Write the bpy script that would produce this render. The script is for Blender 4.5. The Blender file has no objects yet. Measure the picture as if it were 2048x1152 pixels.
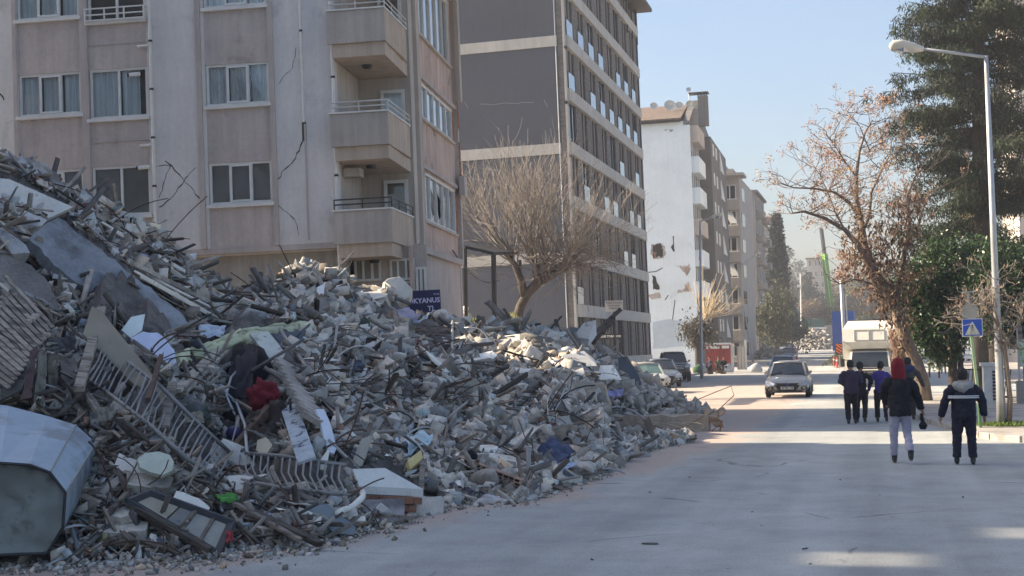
import bpy, bmesh, math, random
import numpy as np
from mathutils import Vector, Matrix, Euler, Quaternion
rnd = random.Random(7)
rng = np.random.default_rng(7)
sc = bpy.context.scene
COL = sc.collection
R = math.radians

# ------------------------------------------------------------------ camera
FP, EYE = 2844.0, 2.2                      # focal length in photo pixels, eye height in metres
_Y = Vector(((1760-1024)/FP, (576-684)/FP, -1)).normalized()
_R = Vector((1, .02, 0)).normalized()
_Z = _R.cross(_Y).normalized()
_X = _Y.cross(_Z)
CR = Matrix((_X, _Y, _Z))                  # camera axes -> world axes
CL = Vector((0, 0, EYE))
cam_d = bpy.data.cameras.new('camera'); cam = bpy.data.objects.new('camera', cam_d); COL.objects.link(cam)
cam_d.lens = FP/2048*36; cam_d.sensor_width = 36; cam_d.clip_start = .1; cam_d.clip_end = 6000
cam.matrix_world = Matrix.Translation(CL) @ CR.to_4x4()
sc.camera = cam

# ------------------------------------------------------------------ sky, sun, exposure
SUN_EL = R(32); SUN = Vector((-math.cos(SUN_EL), -.008, math.sin(SUN_EL))).normalized()
w = bpy.data.worlds.new('World'); sc.world = w; w.use_nodes = True
nt = w.node_tree; nt.nodes.clear()
wo = nt.nodes.new('ShaderNodeOutputWorld'); bg = nt.nodes.new('ShaderNodeBackground'); sk = nt.nodes.new('ShaderNodeTexSky')
sk.sky_type = 'NISHITA'; sk.sun_disc = False; sk.sun_elevation = SUN_EL
sk.sun_rotation = math.atan2(SUN.x, SUN.y); sk.air_density = 1.0; sk.dust_density = 4.0; sk.ozone_density = 2.4; sk.altitude = 80
bg.inputs['Strength'].default_value = 0.094
nt.links.new(sk.outputs[0], bg.inputs[0]); nt.links.new(bg.outputs[0], wo.inputs[0])
sd = bpy.data.lights.new('sun', 'SUN'); sd.energy = 5.0; sd.angle = R(.55); sd.color = (1, .84, .62)
sun = bpy.data.objects.new('sun', sd); COL.objects.link(sun); sun.rotation_mode = 'QUATERNION'
sun.rotation_quaternion = SUN.to_track_quat('Z', 'Y'); sun.location = (-60, 40, 60)
vs = sc.view_settings; sc.display_settings.display_device = 'sRGB'
vs.view_transform = 'Standard'; vs.look = 'None'; vs.gamma = 1; vs.use_curve_mapping = False; vs.exposure = 1.4
sc.cycles.max_bounces = 5; sc.cycles.diffuse_bounces = 4; sc.cycles.glossy_bounces = 3; sc.cycles.transparent_max_bounces = 12
sc.cycles.volume_bounces = 1; sc.cycles.use_denoising = True
sc.cycles.volume_step_rate = 4

# ------------------------------------------------------------------ helpers
def P(px, py, s):                          # photo pixel + metric scale (px per metre) -> world point
    d = FP/s
    return CL + CR @ Vector(((px-1024)/FP*d, (576-py)/FP*d, -d))
def ray(px, py):
    return CR @ Vector(((px-1024)/FP, (576-py)/FP, -1))
def G(px, py, z=0.0):
    v = ray(px, py); return CL + v*((z-EYE)/v.z)
def scale_at(p):
    return FP/(-(CR.transposed() @ (Vector(p)-CL)).z)
def tag(o, label=None, cat=None, group=None, kind=None):
    if label: o['label'] = label
    if cat: o['category'] = cat
    if group: o['group'] = group
    if kind: o['kind'] = kind
    return o
def empty(name, label, cat, loc=(0,0,0), rz=0, group=None, mat=None):
    o = bpy.data.objects.new(name, None); COL.objects.link(o)
    if mat is not None: o.matrix_world = mat
    else: o.location = loc; o.rotation_euler = (0, 0, rz)
    o.empty_display_size = .3
    return tag(o, label, cat, group)

class MB:
    def __init__(s): s.v = []; s.f = []; s.m = []
    def add(s, vs, fs, mi=0):
        b = len(s.v); s.v.extend([tuple(p) for p in vs]); s.f.extend([tuple(i+b for i in f) for f in fs]); s.m.extend([mi]*len(fs)); return s
    def box(s, c, d, rot=None, mi=0):
        hx, hy, hz = d[0]/2, d[1]/2, d[2]/2
        vs = [Vector((x, y, z)) for z in (-hz, hz) for x, y in ((-hx,-hy),(hx,-hy),(hx,hy),(-hx,hy))]
        if rot is not None: vs = [rot @ q for q in vs]
        c = Vector(c)
        return s.add([q+c for q in vs], [(3,2,1,0),(4,5,6,7),(0,1,5,4),(1,2,6,5),(2,3,7,6),(3,0,4,7)], mi)
    def lohi(s, a, b, mi=0):
        return s.box([(a[i]+b[i])/2 for i in range(3)], [abs(b[i]-a[i]) for i in range(3)], None, mi)
    def beam(s, p, q, w, h, mi=0, roll=0):
        p = Vector(p); q = Vector(q); d = q-p; L = d.length
        if L < 1e-6: return s
        rot = d.to_track_quat('X', 'Z').to_matrix() @ Matrix.Rotation(roll, 3, 'X')
        return s.box((p+q)/2, (L, w, h), rot, mi)
    def tube(s, pts, rad, n=6, mi=0, cap=True):
        pts = [Vector(p) for p in pts]; k = len(pts)
        if not hasattr(rad, '__len__'): rad = [rad]*k
        if len(rad) < k: rad = list(rad)+[rad[-1]]*(k-len(rad))
        b = len(s.v); up = None
        for i, p in enumerate(pts):
            t = (pts[min(i+1, k-1)]-pts[max(i-1, 0)])
            t = t.normalized() if t.length > 1e-9 else Vector((0,0,1))
            if up is None: up = t.orthogonal().normalized()
            else:
                up = up-t*up.dot(t)
                up = up.normalized() if up.length > 1e-6 else t.orthogonal().normalized()
            w_ = t.cross(up)
            r = rad[i]
            rx, ry = (r if hasattr(r, '__len__') else (r, r))
            for j in range(n):
                a = 2*math.pi*j/n
                s.v.append(tuple(p + up*(math.cos(a)*rx) + w_*(math.sin(a)*ry)))
        for i in range(k-1):
            for j in range(n):
                s.f.append((b+i*n+j, b+i*n+(j+1) % n, b+(i+1)*n+(j+1) % n, b+(i+1)*n+j)); s.m.append(mi)
        if cap:
            s.f.append(tuple(b+j for j in reversed(range(n)))); s.m.append(mi)
            s.f.append(tuple(b+(k-1)*n+j for j in range(n))); s.m.append(mi)
        return s
    def prism(s, poly, z0, z1, mi=0):      # vertical prism over a 2-D outline
        n = len(poly); a = sum(poly[i][0]*poly[(i+1) % n][1]-poly[(i+1) % n][0]*poly[i][1] for i in range(n))
        if a < 0: poly = poly[::-1]
        vs = [(x, y, z0) for x, y in poly]+[(x, y, z1) for x, y in poly]
        return s.add(vs, [tuple(reversed(range(n))), tuple(range(n, 2*n))]+[(i, (i+1) % n, n+(i+1) % n, n+i) for i in range(n)], mi)
    def slab(s, pts, off, mi=0):           # extrude a 3-D polygon by a vector
        n = len(pts); pts = [Vector(p) for p in pts]; off = Vector(off)
        return s.add(pts+[p+off for p in pts], [tuple(range(n)), tuple(reversed(range(n, 2*n)))]+[(i, n+i, n+(i+1) % n, (i+1) % n) for i in range(n)], mi)
    def ring(s, c, r, n=12, axis='Y', thick=.05, mi=0):
        c = Vector(c); ax = {'X': Vector((1,0,0)), 'Y': Vector((0,1,0)), 'Z': Vector((0,0,1))}[axis]
        return s.tube([c-ax*thick/2, c+ax*thick/2], r, n, mi)
    def obj(s, name, mats, parent=None, smooth=False, bevel=0, fix=True, mw=None):
        me = bpy.data.meshes.new(name); me.from_pydata(s.v, [], s.f)
        if not isinstance(mats, (list, tuple)): mats = [mats]
        for m in mats: me.materials.append(m)
        me.polygons.foreach_set('material_index', [max(0, min(i, len(mats)-1)) for i in s.m])
        if fix:
            bm = bmesh.new(); bm.from_mesh(me); bmesh.ops.recalc_face_normals(bm, faces=bm.faces); bm.to_mesh(me); bm.free()
        if smooth: me.shade_smooth()
        me.update()
        o = bpy.data.objects.new(name, me); COL.objects.link(o)
        if parent is not None: o.parent = parent
        if bevel:
            b = o.modifiers.new('bevel', 'BEVEL'); b.width = bevel; b.segments = 2; b.limit_method = 'ANGLE'; b.angle_limit = R(40)
        return o
def child(mesh_obj, name, parent, M=None):
    o = bpy.data.objects.new(name, mesh_obj.data); COL.objects.link(o); o.parent = parent
    if M is not None: o.matrix_local = M
    return o
def structure(o): o['kind'] = 'structure'; return o

# ------------------------------------------------------------------ materials
MATS = {}
def mat(name, col, rough=.85, var=.18, scale=3.0, bump=.0, bscale=25.0, metal=0, spec=.4, tint=None, col2=None, mix2=(.5,.6), s2=1.2,
        streak=0, coat=0, emit=None, stretch=None, fine=.0):
    if name in MATS: return MATS[name]
    m = bpy.data.materials.new(name); m.use_nodes = True; n = m.node_tree.nodes; L = m.node_tree.links
    b = n['Principled BSDF']; b.inputs['Roughness'].default_value = rough; b.inputs['Metallic'].default_value = metal
    b.inputs['Specular IOR Level'].default_value = spec
    if coat: b.inputs['Coat Weight'].default_value = coat
    tc = n.new('ShaderNodeTexCoord'); geo = n.new('ShaderNodeNewGeometry')
    src = tc.outputs['Object']
    if tint == 'attr': src = geo.outputs['Position']
    if stretch:
        mp = n.new('ShaderNodeMapping'); mp.inputs['Scale'].default_value = stretch; L.new(src, mp.inputs[0]); src = mp.outputs[0]
    def noise(sc_, det=4, ro=.6, s=None):
        t = n.new('ShaderNodeTexNoise'); t.inputs['Scale'].default_value = sc_; t.inputs['Detail'].default_value = det
        t.inputs['Roughness'].default_value = ro; L.new(s or src, t.inputs['Vector']); return t.outputs[0]
    def mul(a, f):
        x = n.new('ShaderNodeMix'); x.data_type = 'RGBA'; x.blend_type = 'MULTIPLY'; x.inputs[0].default_value = 1
        L.new(a, x.inputs[6]); L.new(f, x.inputs[7]); return x.outputs[2]
    def rng_(v, lo, hi, a=.3, bb=.7):
        r = n.new('ShaderNodeMapRange'); r.inputs[1].default_value = a; r.inputs[2].default_value = bb
        r.inputs[3].default_value = lo; r.inputs[4].default_value = hi; L.new(v, r.inputs[0]); return r.outputs[0]
    rgb = n.new('ShaderNodeRGB'); rgb.outputs[0].default_value = (*col, 1); cur = rgb.outputs[0]
    if col2:
        x = n.new('ShaderNodeMix'); x.data_type = 'RGBA'; x.inputs[7].default_value = (*col2, 1)
        L.new(rng_(noise(s2, 5, .65), 0, 1, *mix2), x.inputs[0]); L.new(cur, x.inputs[6]); cur = x.outputs[2]
    if var: cur = mul(cur, rng_(noise(scale), 1-var, 1+var))
    if fine: cur = mul(cur, rng_(noise(scale*14, 3, .7), 1-fine, 1+fine))
    if streak:
        mp = n.new('ShaderNodeMapping'); mp.inputs['Scale'].default_value = (3.0, 3.0, .22); L.new(src, mp.inputs[0])
        cur = mul(cur, rng_(noise(1.3, 5, .7, mp.outputs[0]), 1-streak, 1+streak*.35, .25, .62))
    if tint == 'attr':
        a = n.new('ShaderNodeAttribute'); a.attribute_name = 'tint'; cur = mul(cur, a.outputs['Color'])
    elif tint == 'obj':
        a = n.new('ShaderNodeObjectInfo'); cur = mul(cur, a.outputs['Color'])
    L.new(cur, b.inputs['Base Color'])
    if bump:
        bp = n.new('ShaderNodeBump'); bp.inputs['Strength'].default_value = bump; bp.inputs['Distance'].default_value = .02
        L.new(noise(bscale, 5, .65), bp.inputs['Height']); L.new(bp.outputs[0], b.inputs['Normal'])
    if emit: b.inputs['Emission Color'].default_value = (*emit, 1); b.inputs['Emission Strength'].default_value = 1
    MATS[name] = m; return m
def glass_mat(name, tintc=(.965,.98,.98), rough=.03, base=.1):
    m = bpy.data.materials.new(name); m.use_nodes = True; n = m.node_tree.nodes; L = m.node_tree.links; n.clear()
    out = n.new('ShaderNodeOutputMaterial'); mx = n.new('ShaderNodeMixShader'); tr = n.new('ShaderNodeBsdfTransparent'); gl = n.new('ShaderNodeBsdfGlossy')
    fr = n.new('ShaderNodeFresnel'); fr.inputs[0].default_value = 1.5
    ad = n.new('ShaderNodeMath'); ad.operation = 'ADD'; ad.inputs[1].default_value = base
    tr.inputs[0].default_value = (*tintc, 1); gl.inputs['Roughness'].default_value = rough; gl.inputs[0].default_value = (.95, .97, 1, 1)
    L.new(fr.outputs[0], ad.inputs[0]); L.new(ad.outputs[0], mx.inputs[0]); L.new(tr.outputs[0], mx.inputs[1]); L.new(gl.outputs[0], mx.inputs[2]); L.new(mx.outputs[0], out.inputs[0])
    return m
GLASS = glass_mat('window_glass', base=.0); 
DGLASS = mat('dark_glass', (.02,.024,.028), .06, 0, spec=.9)
BGLASS = mat('mirror_glass', (.42,.46,.5), .08, .05, metal=.75, spec=.8)
WHITE = mat('white_upvc', (.62,.62,.6), .5, .08)
METAL_D = mat('dark_metal', (.04,.042,.045), .5, .2, metal=.3)
GALV = mat('galvanised_steel', (.42,.43,.44), .45, .12, metal=.55)
RUBBER = mat('rubber', (.018,.018,.019), .8, .1)
WOOD_G = mat('weathered_wood', (.20,.175,.15), .9, .3, 2, .5, 30, col2=(.09,.075,.065), tint='obj', stretch=(1,6,6))
CONC = mat('broken_concrete', (.50,.475,.44), .95, .22, 3, .7, 18, col2=(.25,.23,.21), tint='obj', fine=.2)
PLAST = mat('painted_plaster', (.63,.61,.58), .85, .15, 3, .2, 20, tint='obj', col2=(.32,.31,.3), mix2=(.6,.68), s2=3, fine=.08)
BRICKM = mat('clay_brick', (.33,.15,.09), .95, .25, 6, .5, 30, tint='obj', fine=.15)
CLOTH = mat('cloth', (.8,.8,.8), .95, .12, 5, .5, 14, tint='obj')
SHEET = mat('sheet_metal', (.42,.46,.50), .4, .12, 2, .15, 3, metal=.35, tint='obj', col2=(.25,.26,.27), mix2=(.6,.75), fine=.05)
REBAR = mat('rusty_rebar', (.09,.055,.04), .8, .3, 8)
PLASTIC = mat('plastic', (.8,.8,.8), .35, .08, 4, tint='obj')

def tri_noise(v, sc_, oct_=4):
    from mathutils import noise as N
    return N.fractal(Vector(v)*sc_, .6, 2.0, oct_)

# ------------------------------------------------------------------ ground, road, pavements
def road_mat():
    m = bpy.data.materials.new('asphalt'); m.use_nodes = True; n = m.node_tree.nodes; L = m.node_tree.links
    b = n['Principled BSDF']; b.inputs['Roughness'].default_value = .88; b.inputs['Specular IOR Level'].default_value = .3
    g = n.new('ShaderNodeNewGeometry'); sep = n.new('ShaderNodeSeparateXYZ'); L.new(g.outputs['Position'], sep.inputs[0])
    def noise(s, d=4, r=.6, src=g.outputs['Position']):
        t = n.new('ShaderNodeTexNoise'); t.inputs['Scale'].default_value = s; t.inputs['Detail'].default_value = d; t.inputs['Roughness'].default_value = r; L.new(src, t.inputs['Vector']); return t.outputs[0]
    def mr(v, a, bb, lo, hi):
        r = n.new('ShaderNodeMapRange'); r.inputs[1].default_value = a; r.inputs[2].default_value = bb; r.inputs[3].default_value = lo; r.inputs[4].default_value = hi; L.new(v, r.inputs[0]); return r.outputs[0]
    def math_(op, a, bb):
        x = n.new('ShaderNodeMath'); x.operation = op
        for i, q in enumerate((a, bb)):
            if isinstance(q, (int, float)): x.inputs[i].default_value = q
            else: L.new(q, x.inputs[i])
        return x.outputs[0]
    def mix(f, a, bb, t='MIX'):
        x = n.new('ShaderNodeMix'); x.data_type = 'RGBA'; x.blend_type = t
        for i, q in ((0, f), (6, a), (7, bb)):
            if isinstance(q, tuple): x.inputs[i].default_value = (*q, 1)
            elif isinstance(q, (int, float)): x.inputs[i].default_value = q
            else: L.new(q, x.inputs[i])
        return x.outputs[2]
    base = mix(mr(noise(.25, 5), .35, .65, 0, 1), (.325,.335,.33), (.375,.38,.365))
    base = mix(1.0, base, mr(noise(38, 3, .8), .3, .7, .78, 1.22), 'MULTIPLY')
    # long wheel-worn lanes along the street
    mp = n.new('ShaderNodeMapping'); mp.inputs['Scale'].default_value = (1, .03, 1); L.new(g.outputs['Position'], mp.inputs[0])
    base = mix(1.0, base, mr(noise(.9, 3, .5, mp.outputs[0]), .35, .65, .84, 1.12), 'MULTIPLY')
    base = mix(1.0, base, mr(noise(1.1, 5, .65), .35, .68, 1.08, .86), 'MULTIPLY')
    # pale dust spilled from the heap on the left, with an irregular edge
    edge = math_('ADD', sep.outputs[0], math_('MULTIPLY', math_('SUBTRACT', noise(.35, 5, .6), .5), 2.4))
    bend = math_('MULTIPLY', math_('SUBTRACT', 21.0, sep.outputs[1]), mr(sep.outputs[1], 20.9, 21.1, -.30, 0))
    edge = math_('SUBTRACT', edge, bend)
    edge = math_('SUBTRACT', edge, mr(sep.outputs[1], 21, 32, 0, 1.35))
    dust = mr(edge, -4.7, -4.25, 1, 0)
    dust = math_('MULTIPLY', dust, mr(sep.outputs[1], 70, 95, 1, .25))
    dust = math_('MULTIPLY', dust, mr(noise(1.6, 6, .7), .3, .62, .75, 1))
    dcol = mix(mr(noise(6, 4, .7), .35, .65, 0, 1), (.45,.365,.31), (.37,.30,.26))
    base = mix(dust, base, dcol)
    # dark tar spots and specks
    spk = mr(noise(7, 2, .5), .72, .76, 1, .55)
    base = mix(1.0, base, spk, 'MULTIPLY')
    v = n.new('ShaderNodeTexVoronoi'); v.feature = 'DISTANCE_TO_EDGE'; v.inputs['Scale'].default_value = .22
    nz = n.new('ShaderNodeTexNoise'); nz.inputs['Scale'].default_value = 1.5; nz.inputs['Detail'].default_value = 5; L.new(g.outputs['Position'], nz.inputs['Vector'])
    vm = n.new('ShaderNodeMixRGB'); vm.inputs[0].default_value = .25; L.new(g.outputs['Position'], vm.inputs[1]); L.new(nz.outputs['Color'], vm.inputs[2]); L.new(vm.outputs[0], v.inputs['Vector'])
    crack = math_('MULTIPLY', mr(v.outputs[0], .0, .006, 1, 0), mr(noise(.5, 2), .53, .6, 0, 1))
    base = mix(math_('MULTIPLY', crack, .6), base, (.05,.05,.05))
    L.new(base, b.inputs['Base Color'])
    bp = n.new('ShaderNodeBump'); bp.inputs['Strength'].default_value = .35; bp.inputs['Distance'].default_value = .01
    L.new(noise(60, 3, .7), bp.inputs['Height']); L.new(bp.outputs[0], b.inputs['Normal'])
    return m
ASPH = road_mat()
EARTH = mat('dusty_earth', (.26,.225,.195), .95, .2, .6, .4, 8, fine=.15)
PAVE = mat('concrete_paving', (.34,.31,.28), .9, .14, .8, .3, 14, fine=.1, col2=(.24,.22,.2), s2=.7)
KERB = mat('kerb_stone', (.36,.35,.33), .9, .2, 2, .3, 20, col2=(.22,.2,.18), s2=2)
def upz(y): return 0 if y < 125 else (y-125)*.0085 if y < 420 else 2.5
def strip(x0, x1, ys, z, m, name):
    mb = MB(); n = len(ys)
    vs = [(x, y, upz(y)+z) for y in ys for x in (x0, x1)]
    mb.add(vs, [(2*i, 2*i+1, 2*i+3, 2*i+2) for i in range(n-1)])
    return structure(mb.obj(name, m))
YS = [-60, 0, 125, 200, 300, 420, 1500]
strip(-900, 900, YS, -.012, EARTH, 'ground')
strip(-13.5, 30, YS, -.004, ASPH, 'road')
# pavement on the right with its rounded corner, kerb stones laid one by one
pv = [(14,31.6),(3.6,31.75),(2.9,32.2),(2.35,33.2),(2.0,34.6),(1.15,40.2),(.72,48),(.32,56.6),(.7,57.8),(14,58.3)]
mb = MB(); mb.prism(pv, -.01, .12); side = structure(mb.obj('pavement', PAVE))
def kerbline(pts, par, z0=-.02, z1=.14, wd=.17, ln=.8):
    k = 0
    for a, b_ in zip(pts[:-1], pts[1:]):
        a = Vector((*a, 0)); b_ = Vector((*b_, 0)); d = b_-a; n = max(1, round(d.length/ln))
        for i in range(n):
            p = a+d*((i+.015)/n); q = a+d*((i+.985)/n); h = z1-rnd.uniform(0, .015)
            off = Vector((d.y, -d.x, 0)).normalized()*(.0+rnd.uniform(-.012, .012))
            m2 = MB(); m2.beam(p+off+Vector((0,0,(z0+h)/2)), q+off+Vector((0,0,(z0+h)/2)), wd, h-z0); m2.obj('kerb_stone', KERB, par, bevel=.015); k += 1
kerbline(pv[:-1], side)
mb = MB(); mb.prism([(-40,57),(-13.6,57),(-13.6,210),(-40,210)], -.01, .12); ls = structure(mb.obj('pavement', PAVE))
kerbline([(-13.6,57),(-13.6,120)], ls, ln=1.0)
mb = MB(); mb.prism([(4.5,75),(30,75),(30,150),(5.5,150)], -.01, .12); rs = structure(mb.obj('pavement', PAVE))
kerbline([(30,75),(4.5,75),(4.9,110)], rs, ln=1.0)
# ------------------------------------------------------------------ the leaning apartment block
BW = mat('grey_render', (.61,.59,.575), .92, .10, .5, .25, 20, streak=.09, fine=.05, col2=(.42,.40,.38), mix2=(.56,.7), s2=.6)
BM = mat('mauve_render', (.46,.405,.38), .92, .12, .7, .25, 20, streak=.15, fine=.06, col2=(.3,.25,.235), mix2=(.6,.75), s2=.9)
BS = mat('rose_render', (.50,.385,.33), .92, .14, .9, .25, 20, streak=.34, fine=.06, col2=(.22,.15,.12), mix2=(.58,.72), s2=1.1)
BF = mat('fin_render', (.43,.385,.365), .92, .12, .8, .2, 20, streak=.2)
CREAM = mat('cream_render', (.46,.41,.36), .9, .12, .8, .2, 20, streak=.2)
CURT = mat('curtain', (.7,.73,.75), .95, .25, 1, stretch=(14,1,.3))
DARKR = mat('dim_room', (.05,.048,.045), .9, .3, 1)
BLIND = mat('brown_blind', (.25,.225,.20), .9, .12, 1.2)
lean = R(1.3)
o1 = P(690, 490, 71); o1.z = 0
M1 = Matrix.Translation(o1) @ Matrix.Rotation(-lean, 4, 'Y') @ Matrix.Rotation(R(7.5), 4, 'Z')
b1 = empty('apartment_building', 'cracked grey and mauve apartment block with angled corner balconies behind the rubble heap', 'apartment building', mat=M1)
M1i = M1.inverted()
def L1(px, py, s=71): return M1i @ P(px, py, s)
def U1(px, py):                            # photo pixel on the front wall -> local x, z  (front wall plane y = 0)
    o = M1i @ CL; d = (M1i.to_3x3() @ ray(px, py)); t = -o.y/d.y; q = o+d*t; return q.x, q.z
def p1(name, m, mb, par=None, **k): return mb.obj(name, m, par or b1, **k)
HT = 15.6; GZ = U1(600, 488)[1]; FL = 2.84
x_of = lambda px, py=300: U1(px, py)[0]
XL = -10.05
# main body, built with real window openings: the front wall is a grid of panels
cols = dict(a=(x_of(36,190), x_of(163,190)), b=(x_of(178,190), x_of(296,190)), c=(x_of(411,190), x_of(539,190)))
wz = {}                                    # window z ranges for each column on row 1
wz['a'] = (U1(100,233)[1], U1(100,146)[1]); wz['b'] = (U1(240,238)[1], U1(240,136)[1]); wz['c'] = (U1(475,212)[1], U1(475,126)[1])
rows = (-1, 0, 1, 2)
HB = GZ
xs = [XL, cols['a'][0], cols['a'][1], cols['b'][0], cols['b'][1], x_of(400,190), cols['c'][0], cols['c'][1], x_of(551,190), 0.0]
wall = MB()
# solid columns
for i, (xa, xb) in enumerate(((xs[0], xs[1]), (xs[4], xs[6]), (xs[7], xs[9]))):
    wall.lohi((xa, 0, HB), (xb, .25, HT))
p1('wall', BW, wall)
fin = MB()
for px in (400, 545): x = x_of(px, 190); fin.lohi((x-.075, -.07, HB), (x+.075, -.002, HT))
x = (xs[2]+xs[3])/2; fin.lohi((xs[2], -.05, HB), (xs[3], .25, HT)); fin.lohi((xs[1]-.12, -.05, HB), (xs[1]-.002, -.002, HT))
p1('fin', BF, fin)
body = MB(); body.lohi((XL, .25, 2.2), (0, 2.2, HT)) ; 
def win_frame(mb, x0, x1, z0, z1, y, n, mi=0, t=.07, d=.08, fr=None):
    mb.lohi((x0, y, z0), (x1, y+d, z0+t), mi); mb.lohi((x0, y, z1-t), (x1, y+d, z1), mi)
    fr = fr or [i/n for i in range(n+1)]
    for i, f in enumerate(fr):
        xx = x0+(x1-x0)*f; xx = min(max(xx, x0+t/2), x1-t/2)
        mb.lohi((xx-t/2, y+.004, z0+t), (xx+t/2, y+d-.004, z1-t), mi)
def window1(k, r, kind):
    x0, x1 = cols[k]; z0, z1 = wz[k][0]+(r)*FL, wz[k][1]+(r)*FL
    if z0 > HT-.5: return
    n = 2 if k == 'b' else 3
    fr = MB(); win_frame(fr, x0+.02, x1-.02, z0+.04, z1, .06, n, 0)
    if n == 3: 
        m_ = MB(); xa = x0+(x1-x0)/3; xb = x0+(x1-x0)*2/3; win_frame(fr, xa, xb, z0+.1, z1-.06, .04, 1, 0, t=.06, d=.03)
    wdw = p1('window', WHITE if r != 2 else METAL_D, fr)
    s = MB(); s.lohi((x0-.05, -.09, z0-.06), (x1+.05, .2, z0+.035)); s.obj('sill', WHITE, wdw)
    for i in range(n):
        xa = x0+(x1-x0)*i/n+.04; xb = x0+(x1-x0)*(i+1)/n-.04
        g = MB(); g.lohi((xa, .10, z0+.1), (xb, .106, z1-.07)); g.obj('pane', GLASS, wdw)
    c = MB()
    if kind == 'curtain':
        m = 40; 
        for i in range(n):
            xa = x0+(x1-x0)*i/n+.05; xb = x0+(x1-x0)*(i+.94)/n; q = 14
            if k == 'b' and i == 1: xb -= .25
            vs = []; 
            for j in range(q+1):
                xx = xa+(xb-xa)*j/q; yy = .2+.025*math.sin(j*2.4+i); vs += [(xx, yy, z0+.06), (xx, yy, z1-.05)]
            c.add(vs, [(2*j, 2*j+2, 2*j+3, 2*j+1) for j in range(q)])
        c.obj('curtain', CURT, wdw, fix=False)
    elif kind == 'blind':
        c.lohi((x0+.03, .19, z0+.06), (x1-.03, .20, z1-.05)); c.obj('blind', BLIND, wdw)
    return wdw
pan = MB(); low = MB()
for k in cols:
    x0, x1 = cols[k]
    zs = [HB]
    for r in rows: 
        z0, z1 = wz[k][0]+r*FL, wz[k][1]+r*FL
        zs += [z0, z1]
    zs.append(HT)
    for i in range(0, len(zs)-1, 2):
        a, b_ = zs[i], min(zs[i+1], HT)
        if b_-a < .02: continue
        m = MB(); m.lohi((x0, .03, a), (x1, .25, b_)); p1('spandrel_panel', BM, m)
        if k == 'b' and b_-a > 1:
            m = MB(); zz = a+(b_-a)*.52; m.lohi((x0, .004, zz), (x1, .029, zz+.035)); p1('ledge', BF, m)
for k in cols:
    for r in rows:
        kind = {'a': ['blind', 'curtain', 'curtain', 'curtain'], 'b': ['blind', 'curtain', 'none', 'none'], 'c': ['blind', 'curtain', 'curtain', 'curtain']}[k][r+1]
        window1(k, r, kind)
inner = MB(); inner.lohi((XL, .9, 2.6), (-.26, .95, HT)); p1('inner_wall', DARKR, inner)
for r in range(-1, 4):
    m = MB(); m.lohi((XL, .26, HB+.05+FL*(r+1)-.2), (-.05, .89, HB+FL*(r+1)-.02)) if r >= 0 else m.lohi((XL, .26, HB-.2), (0, .89, HB+.2)); p1('floor_slab', BW, m)
# small barrel cameras / fans seen on the windows of column b
for r, (px, py) in ((1, (272,152)), (0, (290,338))):
    x, z = U1(px, py); m = MB(); m.tube([(x-.16, -.12, z+.02), (x+.14, -.02, z+.05)], .055, 10); m.tube([(x-.17,-.125,z+.02),(x-.2,-.13,z+.02)], .06, 10, 1)
    p1('security_camera', [WHITE, METAL_D], m, smooth=False)
# window balcony rail of the top row
x0, x1 = cols['b']; zt = U1(240, 40)[1]; m = MB()
for dz in (0, .16, .34): m.beam((x0, -.16, zt+dz), (x1, -.16, zt+dz), .035, .035)
for i in range(4): xx = x0+(x1-x0)*i/3; m.beam((xx, -.16, zt-.06), (xx, -.16, zt+.36), .035, .035)
for xx in (x0, x1): m.beam((xx, -.16, zt), (xx, .02, zt), .03, .03); m.beam((xx, -.16, zt+.34), (xx, .02, zt+.34), .03, .03)
p1('window_rail', WHITE, m)
# downpipes
def pipe1(pts, r=.05, name='downpipe'):
    m = MB(); m.tube(pts, r, 8)
    a, b_ = Vector(pts[0]), Vector(pts[-1]); L = (b_-a).length
    for i in range(1, int(L/1.4)): p = a+(b_-a)*(i*1.4/L); m.tube([p-Vector((0,0,.03)), p+Vector((0,0,.03))], r*1.3, 8, 1)
    p1(name, [WHITE, METAL_D], m, smooth=False)
xp = x_of(306, 200); pipe1([(xp, -.09, HT), (xp, -.09, 3.0)])
for py in (92, 291): z = U1(300, py)[1]; m = MB(); m.tube([(xp-.06, -.09, z), (xp-.4, -.05, z)], .04, 7); p1('pipe_branch', WHITE, m)
xp2 = -.04; pipe1([(xp2, -.09, HT), (xp2, -.09, 1.2)])
xq = x_of(607, 200); pipe1([(xq, -.05, HT), (xq, -.05, U1(607,245)[1])], .035, 'conduit')
m = MB(); za, zb = U1(610,248)[1], U1(619,480)[1]; m.lohi((xq-.01, -.02, zb), (xq+.05, -.002, za)); p1('joint_strip', BF, m)
# ground storey set back under the overhang
m = MB(); m.lohi((XL, .0, HB-.16), (0, .3, HB-.003)); p1('cornice', BF, m)
m = MB(); m.lohi((XL, .45, 0), (0.05, .8, HB-.165)); p1('ground_wall', mat('dirty_render', (.36,.335,.30), .95, .2, .6, .3, 15, streak=.3), m)
# roof slab
m = MB(); m.prism([(XL, -.3), (.2, -.3), (4.6, 3.2), (6.2, 9.5), (XL, 12)], HT+.003, HT+.3); p1('roof', BW, m)
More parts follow.
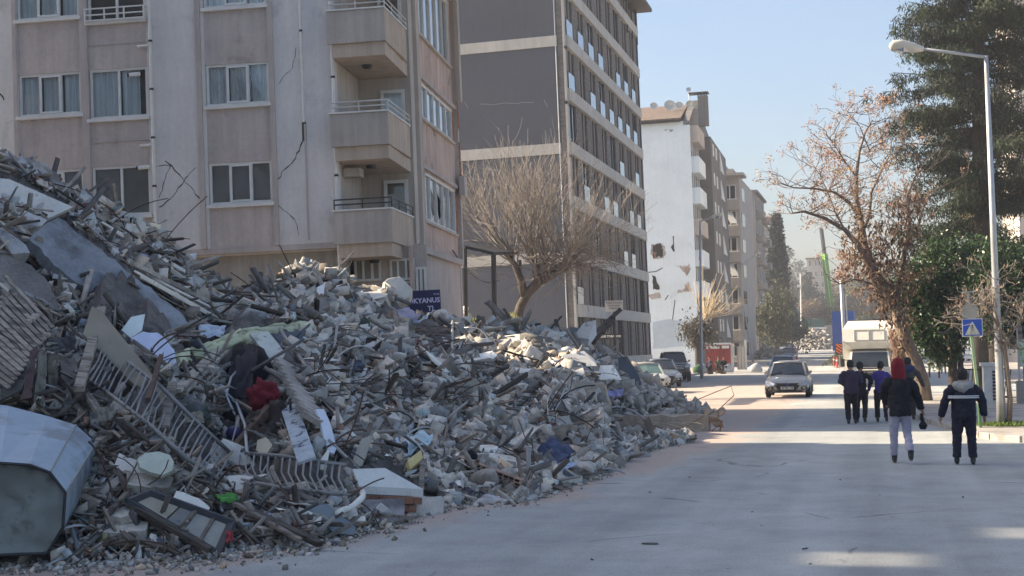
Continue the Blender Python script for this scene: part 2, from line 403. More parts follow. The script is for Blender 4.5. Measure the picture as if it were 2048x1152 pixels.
# ---- balconied corner and the street wing
qf = L1(833, 330, 64.5); qe = L1(915, 380, 55.6)     # fin and far end of the wing
qb = L1(826, 300, 66.2)
YB = qb.y                                  # back wall of the balcony recess
m = MB(); m.lohi((-.25, .25, HB), (0, YB, HT)); m.lohi((0, YB, 0), (qb.x, YB+.25, HT)); p1('recess_wall', CREAM, m)
m = MB(); m.prism([(qb.x, YB-.02), (qf.x, qf.y-.5), (qf.x+.02, qf.y-.1), (qb.x+.05, YB+.3)], HB+.1, HT); p1('corner_pier', CREAM, m)
sd_ = Vector((qe.x-qf.x, qe.y-qf.y, 0)); SL = sd_.length; sd_.normalize(); sn = Vector((sd_.y, -sd_.x, 0))
def W(u, off, z): q = Vector((qf.x, qf.y, 0))+sd_*u+sn*off; return (q.x, q.y, z)
def wbox(mb, u0, u1, o0, o1, z0, z1, mi=0):
    ps = [W(u0, o0, 0), W(u1, o0, 0), W(u1, o1, 0), W(u0, o1, 0)]
    mb.prism([(p[0], p[1]) for p in ps], z0, z1, mi)
m = MB(); wbox(m, -.15, .18, -.3, .18, HB+.1, HT); p1('fin', CREAM, m)
m = MB(); wbox(m, .5, .66, 0.005, .12, HB+.1, HT); p1('fin', BS, m)
m = MB(); wbox(m, SL-.25, SL, -.3, .14, HB+.1, HT); p1('fin', CREAM, m)
m = MB(); wbox(m, -.15, SL, -.3, -.02, 0, HB+.1); p1('wing_base_wall', BM, m)
m = MB(); wbox(m, SL-.02, SL+.2, -9, .0, 0, HT); wbox(m, .0, SL, -9.2, -9, 0, HT);  m.lohi((XL, 9.5, 0), (-.5, 9.8, HT)); m.lohi((XL, .26, 0), (XL+.25, 9.5, HT)); p1('rear_wall', BM, m)
def zw(px, py, u):                         # height of a pixel on the wing wall
    o = M1i @ CL; d = M1i.to_3x3() @ ray(px, py)
    # intersect with vertical plane of the wing
    nrm_ = sn; t = (Vector((qf.x, qf.y, 0))-Vector((o.x, o.y, 0))).dot(nrm_)/Vector((d.x, d.y, 0)).dot(nrm_); q = o+d*t
    return (Vector((q.x, q.y, 0))-Vector((qf.x, qf.y, 0))).dot(sd_), q.z
wins = []
for (a, b_, c, d) in (((835,65),(833,-75),0,0), ((846,238),(843,167),0,0), ((855,443),(850,345),0,0)):
    u, z0 = zw(*a, 0); u2, z1 = zw(*b_, 0); wins.append((z0, z1))
WU0, WU1 = .85, SL-.7
zprev = HB+.1
for k, (z0, z1) in enumerate(sorted(wins)):
    m = MB(); wbox(m, .18, SL-.25, -.28, 0, zprev, z0); p1('spandrel_panel', BS, m)
    m = MB(); wbox(m, .18, WU0, -.28, 0, z0, z1); wbox(m, WU1, SL-.25, -.28, 0, z0, z1, 1 if k < 2 else 0); p1('wing_wall', [BS, BRICKM], m)
    m = MB(); wbox(m, .66, SL-.2, .003, .1, z1+.08, z1+.2); p1('ledge', BF, m)
    n = 5; f = MB(); wbox(f, WU0, WU1, -.1, .02, z0, z0+.08); wbox(f, WU0, WU1, -.1, .02, z1-.08, z1)
    for i in range(n+1): uu = WU0+.04+(WU1-WU0-.08)*i/n; wbox(f, uu-.035, uu+.035, -.095, .015, z0+.08, z1-.08)
    wd = p1('window', WHITE, f)
    m = MB(); wbox(m, WU0-.1, WU1+.1, .003, .1, z0-.09, z0-.01); m.obj('sill', CREAM, wd)
    for i in range(n):
        g = MB(); ua = WU0+.08+(WU1-WU0-.08)*i/n; ub = ua+(WU1-WU0-.08)/n-.07
        if k == 0 and i in (1, 2):
            # broken pane: jagged remains only
            g.add([W(ua,-.05,z0+.08), W(ub,-.05,z0+.08), W(ub,-.05,z0+.5), W((ua+ub)/2,-.05,z0+.25), W(ua,-.05,z0+.9)], [(0,1,2,3,4)])
            g.add([W(ua,-.05,z1-.08), W(ub,-.05,z1-.08), W(ub,-.05,z1-.7), W(ua+.1,-.05,z1-.3)], [(3,2,1,0)])
            g.obj('broken_pane', BGLASS, wd, fix=False)
        else:
            wbox(g, ua, ub, -.06, -.052, z0+.08, z1-.08); g.obj('pane', BGLASS, wd)
    m = MB(); wbox(m, WU0, WU1, -.27, -.2, z0, z1); m.obj('blind', BLIND, wd)
    zprev = z1
m = MB(); wbox(m, .18, SL-.25, -.28, 0, zprev, HT); p1('spandrel_panel', BS, m)
# exposed brick and hanging render at the far corner of the wing
m = MB()
for i in range(26):
    for j in range(2):
        z = wins[1][0]-1.2+i*.16
        if i in (8,9,10) : continue
        wbox(m, SL-.24+j*.12+(.03 if i % 2 else 0), SL-.14+j*.12, .141, .155+rnd.random()*.02, z, z+.14)
p1('exposed_brick', BRICKM, m)
m = MB(); wbox(m, SL-.3, SL+.06, .14, .3, wins[1][1]+.4, HT); p1('broken_render', CREAM, m)
m = MB(); wbox(m, SL-.45, SL+.1, .14, .34, wins[1][0]-1.9, wins[1][0]-1.2); p1('broken_render', BM, m)
m = MB(); wbox(m, -.15, SL-.02, -1.6, .14, HB-.1, HB+.098); p1('soffit', BF, m)
# balconies
BBF = mat('balcony_shaded', (.40,.36,.325), .9, .12, .8, .2, 20, streak=.2, fine=.05); BBS = mat('balcony_tan', (.46,.375,.30), .9, .12, .8, .2, 20, streak=.22, fine=.05)  # one render: front darker, angled side lighter, shading put into the colours
RAIL = mat('rail_metal', (.5,.5,.48), .5, .1, metal=.2)
def bal(zt, kk):
    # front run parallel to the facade, then an angled run back to the pier
    a = Vector((-.08, -.45, 0)); b_ = Vector((L1(758, 60, 73).x, -.45, 0)); c = Vector((qb.x+.02, YB-.55, 0))
    h = .92; zb = zt-h
    def run(p, q, z0, z1, th, mi, mb):
        d = (q-p).normalized(); nn = Vector((-d.y, d.x, 0))*th
        mb.prism([(p.x, p.y), (q.x, q.y), (q.x+nn.x, q.y+nn.y), (p.x+nn.x, p.y+nn.y)], z0, z1, mi)
    m = MB(); run(a, b_, zb, zt, .12, 0, m); p1('balcony_front', BBF, m)
    m = MB(); run(b_+Vector((.002,0,0)), c, zb, zt, .12, 0, m); p1('balcony_side', BBS, m)
    m = MB(); m.prism([(a.x-.03, a.y-.04), (b_.x+.01, b_.y-.04), (c.x+.04, c.y), (c.x, c.y+.6), (a.x-.03, YB)], zt+.002, zt+.05)
    m = MB(); run(a+Vector((-.03,-.04,0)), b_+Vector((.02,-.04,0)), zt+.003, zt+.045, .2, 0, m); run(b_+Vector((.02,-.035,0)), c+Vector((.04,0,0)), zt+.003, zt+.045, .2, 0, m); p1('coping', WHITE, m)
    m = MB(); i_ = Vector((.1, .1, 0)); m.prism([(a.x+.12, a.y+.1), (b_.x-.04, b_.y+.1), (c.x-.1, c.y+.02), (c.x-.1, YB-.01), (a.x+.12, YB-.01)], zb-.38, zb-.003); p1('balcony_slab', BBS, m)
    m = MB(); rr = MB(); top = zt+.33
    for f in (1.0, .5):
        z = zt+.05+(top-zt-.05)*f
        m.tube([a+Vector((.02,0.05,z)), b_+Vector((0,.05,z)), c+Vector((0,.05,z))], .022, 6)
    for q in (a+Vector((.02,.05,0)), a.lerp(b_, .5)+Vector((0,.05,0)), b_+Vector((0,.05,0)), b_.lerp(c, .33)+Vector((0,.05,0)), b_.lerp(c, .66)+Vector((0,.05,0)), c+Vector((0,.05,0))):
        m.tube([q+Vector((0,0,zt+.04)), q+Vector((0,0,top))], .02, 6)
    p1('balcony_rail', METAL_D if kk == 0 else RAIL, m)
    # door at the back of the recess and a ceiling lamp
    zf = zb; xa, xb = L1(757, 200, 66.5).x, L1(806, 200, 66.5).x
    f = MB(); win_frame(f, xa, xb, zf, zf+2.15, YB-.09, 1, 0, t=.1, d=.08); dr = p1('balcony_door', WHITE, f)
    g = MB(); g.lohi((xa+.1, YB-.05, zf+.1), (xb-.1, YB-.044, zf+2.05)); g.obj('pane', GLASS, dr)
    g = MB(); g.lohi((xa+.1, YB-.03, zf+.1), (xb-.1, YB-.012, zf+2.05)); g.obj('curtain', BLIND if kk != 1 else CURT, dr)
    m = MB(); cx = L1(725, 100, 70).x; m.tube([(cx, .9, zb-.385), (cx, .9, zb-.47)], [.16, .12], 12); p1('ceiling_lamp', METAL_D, m)
for kk, (px, py) in enumerate(((725,424), (720,231), (715,27))): bal(U1(px, py)[1], kk)
bal(U1(715,27)[1]+FL, 3)
# roller shutter box on the lowest balcony
zz = U1(700, 335)[1]; m = MB(); m.lohi((.02, .5, zz-.18), (.5, 1.0, zz+.05)); p1('awning_box', CREAM, m)
# shop front of the ground storey
m = MB(); m.lohi((.06, 1.2, 0), (qb.x+.6, 1.35, HB-.1)); p1('shop_wall', BM, m)
SHG = mat('dusty_shop_glass', (.21,.205,.185), .35, .15, 1.5)
def shopwin(xa, xb, z0, z1, n, y):
    f = MB(); win_frame(f, xa, xb, z0, z1, y, n, 0, t=.07, d=.07); wd = p1('shop_window', WHITE, f)
    for i in range(n):
        g = MB(); g.lohi((xa+(xb-xa)*i/n+.05, y+.03, z0+.06), (xa+(xb-xa)*(i+1)/n-.05, y+.036, z1-.06)); g.obj('pane', SHG, wd)
xa, xb = L1(700, 530, 70).x, L1(764, 530, 69).x; z0, z1 = L1(730, 562, 69.5).z, L1(730, 514, 69.5).z
shopwin(xa, xb, z0, z1+.02, 3, 1.1)
xa, xb = L1(782, 530, 69).x, L1(836, 530, 68.5).x; shopwin(xa, xb, z0-.02, z1-.08, 3, 1.1); shopwin(xa, xb, z0-1.0, z0-.05, 2, 1.1)
xa, xb = L1(842, 530, 68).x, L1(878, 530, 66).x; shopwin(xa, xb, z0-.6, z1-.35, 2, 1.1)
m = MB(); m.lohi((xa-.15, 1.0, 0), (xa-.05, 1.12, HB-.12)); p1('shop_post', BS, m)
# cracks in the render: thin dark irregular seams
CRK = mat('crack', (.06,.055,.05), .95, .1)
def crack(pix, wd=.03, name='crack'):
    m = MB(); q = [U1(*a) for a in pix]; pts = []
    for a, b_ in zip(q[:-1], q[1:]):
        n = max(2, int(math.dist(a, b_)/.12))
        for i in range(n): f = i/n; pts.append((a[0]+(b_[0]-a[0])*f+rnd.uniform(-.035,.035), a[1]+(b_[1]-a[1])*f+rnd.uniform(-.03,.03)))
    pts.append(q[-1])
    for i, (a, b_) in enumerate(zip(pts[:-1], pts[1:])):
        w0 = wd*(.35+rnd.random()); m.beam((a[0], -.003, a[1]), (b_[0], -.003, b_[1]), .006, w0)
    p1(name, CRK, m)
crack([(608,235),(612,268),(600,300),(585,325),(565,345),(548,372)], .045)
crack([(330,322),(350,340),(365,358),(385,380),(400,398),(415,415)], .03)
crack([(318,415),(340,398),(358,375),(375,352),(392,335)], .03)
crack([(550,408),(575,425),(590,440),(598,470)], .02)
crack([(310,335),(340,330),(318,395)], .018)
crack([(560,165),(585,135),(592,95)], .012)
crack([(0,185),(8,200)], .06)
m = MB(); x, z = U1(609, 262); m.lohi((x-.07, -.004, z-.28), (x+.06, -.001, z+.25)); p1('chipped_render', CRK, m)
m = MB(); rq = random.Random(2)
for i in range(3):
    for k in range(6):
        xa, xb = cols['c'][0]+.12, cols['c'][1]-.12; w_ = (xb-xa)/3; x0 = xa+w_*i+w_*.15; z0, z1 = wz['c'][0]+.12, wz['c'][1]-.1
        pts = [(x0+w_*.6*(.5+.5*math.sin(f*3+k*1.3+i)), .13, z0+(z1-z0)*f) for f in np.linspace(rq.uniform(0,.3), rq.uniform(.6,1), 8)]
        m.tube(pts, [(.004,.016)]*8, 4)
p1('torn_film', mat('torn_film', (.6,.62,.65), .4, .1), m); bpy.data.objects['torn_film']['kind'] = 'stuff'
# navy sign at the corner of the shop
def text_mesh(s, size, bold=0.0):
    c = bpy.data.curves.new('t', 'FONT'); c.body = s; c.size = size; c.offset = bold; c.extrude = .004; c.align_x = 'CENTER'; c.align_y = 'CENTER'; c.resolution_u = 2
    o = bpy.data.objects.new('t', c); COL.objects.link(o); dg = bpy.context.evaluated_depsgraph_get(); dg.update()
    me = bpy.data.meshes.new_from_object(o.evaluated_get(dg)); bpy.data.objects.remove(o); bpy.data.curves.remove(c); return me
def text_obj(s, size, m, parent, loc, bold=0, sx=1, name='lettering', rot=None):
    me = text_mesh(s, size, bold); me.materials.clear(); me.materials.append(m)
    o = bpy.data.objects.new(name, me); COL.objects.link(o); o.parent = parent
    o.matrix_local = Matrix.Translation(loc) @ (rot or Matrix.Rotation(math.pi/2, 4, 'X')) @ Matrix.Diagonal((sx, 1, 1, 1)); return o
NAVY = mat('navy_sign', (.012,.012,.065), .5, .1); LIL = mat('sign_lettering', (.55,.52,.75), .5, .05)
ps = P(848, 606, 72.5)
sg = empty('shop_sign', 'navy blue shop sign with pale OKYANUS lettering behind the rubble crest', 'sign', mat=Matrix.Translation(ps) @ Matrix.Rotation(R(14), 4, 'Z') @ Matrix.Rotation(R(-2), 4, 'Y'))
m = MB(); m.box((0,0,0), (.92, .08, .70)); m.obj('board', NAVY, sg)
m = MB(); m.box((.05,.06,-1.5), (.09,.06,2.4)); m.obj('post', METAL_D, sg)
text_obj('OKYANUS', .19, LIL, sg, (0, -.045, .06), .005, 1.0); text_obj('TL', .2, LIL, sg, (.2, -.045, -.17), .005)
text_obj('Koleji', .07, LIL, sg, (.36, -.045, .23))

# ------------------------------------------------------------------ tall dark grey block with cream bands
GREY = mat('charcoal_render', (.095,.102,.122), .9, .06, .4, .1, 20, streak=.05, fine=.03)
BAND = mat('band_render', (.50,.475,.43), .9, .1, .8, .15, 20, streak=.12)
CLAD = mat('ribbed_stone_cladding', (.17,.155,.145), .95, .3, 1.5, .5, 30, stretch=(1,1,4), fine=.2)
DRAPE = mat('brown_drape', (.15,.13,.12), .7, .35, 1, stretch=(3,3,.3))
o2 = P(1157, 690, 36); o2.z = 0
f2 = P(1300, 600, 27)
ang = math.atan2(f2.y-o2.y, f2.x-o2.x)-math.pi/2
M2 = Matrix.Translation(o2) @ Matrix.Rotation(-R(1.2), 4, 'Y') @ Matrix.Rotation(ang, 4, 'Z')
b2 = empty('office_block', 'tall charcoal block with cream floor bands and glass guards beside the bare tree', 'building', mat=M2)
M2i = M2.inverted(); LEN2 = (M2i @ f2).y
def ZZ(px, py, s=36): return (M2i @ P(px, py, s)).z
H2 = ZZ(1290, 8, 27.2); WID = 13.5
zb = [ZZ(1150, y) for y in (71, 183, 292, 400, 508, 620)][::-1]     # band centre heights at the near corner
fh = (zb[-1]-zb[0])/5
bands = [zb[0]+fh*i for i in range(-1, 8) if zb[0]+fh*i < H2-.3]
m = MB(); m.lohi((-WID, 0, 0), (-.45, .3, H2)); b2w = m.obj('front_wall', GREY, b2)
m = MB(); m.lohi((-.449, .02, 0), (-.12, .3, H2)); m.obj('corner_cladding', CLAD, b2)
m = MB(); m.lohi((-.12, -.02, 0), (.0, .3, H2)); m.obj('corner_trim', BAND, b2)
m = MB(); m.lohi((-WID, LEN2, 0), (0, LEN2+.3, H2)); m.lohi((-WID-.3, 0, 0), (-WID, LEN2+.3, H2)); m.obj('rear_wall', GREY, b2)
m = MB(); m.tube([(-.52, -.05, 0), (-.52, -.05, H2-.2)], .04, 8); m.obj('downpipe', GALV, b2)
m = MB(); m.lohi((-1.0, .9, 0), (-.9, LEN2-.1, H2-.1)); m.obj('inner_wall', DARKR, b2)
for i, z in enumerate(bands):
    if i % 2 == 1: continue
    m = MB(); m.lohi((-WID, -.08, z-.34), (-.455, -.003, z+.26)); m.obj('front_band', BAND, b2)
for z in bands:
    m = MB(); m.lohi((-.5, .305, z-.36), (.12, LEN2-.003, z+.34)); m.obj('floor_band', BAND, b2)
nb = 8; bay = (LEN2-.9)/nb
fulls = set()
gd = {0: (0,), 1:(5,6), 2:(1,3,4,6,7), 3:(5,7), 4:(0,2,3,4,5,6,7), 5:(0,1,5,6,7), 6:()}
for fi, z in enumerate(bands):
    z0, z1 = z+.345, min(z+fh-.365, H2-.4)
    if z1-z0 < .5: continue
    for k in range(nb):
        ya = .5+k*bay
        m = MB(); m.lohi((-.45, ya+bay*.62, z0), (-.02, ya+bay*.98, z1)); m.obj('cladding_pier', CLAD, b2)
        wv = MB(); wv.lohi((-.16, ya, z0), (-.12, ya+bay*.6, z1)); 
        wd = wv.obj('window', DRAPE if (fi*7+k*3) % 4 else DGLASS, b2)
        f = MB(); 
        for yy in (ya+.03, ya+bay*.3, ya+bay*.57): f.lohi((-.115, yy-.03, z0), (-.06, yy+.03, z1))
        f.obj('frame', METAL_D, wd)
        if k in gd.get(fi-1, ()) or (fi in (5,6) and k in (0,2,3,5,6)):
            g = MB(); g.lohi((-.01, ya+.06, z0+.03), (.01, ya+bay*.58, z0+.98)); gg = g.obj('glass_guard', BGLASS, b2)
            g = MB(); g.lohi((-.02, ya+.0, z0+.02), (.03, ya+.05, z0+1.02)); g.obj('guard_post', METAL_D, gg); g = MB(); g.lohi((-.02, ya+bay*.585, z0+.02), (.03, ya+bay*.61, z0+1.02)); g.obj('guard_post', METAL_D, gg)
# cut-away top storey with glazed corner and overhanging eaves
m = MB(); m.lohi((-WID, -.4, H2+.003), (.5, LEN2-5.5, H2+.4)); m.lohi((-WID, LEN2-5.49, H2+.003), (1.1, LEN2+1.0, H2+.25), 1); m.obj('roof', [GREY, mat('eaves', (.09,.07,.065), .7, .1)], b2)
m = MB(); 
for yy in (LEN2-4.6, LEN2-2.4, LEN2-.2): m.lohi((.0, yy, H2-fh+.4), (.1, yy+.12, H2-.003))
m.obj('glazed_corner', METAL_D, b2)
# lower storey: glass, shutters
m = MB()
for y in (58, ): pass
for i in range(4): z = bands[0]-1.5; 
SHUT = mat('pale_shutter', (.36,.36,.36), .6, .15, 2)
for i in range(9):
    ya = 1+i*(LEN2-2)/9; m = MB(); m.lohi((-.6, ya, .1), (-.5, ya+(LEN2-2)/9-.25, bands[0]-.4)); m.obj('shop_shutter', SHUT if i % 3 else DGLASS, b2)
# faint scrape marks high on the charcoal wall
m = MB(); 
def U2(px, py):
    o = M2i @ CL; d = (M2i.to_3x3() @ ray(px, py)); t = -o.y/d.y; q = o+d*t; return q.x, q.z
pp = [(930,205),(936,218),(960,208),(985,210),(1010,206),(1040,205),(1068,203),(1088,200),(1095,212)]
for a, b_ in zip(pp[:-1], pp[1:]):
    if rnd.random() < .85: qa, qb2 = U2(*a), U2(*b_); m.beam((qa[0], -.004, qa[1]), (qb2[0], -.004, qb2[1]+rnd.uniform(-.1,.1)), .006, .035)
m.obj('scrape', mat('scraped_plaster', (.25,.25,.26), .9, .1), b2)
for px, py in ((1132,95),(1133,205),(1142,312)):
    x, z = U2(px, py); m = MB(); m.tube([(x, -.12, z), (x, 0, z)], .1, 8); m.obj('wall_lamp', METAL_D, b2)
# steel canopy frame in front of the charcoal block
cf = empty('canopy_frame', 'black steel canopy frame standing between the two big buildings', 'frame', loc=(P(930,690,52).x, P(930,690,52).y, 0))
cl = cf.location
def CFp(px, py, s): return P(px, py, s)-cl
m = MB()
sA = 52; a = CFp(930, 497, sA); b_ = CFp(987, 510, sA); m.beam((a.x, a.y, -.2), a, .12, .12); m.beam((b_.x, b_.y, -.2), b_, .16, .16); m.obj('post', METAL_D, cf)
c = CFp(1040, 520, 46); m = MB(); m.beam((c.x, c.y, -.2), c, .12, .12); m.obj('post', METAL_D, cf)
d = CFp(1030, 512, 46); m = MB(); m.slab([a, b_, CFp(1040,508,46), CFp(975,496,46)], (0,0,.12)); m.obj('roof_panel', METAL_D, cf)
# ------------------------------------------------------------------ white gabled house with torn end wall
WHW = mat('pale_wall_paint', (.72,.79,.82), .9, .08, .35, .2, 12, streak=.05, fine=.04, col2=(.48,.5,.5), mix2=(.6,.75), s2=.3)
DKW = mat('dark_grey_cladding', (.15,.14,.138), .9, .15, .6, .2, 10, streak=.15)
TILE = mat('roof_tiles', (.135,.10,.08), .95, .35, 2.2, .5, 12, col2=(.13,.10,.085), stretch=(2,1,1), fine=.25)
o3 = P(1398, 690, 21); o3.z = 0; f3 = P(1447, 690, 17.6)
M3 = Matrix.Translation(o3) @ Matrix.Rotation(-R(.9), 4, 'Y') @ Matrix.Rotation(math.atan2(f3.y-o3.y, f3.x-o3.x)-math.pi/2, 4, 'Z'); M3i = M3.inverted()
b3 = empty('gabled_house', 'tall house with pale blue torn end wall, tiled roof and satellite dishes', 'house', mat=M3)
def U3(px, py):
    o = M3i @ CL; d = (M3i.to_3x3() @ ray(px, py)); t = -o.y/d.y; q = o+d*t; return q.x, q.z
H3 = U3(1390, 240)[1]; L3 = 27.0; R3 = U3(1390, 203)[1]+.8; W3 = 12.
m = MB(); m.lohi((-W3, 0, 0), (-.0, .3, H3)); m.obj('end_wall', WHW, b3)
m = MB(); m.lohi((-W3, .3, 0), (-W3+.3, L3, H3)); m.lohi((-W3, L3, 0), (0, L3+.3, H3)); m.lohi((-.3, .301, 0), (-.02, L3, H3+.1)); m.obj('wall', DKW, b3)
m = MB(); yr = 7.0
m.slab([(-W3-.2, -.3, H3+.1), (-.8, -.3, H3+.1), (-.8, yr, R3), (-W3-.2, yr, R3)], (0,0,.18)); m.slab([(-.8, yr, R3), (-W3-.2, yr, R3), (-W3-.2, L3+.3, H3), (-.8, L3+.3, H3)], (0,0,.18)); m.obj('roof', TILE, b3)
m = MB(); m.lohi((-W3-.2, -.42, H3-.12), (-.8, -.305, H3+.1)); m.obj('gutter', mat('dark_timber', (.03,.026,.024), .9, .2), b3)
m = MB(); m.slab([(-.6, .0, H3-.0), (-.6, yr, R3+.55), (-.6, L3, H3+.3), (-.6, L3, H3-.4), (-.6, 0, H3-.4)], (.6, 0, 0)); m.obj('gable_parapet', DKW, b3)
fh3 = 3.0; z = H3-1.9; ti = 0
while z > 1:
    m = MB(); m.lohi((-.0, .25, z-.1), (.75, 6.5, z+1.45)); m.obj('balcony_parapet', WHW if ti % 3 else CREAM, b3)
    m = MB(); m.lohi((-.01, .5, z-1.5), (.03, 6.3, z-.12)); wd = m.obj('window', DGLASS, b3)
    m = MB(); 
    for yy in (.5, 2.2, 4.2, 6.0): m.lohi((.032, yy, z-1.5), (.12, yy+.28, z-.12))
    m.obj('frame', WHITE, wd)
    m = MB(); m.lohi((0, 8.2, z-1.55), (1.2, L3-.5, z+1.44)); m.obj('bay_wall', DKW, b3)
    for yy, ww in ((10.0, 1.2), (13.2, 1.3)):
        m = MB(); m.lohi((1.21, yy, z-.3), (1.26, yy+ww, z+.95)); m.obj('shutter', WHITE, b3)
    m = MB(); m.add([(1.21, 18.0, z-.9), (1.21, 22.5, z-.9), (1.21, 18.0, z+1.1), (1.3, 18.0, z-.9), (1.3, 22.5, z-.9), (1.3, 18.0, z+1.1)], [(0,1,2),(5,4,3),(0,3,4,1),(1,4,5,2),(2,5,3,0)]); m.obj('shutter', WHITE, b3)
    z -= fh3; ti += 1
# chimney, dishes and aerial
def roofp(px, py): 
    q = U3(px, py); return q
m = MB(); xc = U3(1400, 200)[0]; m.lohi((xc-.45, 2.2, H3-.2), (xc+.5, 3.2, U3(1400,191)[1]+.4)); ch = m.obj('chimney', DKW, b3)
m = MB(); zc = U3(1400,191)[1]+.4; m.lohi((xc-1.3, 2.0, zc+.25), (xc+.6, 3.4, zc+.33))
for xx in (xc-.4, xc-.1, xc+.2, xc+.43): m.lohi((xx-.06, 2.3, zc), (xx+.06, 2.5, zc+.25))
m.obj('chimney_cap', METAL_D, ch)
def dish(px, py, r, name='satellite_dish'):
    x, z = U3(px, py); rt = 3.8; m = MB(); c = Vector((x, rt, z)); k = 14; vs = [c+Vector((.0, .22*r, 0))]; fs = []
    ax = Vector((.35, -.85, .4)).normalized(); u = ax.cross(Vector((0,0,1))).normalized(); v = u.cross(ax)
    vs = []
    for j, rr in enumerate((.05, .55, 1.0)):
        for i in range(k): a = 2*math.pi*i/k; vs.append(c+ax*(r*.3*rr*rr)+u*(math.cos(a)*rr*r)+v*(math.sin(a)*rr*r))
    fs = [tuple(range(k))]
    for j in range(2):
        for i in range(k): fs.append((j*k+i, j*k+(i+1) % k, (j+1)*k+(i+1) % k, (j+1)*k+i))
    m.add(vs, fs); m.tube([c, c-Vector((0,0,z-R3+.5))], .05, 5); m.tube([c, c+ax*r*.9], .02, 4); m.obj(name, mat('dish_paint', (.55,.55,.5), .5, .08), b3, smooth=False, fix=False)
for a in ((1330,200,.62), (1349,199,.42), (1372,198,.5), (1385,198,.5), (1297,200,.4)): dish(*a)
xa, za = U3(1368, 166); m = MB(); m.tube([(xa, 4, R3-.5), (xa, 4, za)], .04, 5); m.lohi((xa-.2, 3.9, za-.1), (xa+.2, 4.1, za+.25)); m.obj('aerial', GALV, b3)
# holes and torn plaster on the end wall
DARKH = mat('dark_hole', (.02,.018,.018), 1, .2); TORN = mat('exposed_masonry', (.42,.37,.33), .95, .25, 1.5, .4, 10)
def patch3(pix, m_, name, t=.02, y=-.004):
    q = [U3(*a) for a in pix]; cx = sum(a[0] for a in q)/len(q); cz = sum(a[1] for a in q)/len(q); out = []
    for a, b_ in zip(q, q[1:]+q[:1]):
        for k in range(4):
            f = k/4; j = 0 if k == 0 else 1; sh = .80
            out.append((cx+(a[0]+(b_[0]-a[0])*f-cx)*sh+j*rnd.gauss(0,.07), y, cz+(a[1]+(b_[1]-a[1])*f-cz)*sh+j*rnd.gauss(0,.07)))
    m = MB(); m.slab(out, (0, -t, 0)); m.obj(name, m_, b3)
patch3([(1296,640),(1340,632),(1390,636),(1394,700),(1296,706)], mat('blue_grey_plaster', (.46,.54,.60), .9, .15, .5, .3, 8, fine=.08), 'lower_plaster', .01, -.001)
patch3([(1300,484),(1322,482),(1333,490),(1335,510),(1330,520),(1302,521),(1298,505)], TORN, 'torn_plaster', .015)
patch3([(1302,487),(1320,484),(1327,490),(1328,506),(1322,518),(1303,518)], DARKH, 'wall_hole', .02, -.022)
patch3([(1306,503),(1313,501),(1314,516),(1306,517)], mat('red_plaster', (.25,.10,.08), .9, .2), 'torn_plaster', .01, -.045)
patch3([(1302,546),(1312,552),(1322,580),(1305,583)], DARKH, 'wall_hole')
patch3([(1347,528),(1365,533),(1380,524),(1384,538),(1378,545),(1374,556),(1366,545)], TORN, 'torn_plaster')
patch3([(1378,560),(1382,575),(1388,584),(1350,588),(1358,580),(1370,576)], TORN, 'torn_plaster')
patch3([(1365,533),(1380,535),(1374,548),(1370,543)], mat('torn_brick', (.34,.25,.20), .95, .2), 'exposed_brick', .02, -.025)
patch3([(1370,572),(1377,568),(1382,583),(1366,583)], MATS['torn_brick'], 'exposed_brick', .02, -.025)
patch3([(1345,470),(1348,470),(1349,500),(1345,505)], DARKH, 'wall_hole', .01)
patch3([(1330,258),(1348,258),(1348,262),(1326,262)], mat('flaked_paint', (.3,.32,.33), .9, .2), 'torn_plaster', .01)
patch3([(1290,588),(1322,584),(1326,596),(1300,600)], TORN, 'torn_plaster', .01)
for pix in ([(1293,545),(1312,543),(1325,536)], [(1330,600),(1337,590)], [(1350,600),(1345,640)], [(1400,470),(1399,520)]):
    m = MB(); q = [U3(*a) for a in pix]
    for a, b_ in zip(q[:-1], q[1:]): m.beam((a[0], -.004, a[1]), (b_[0], -.004, b_[1]), .008, .09)
    m.obj('crack', CRK, b3)

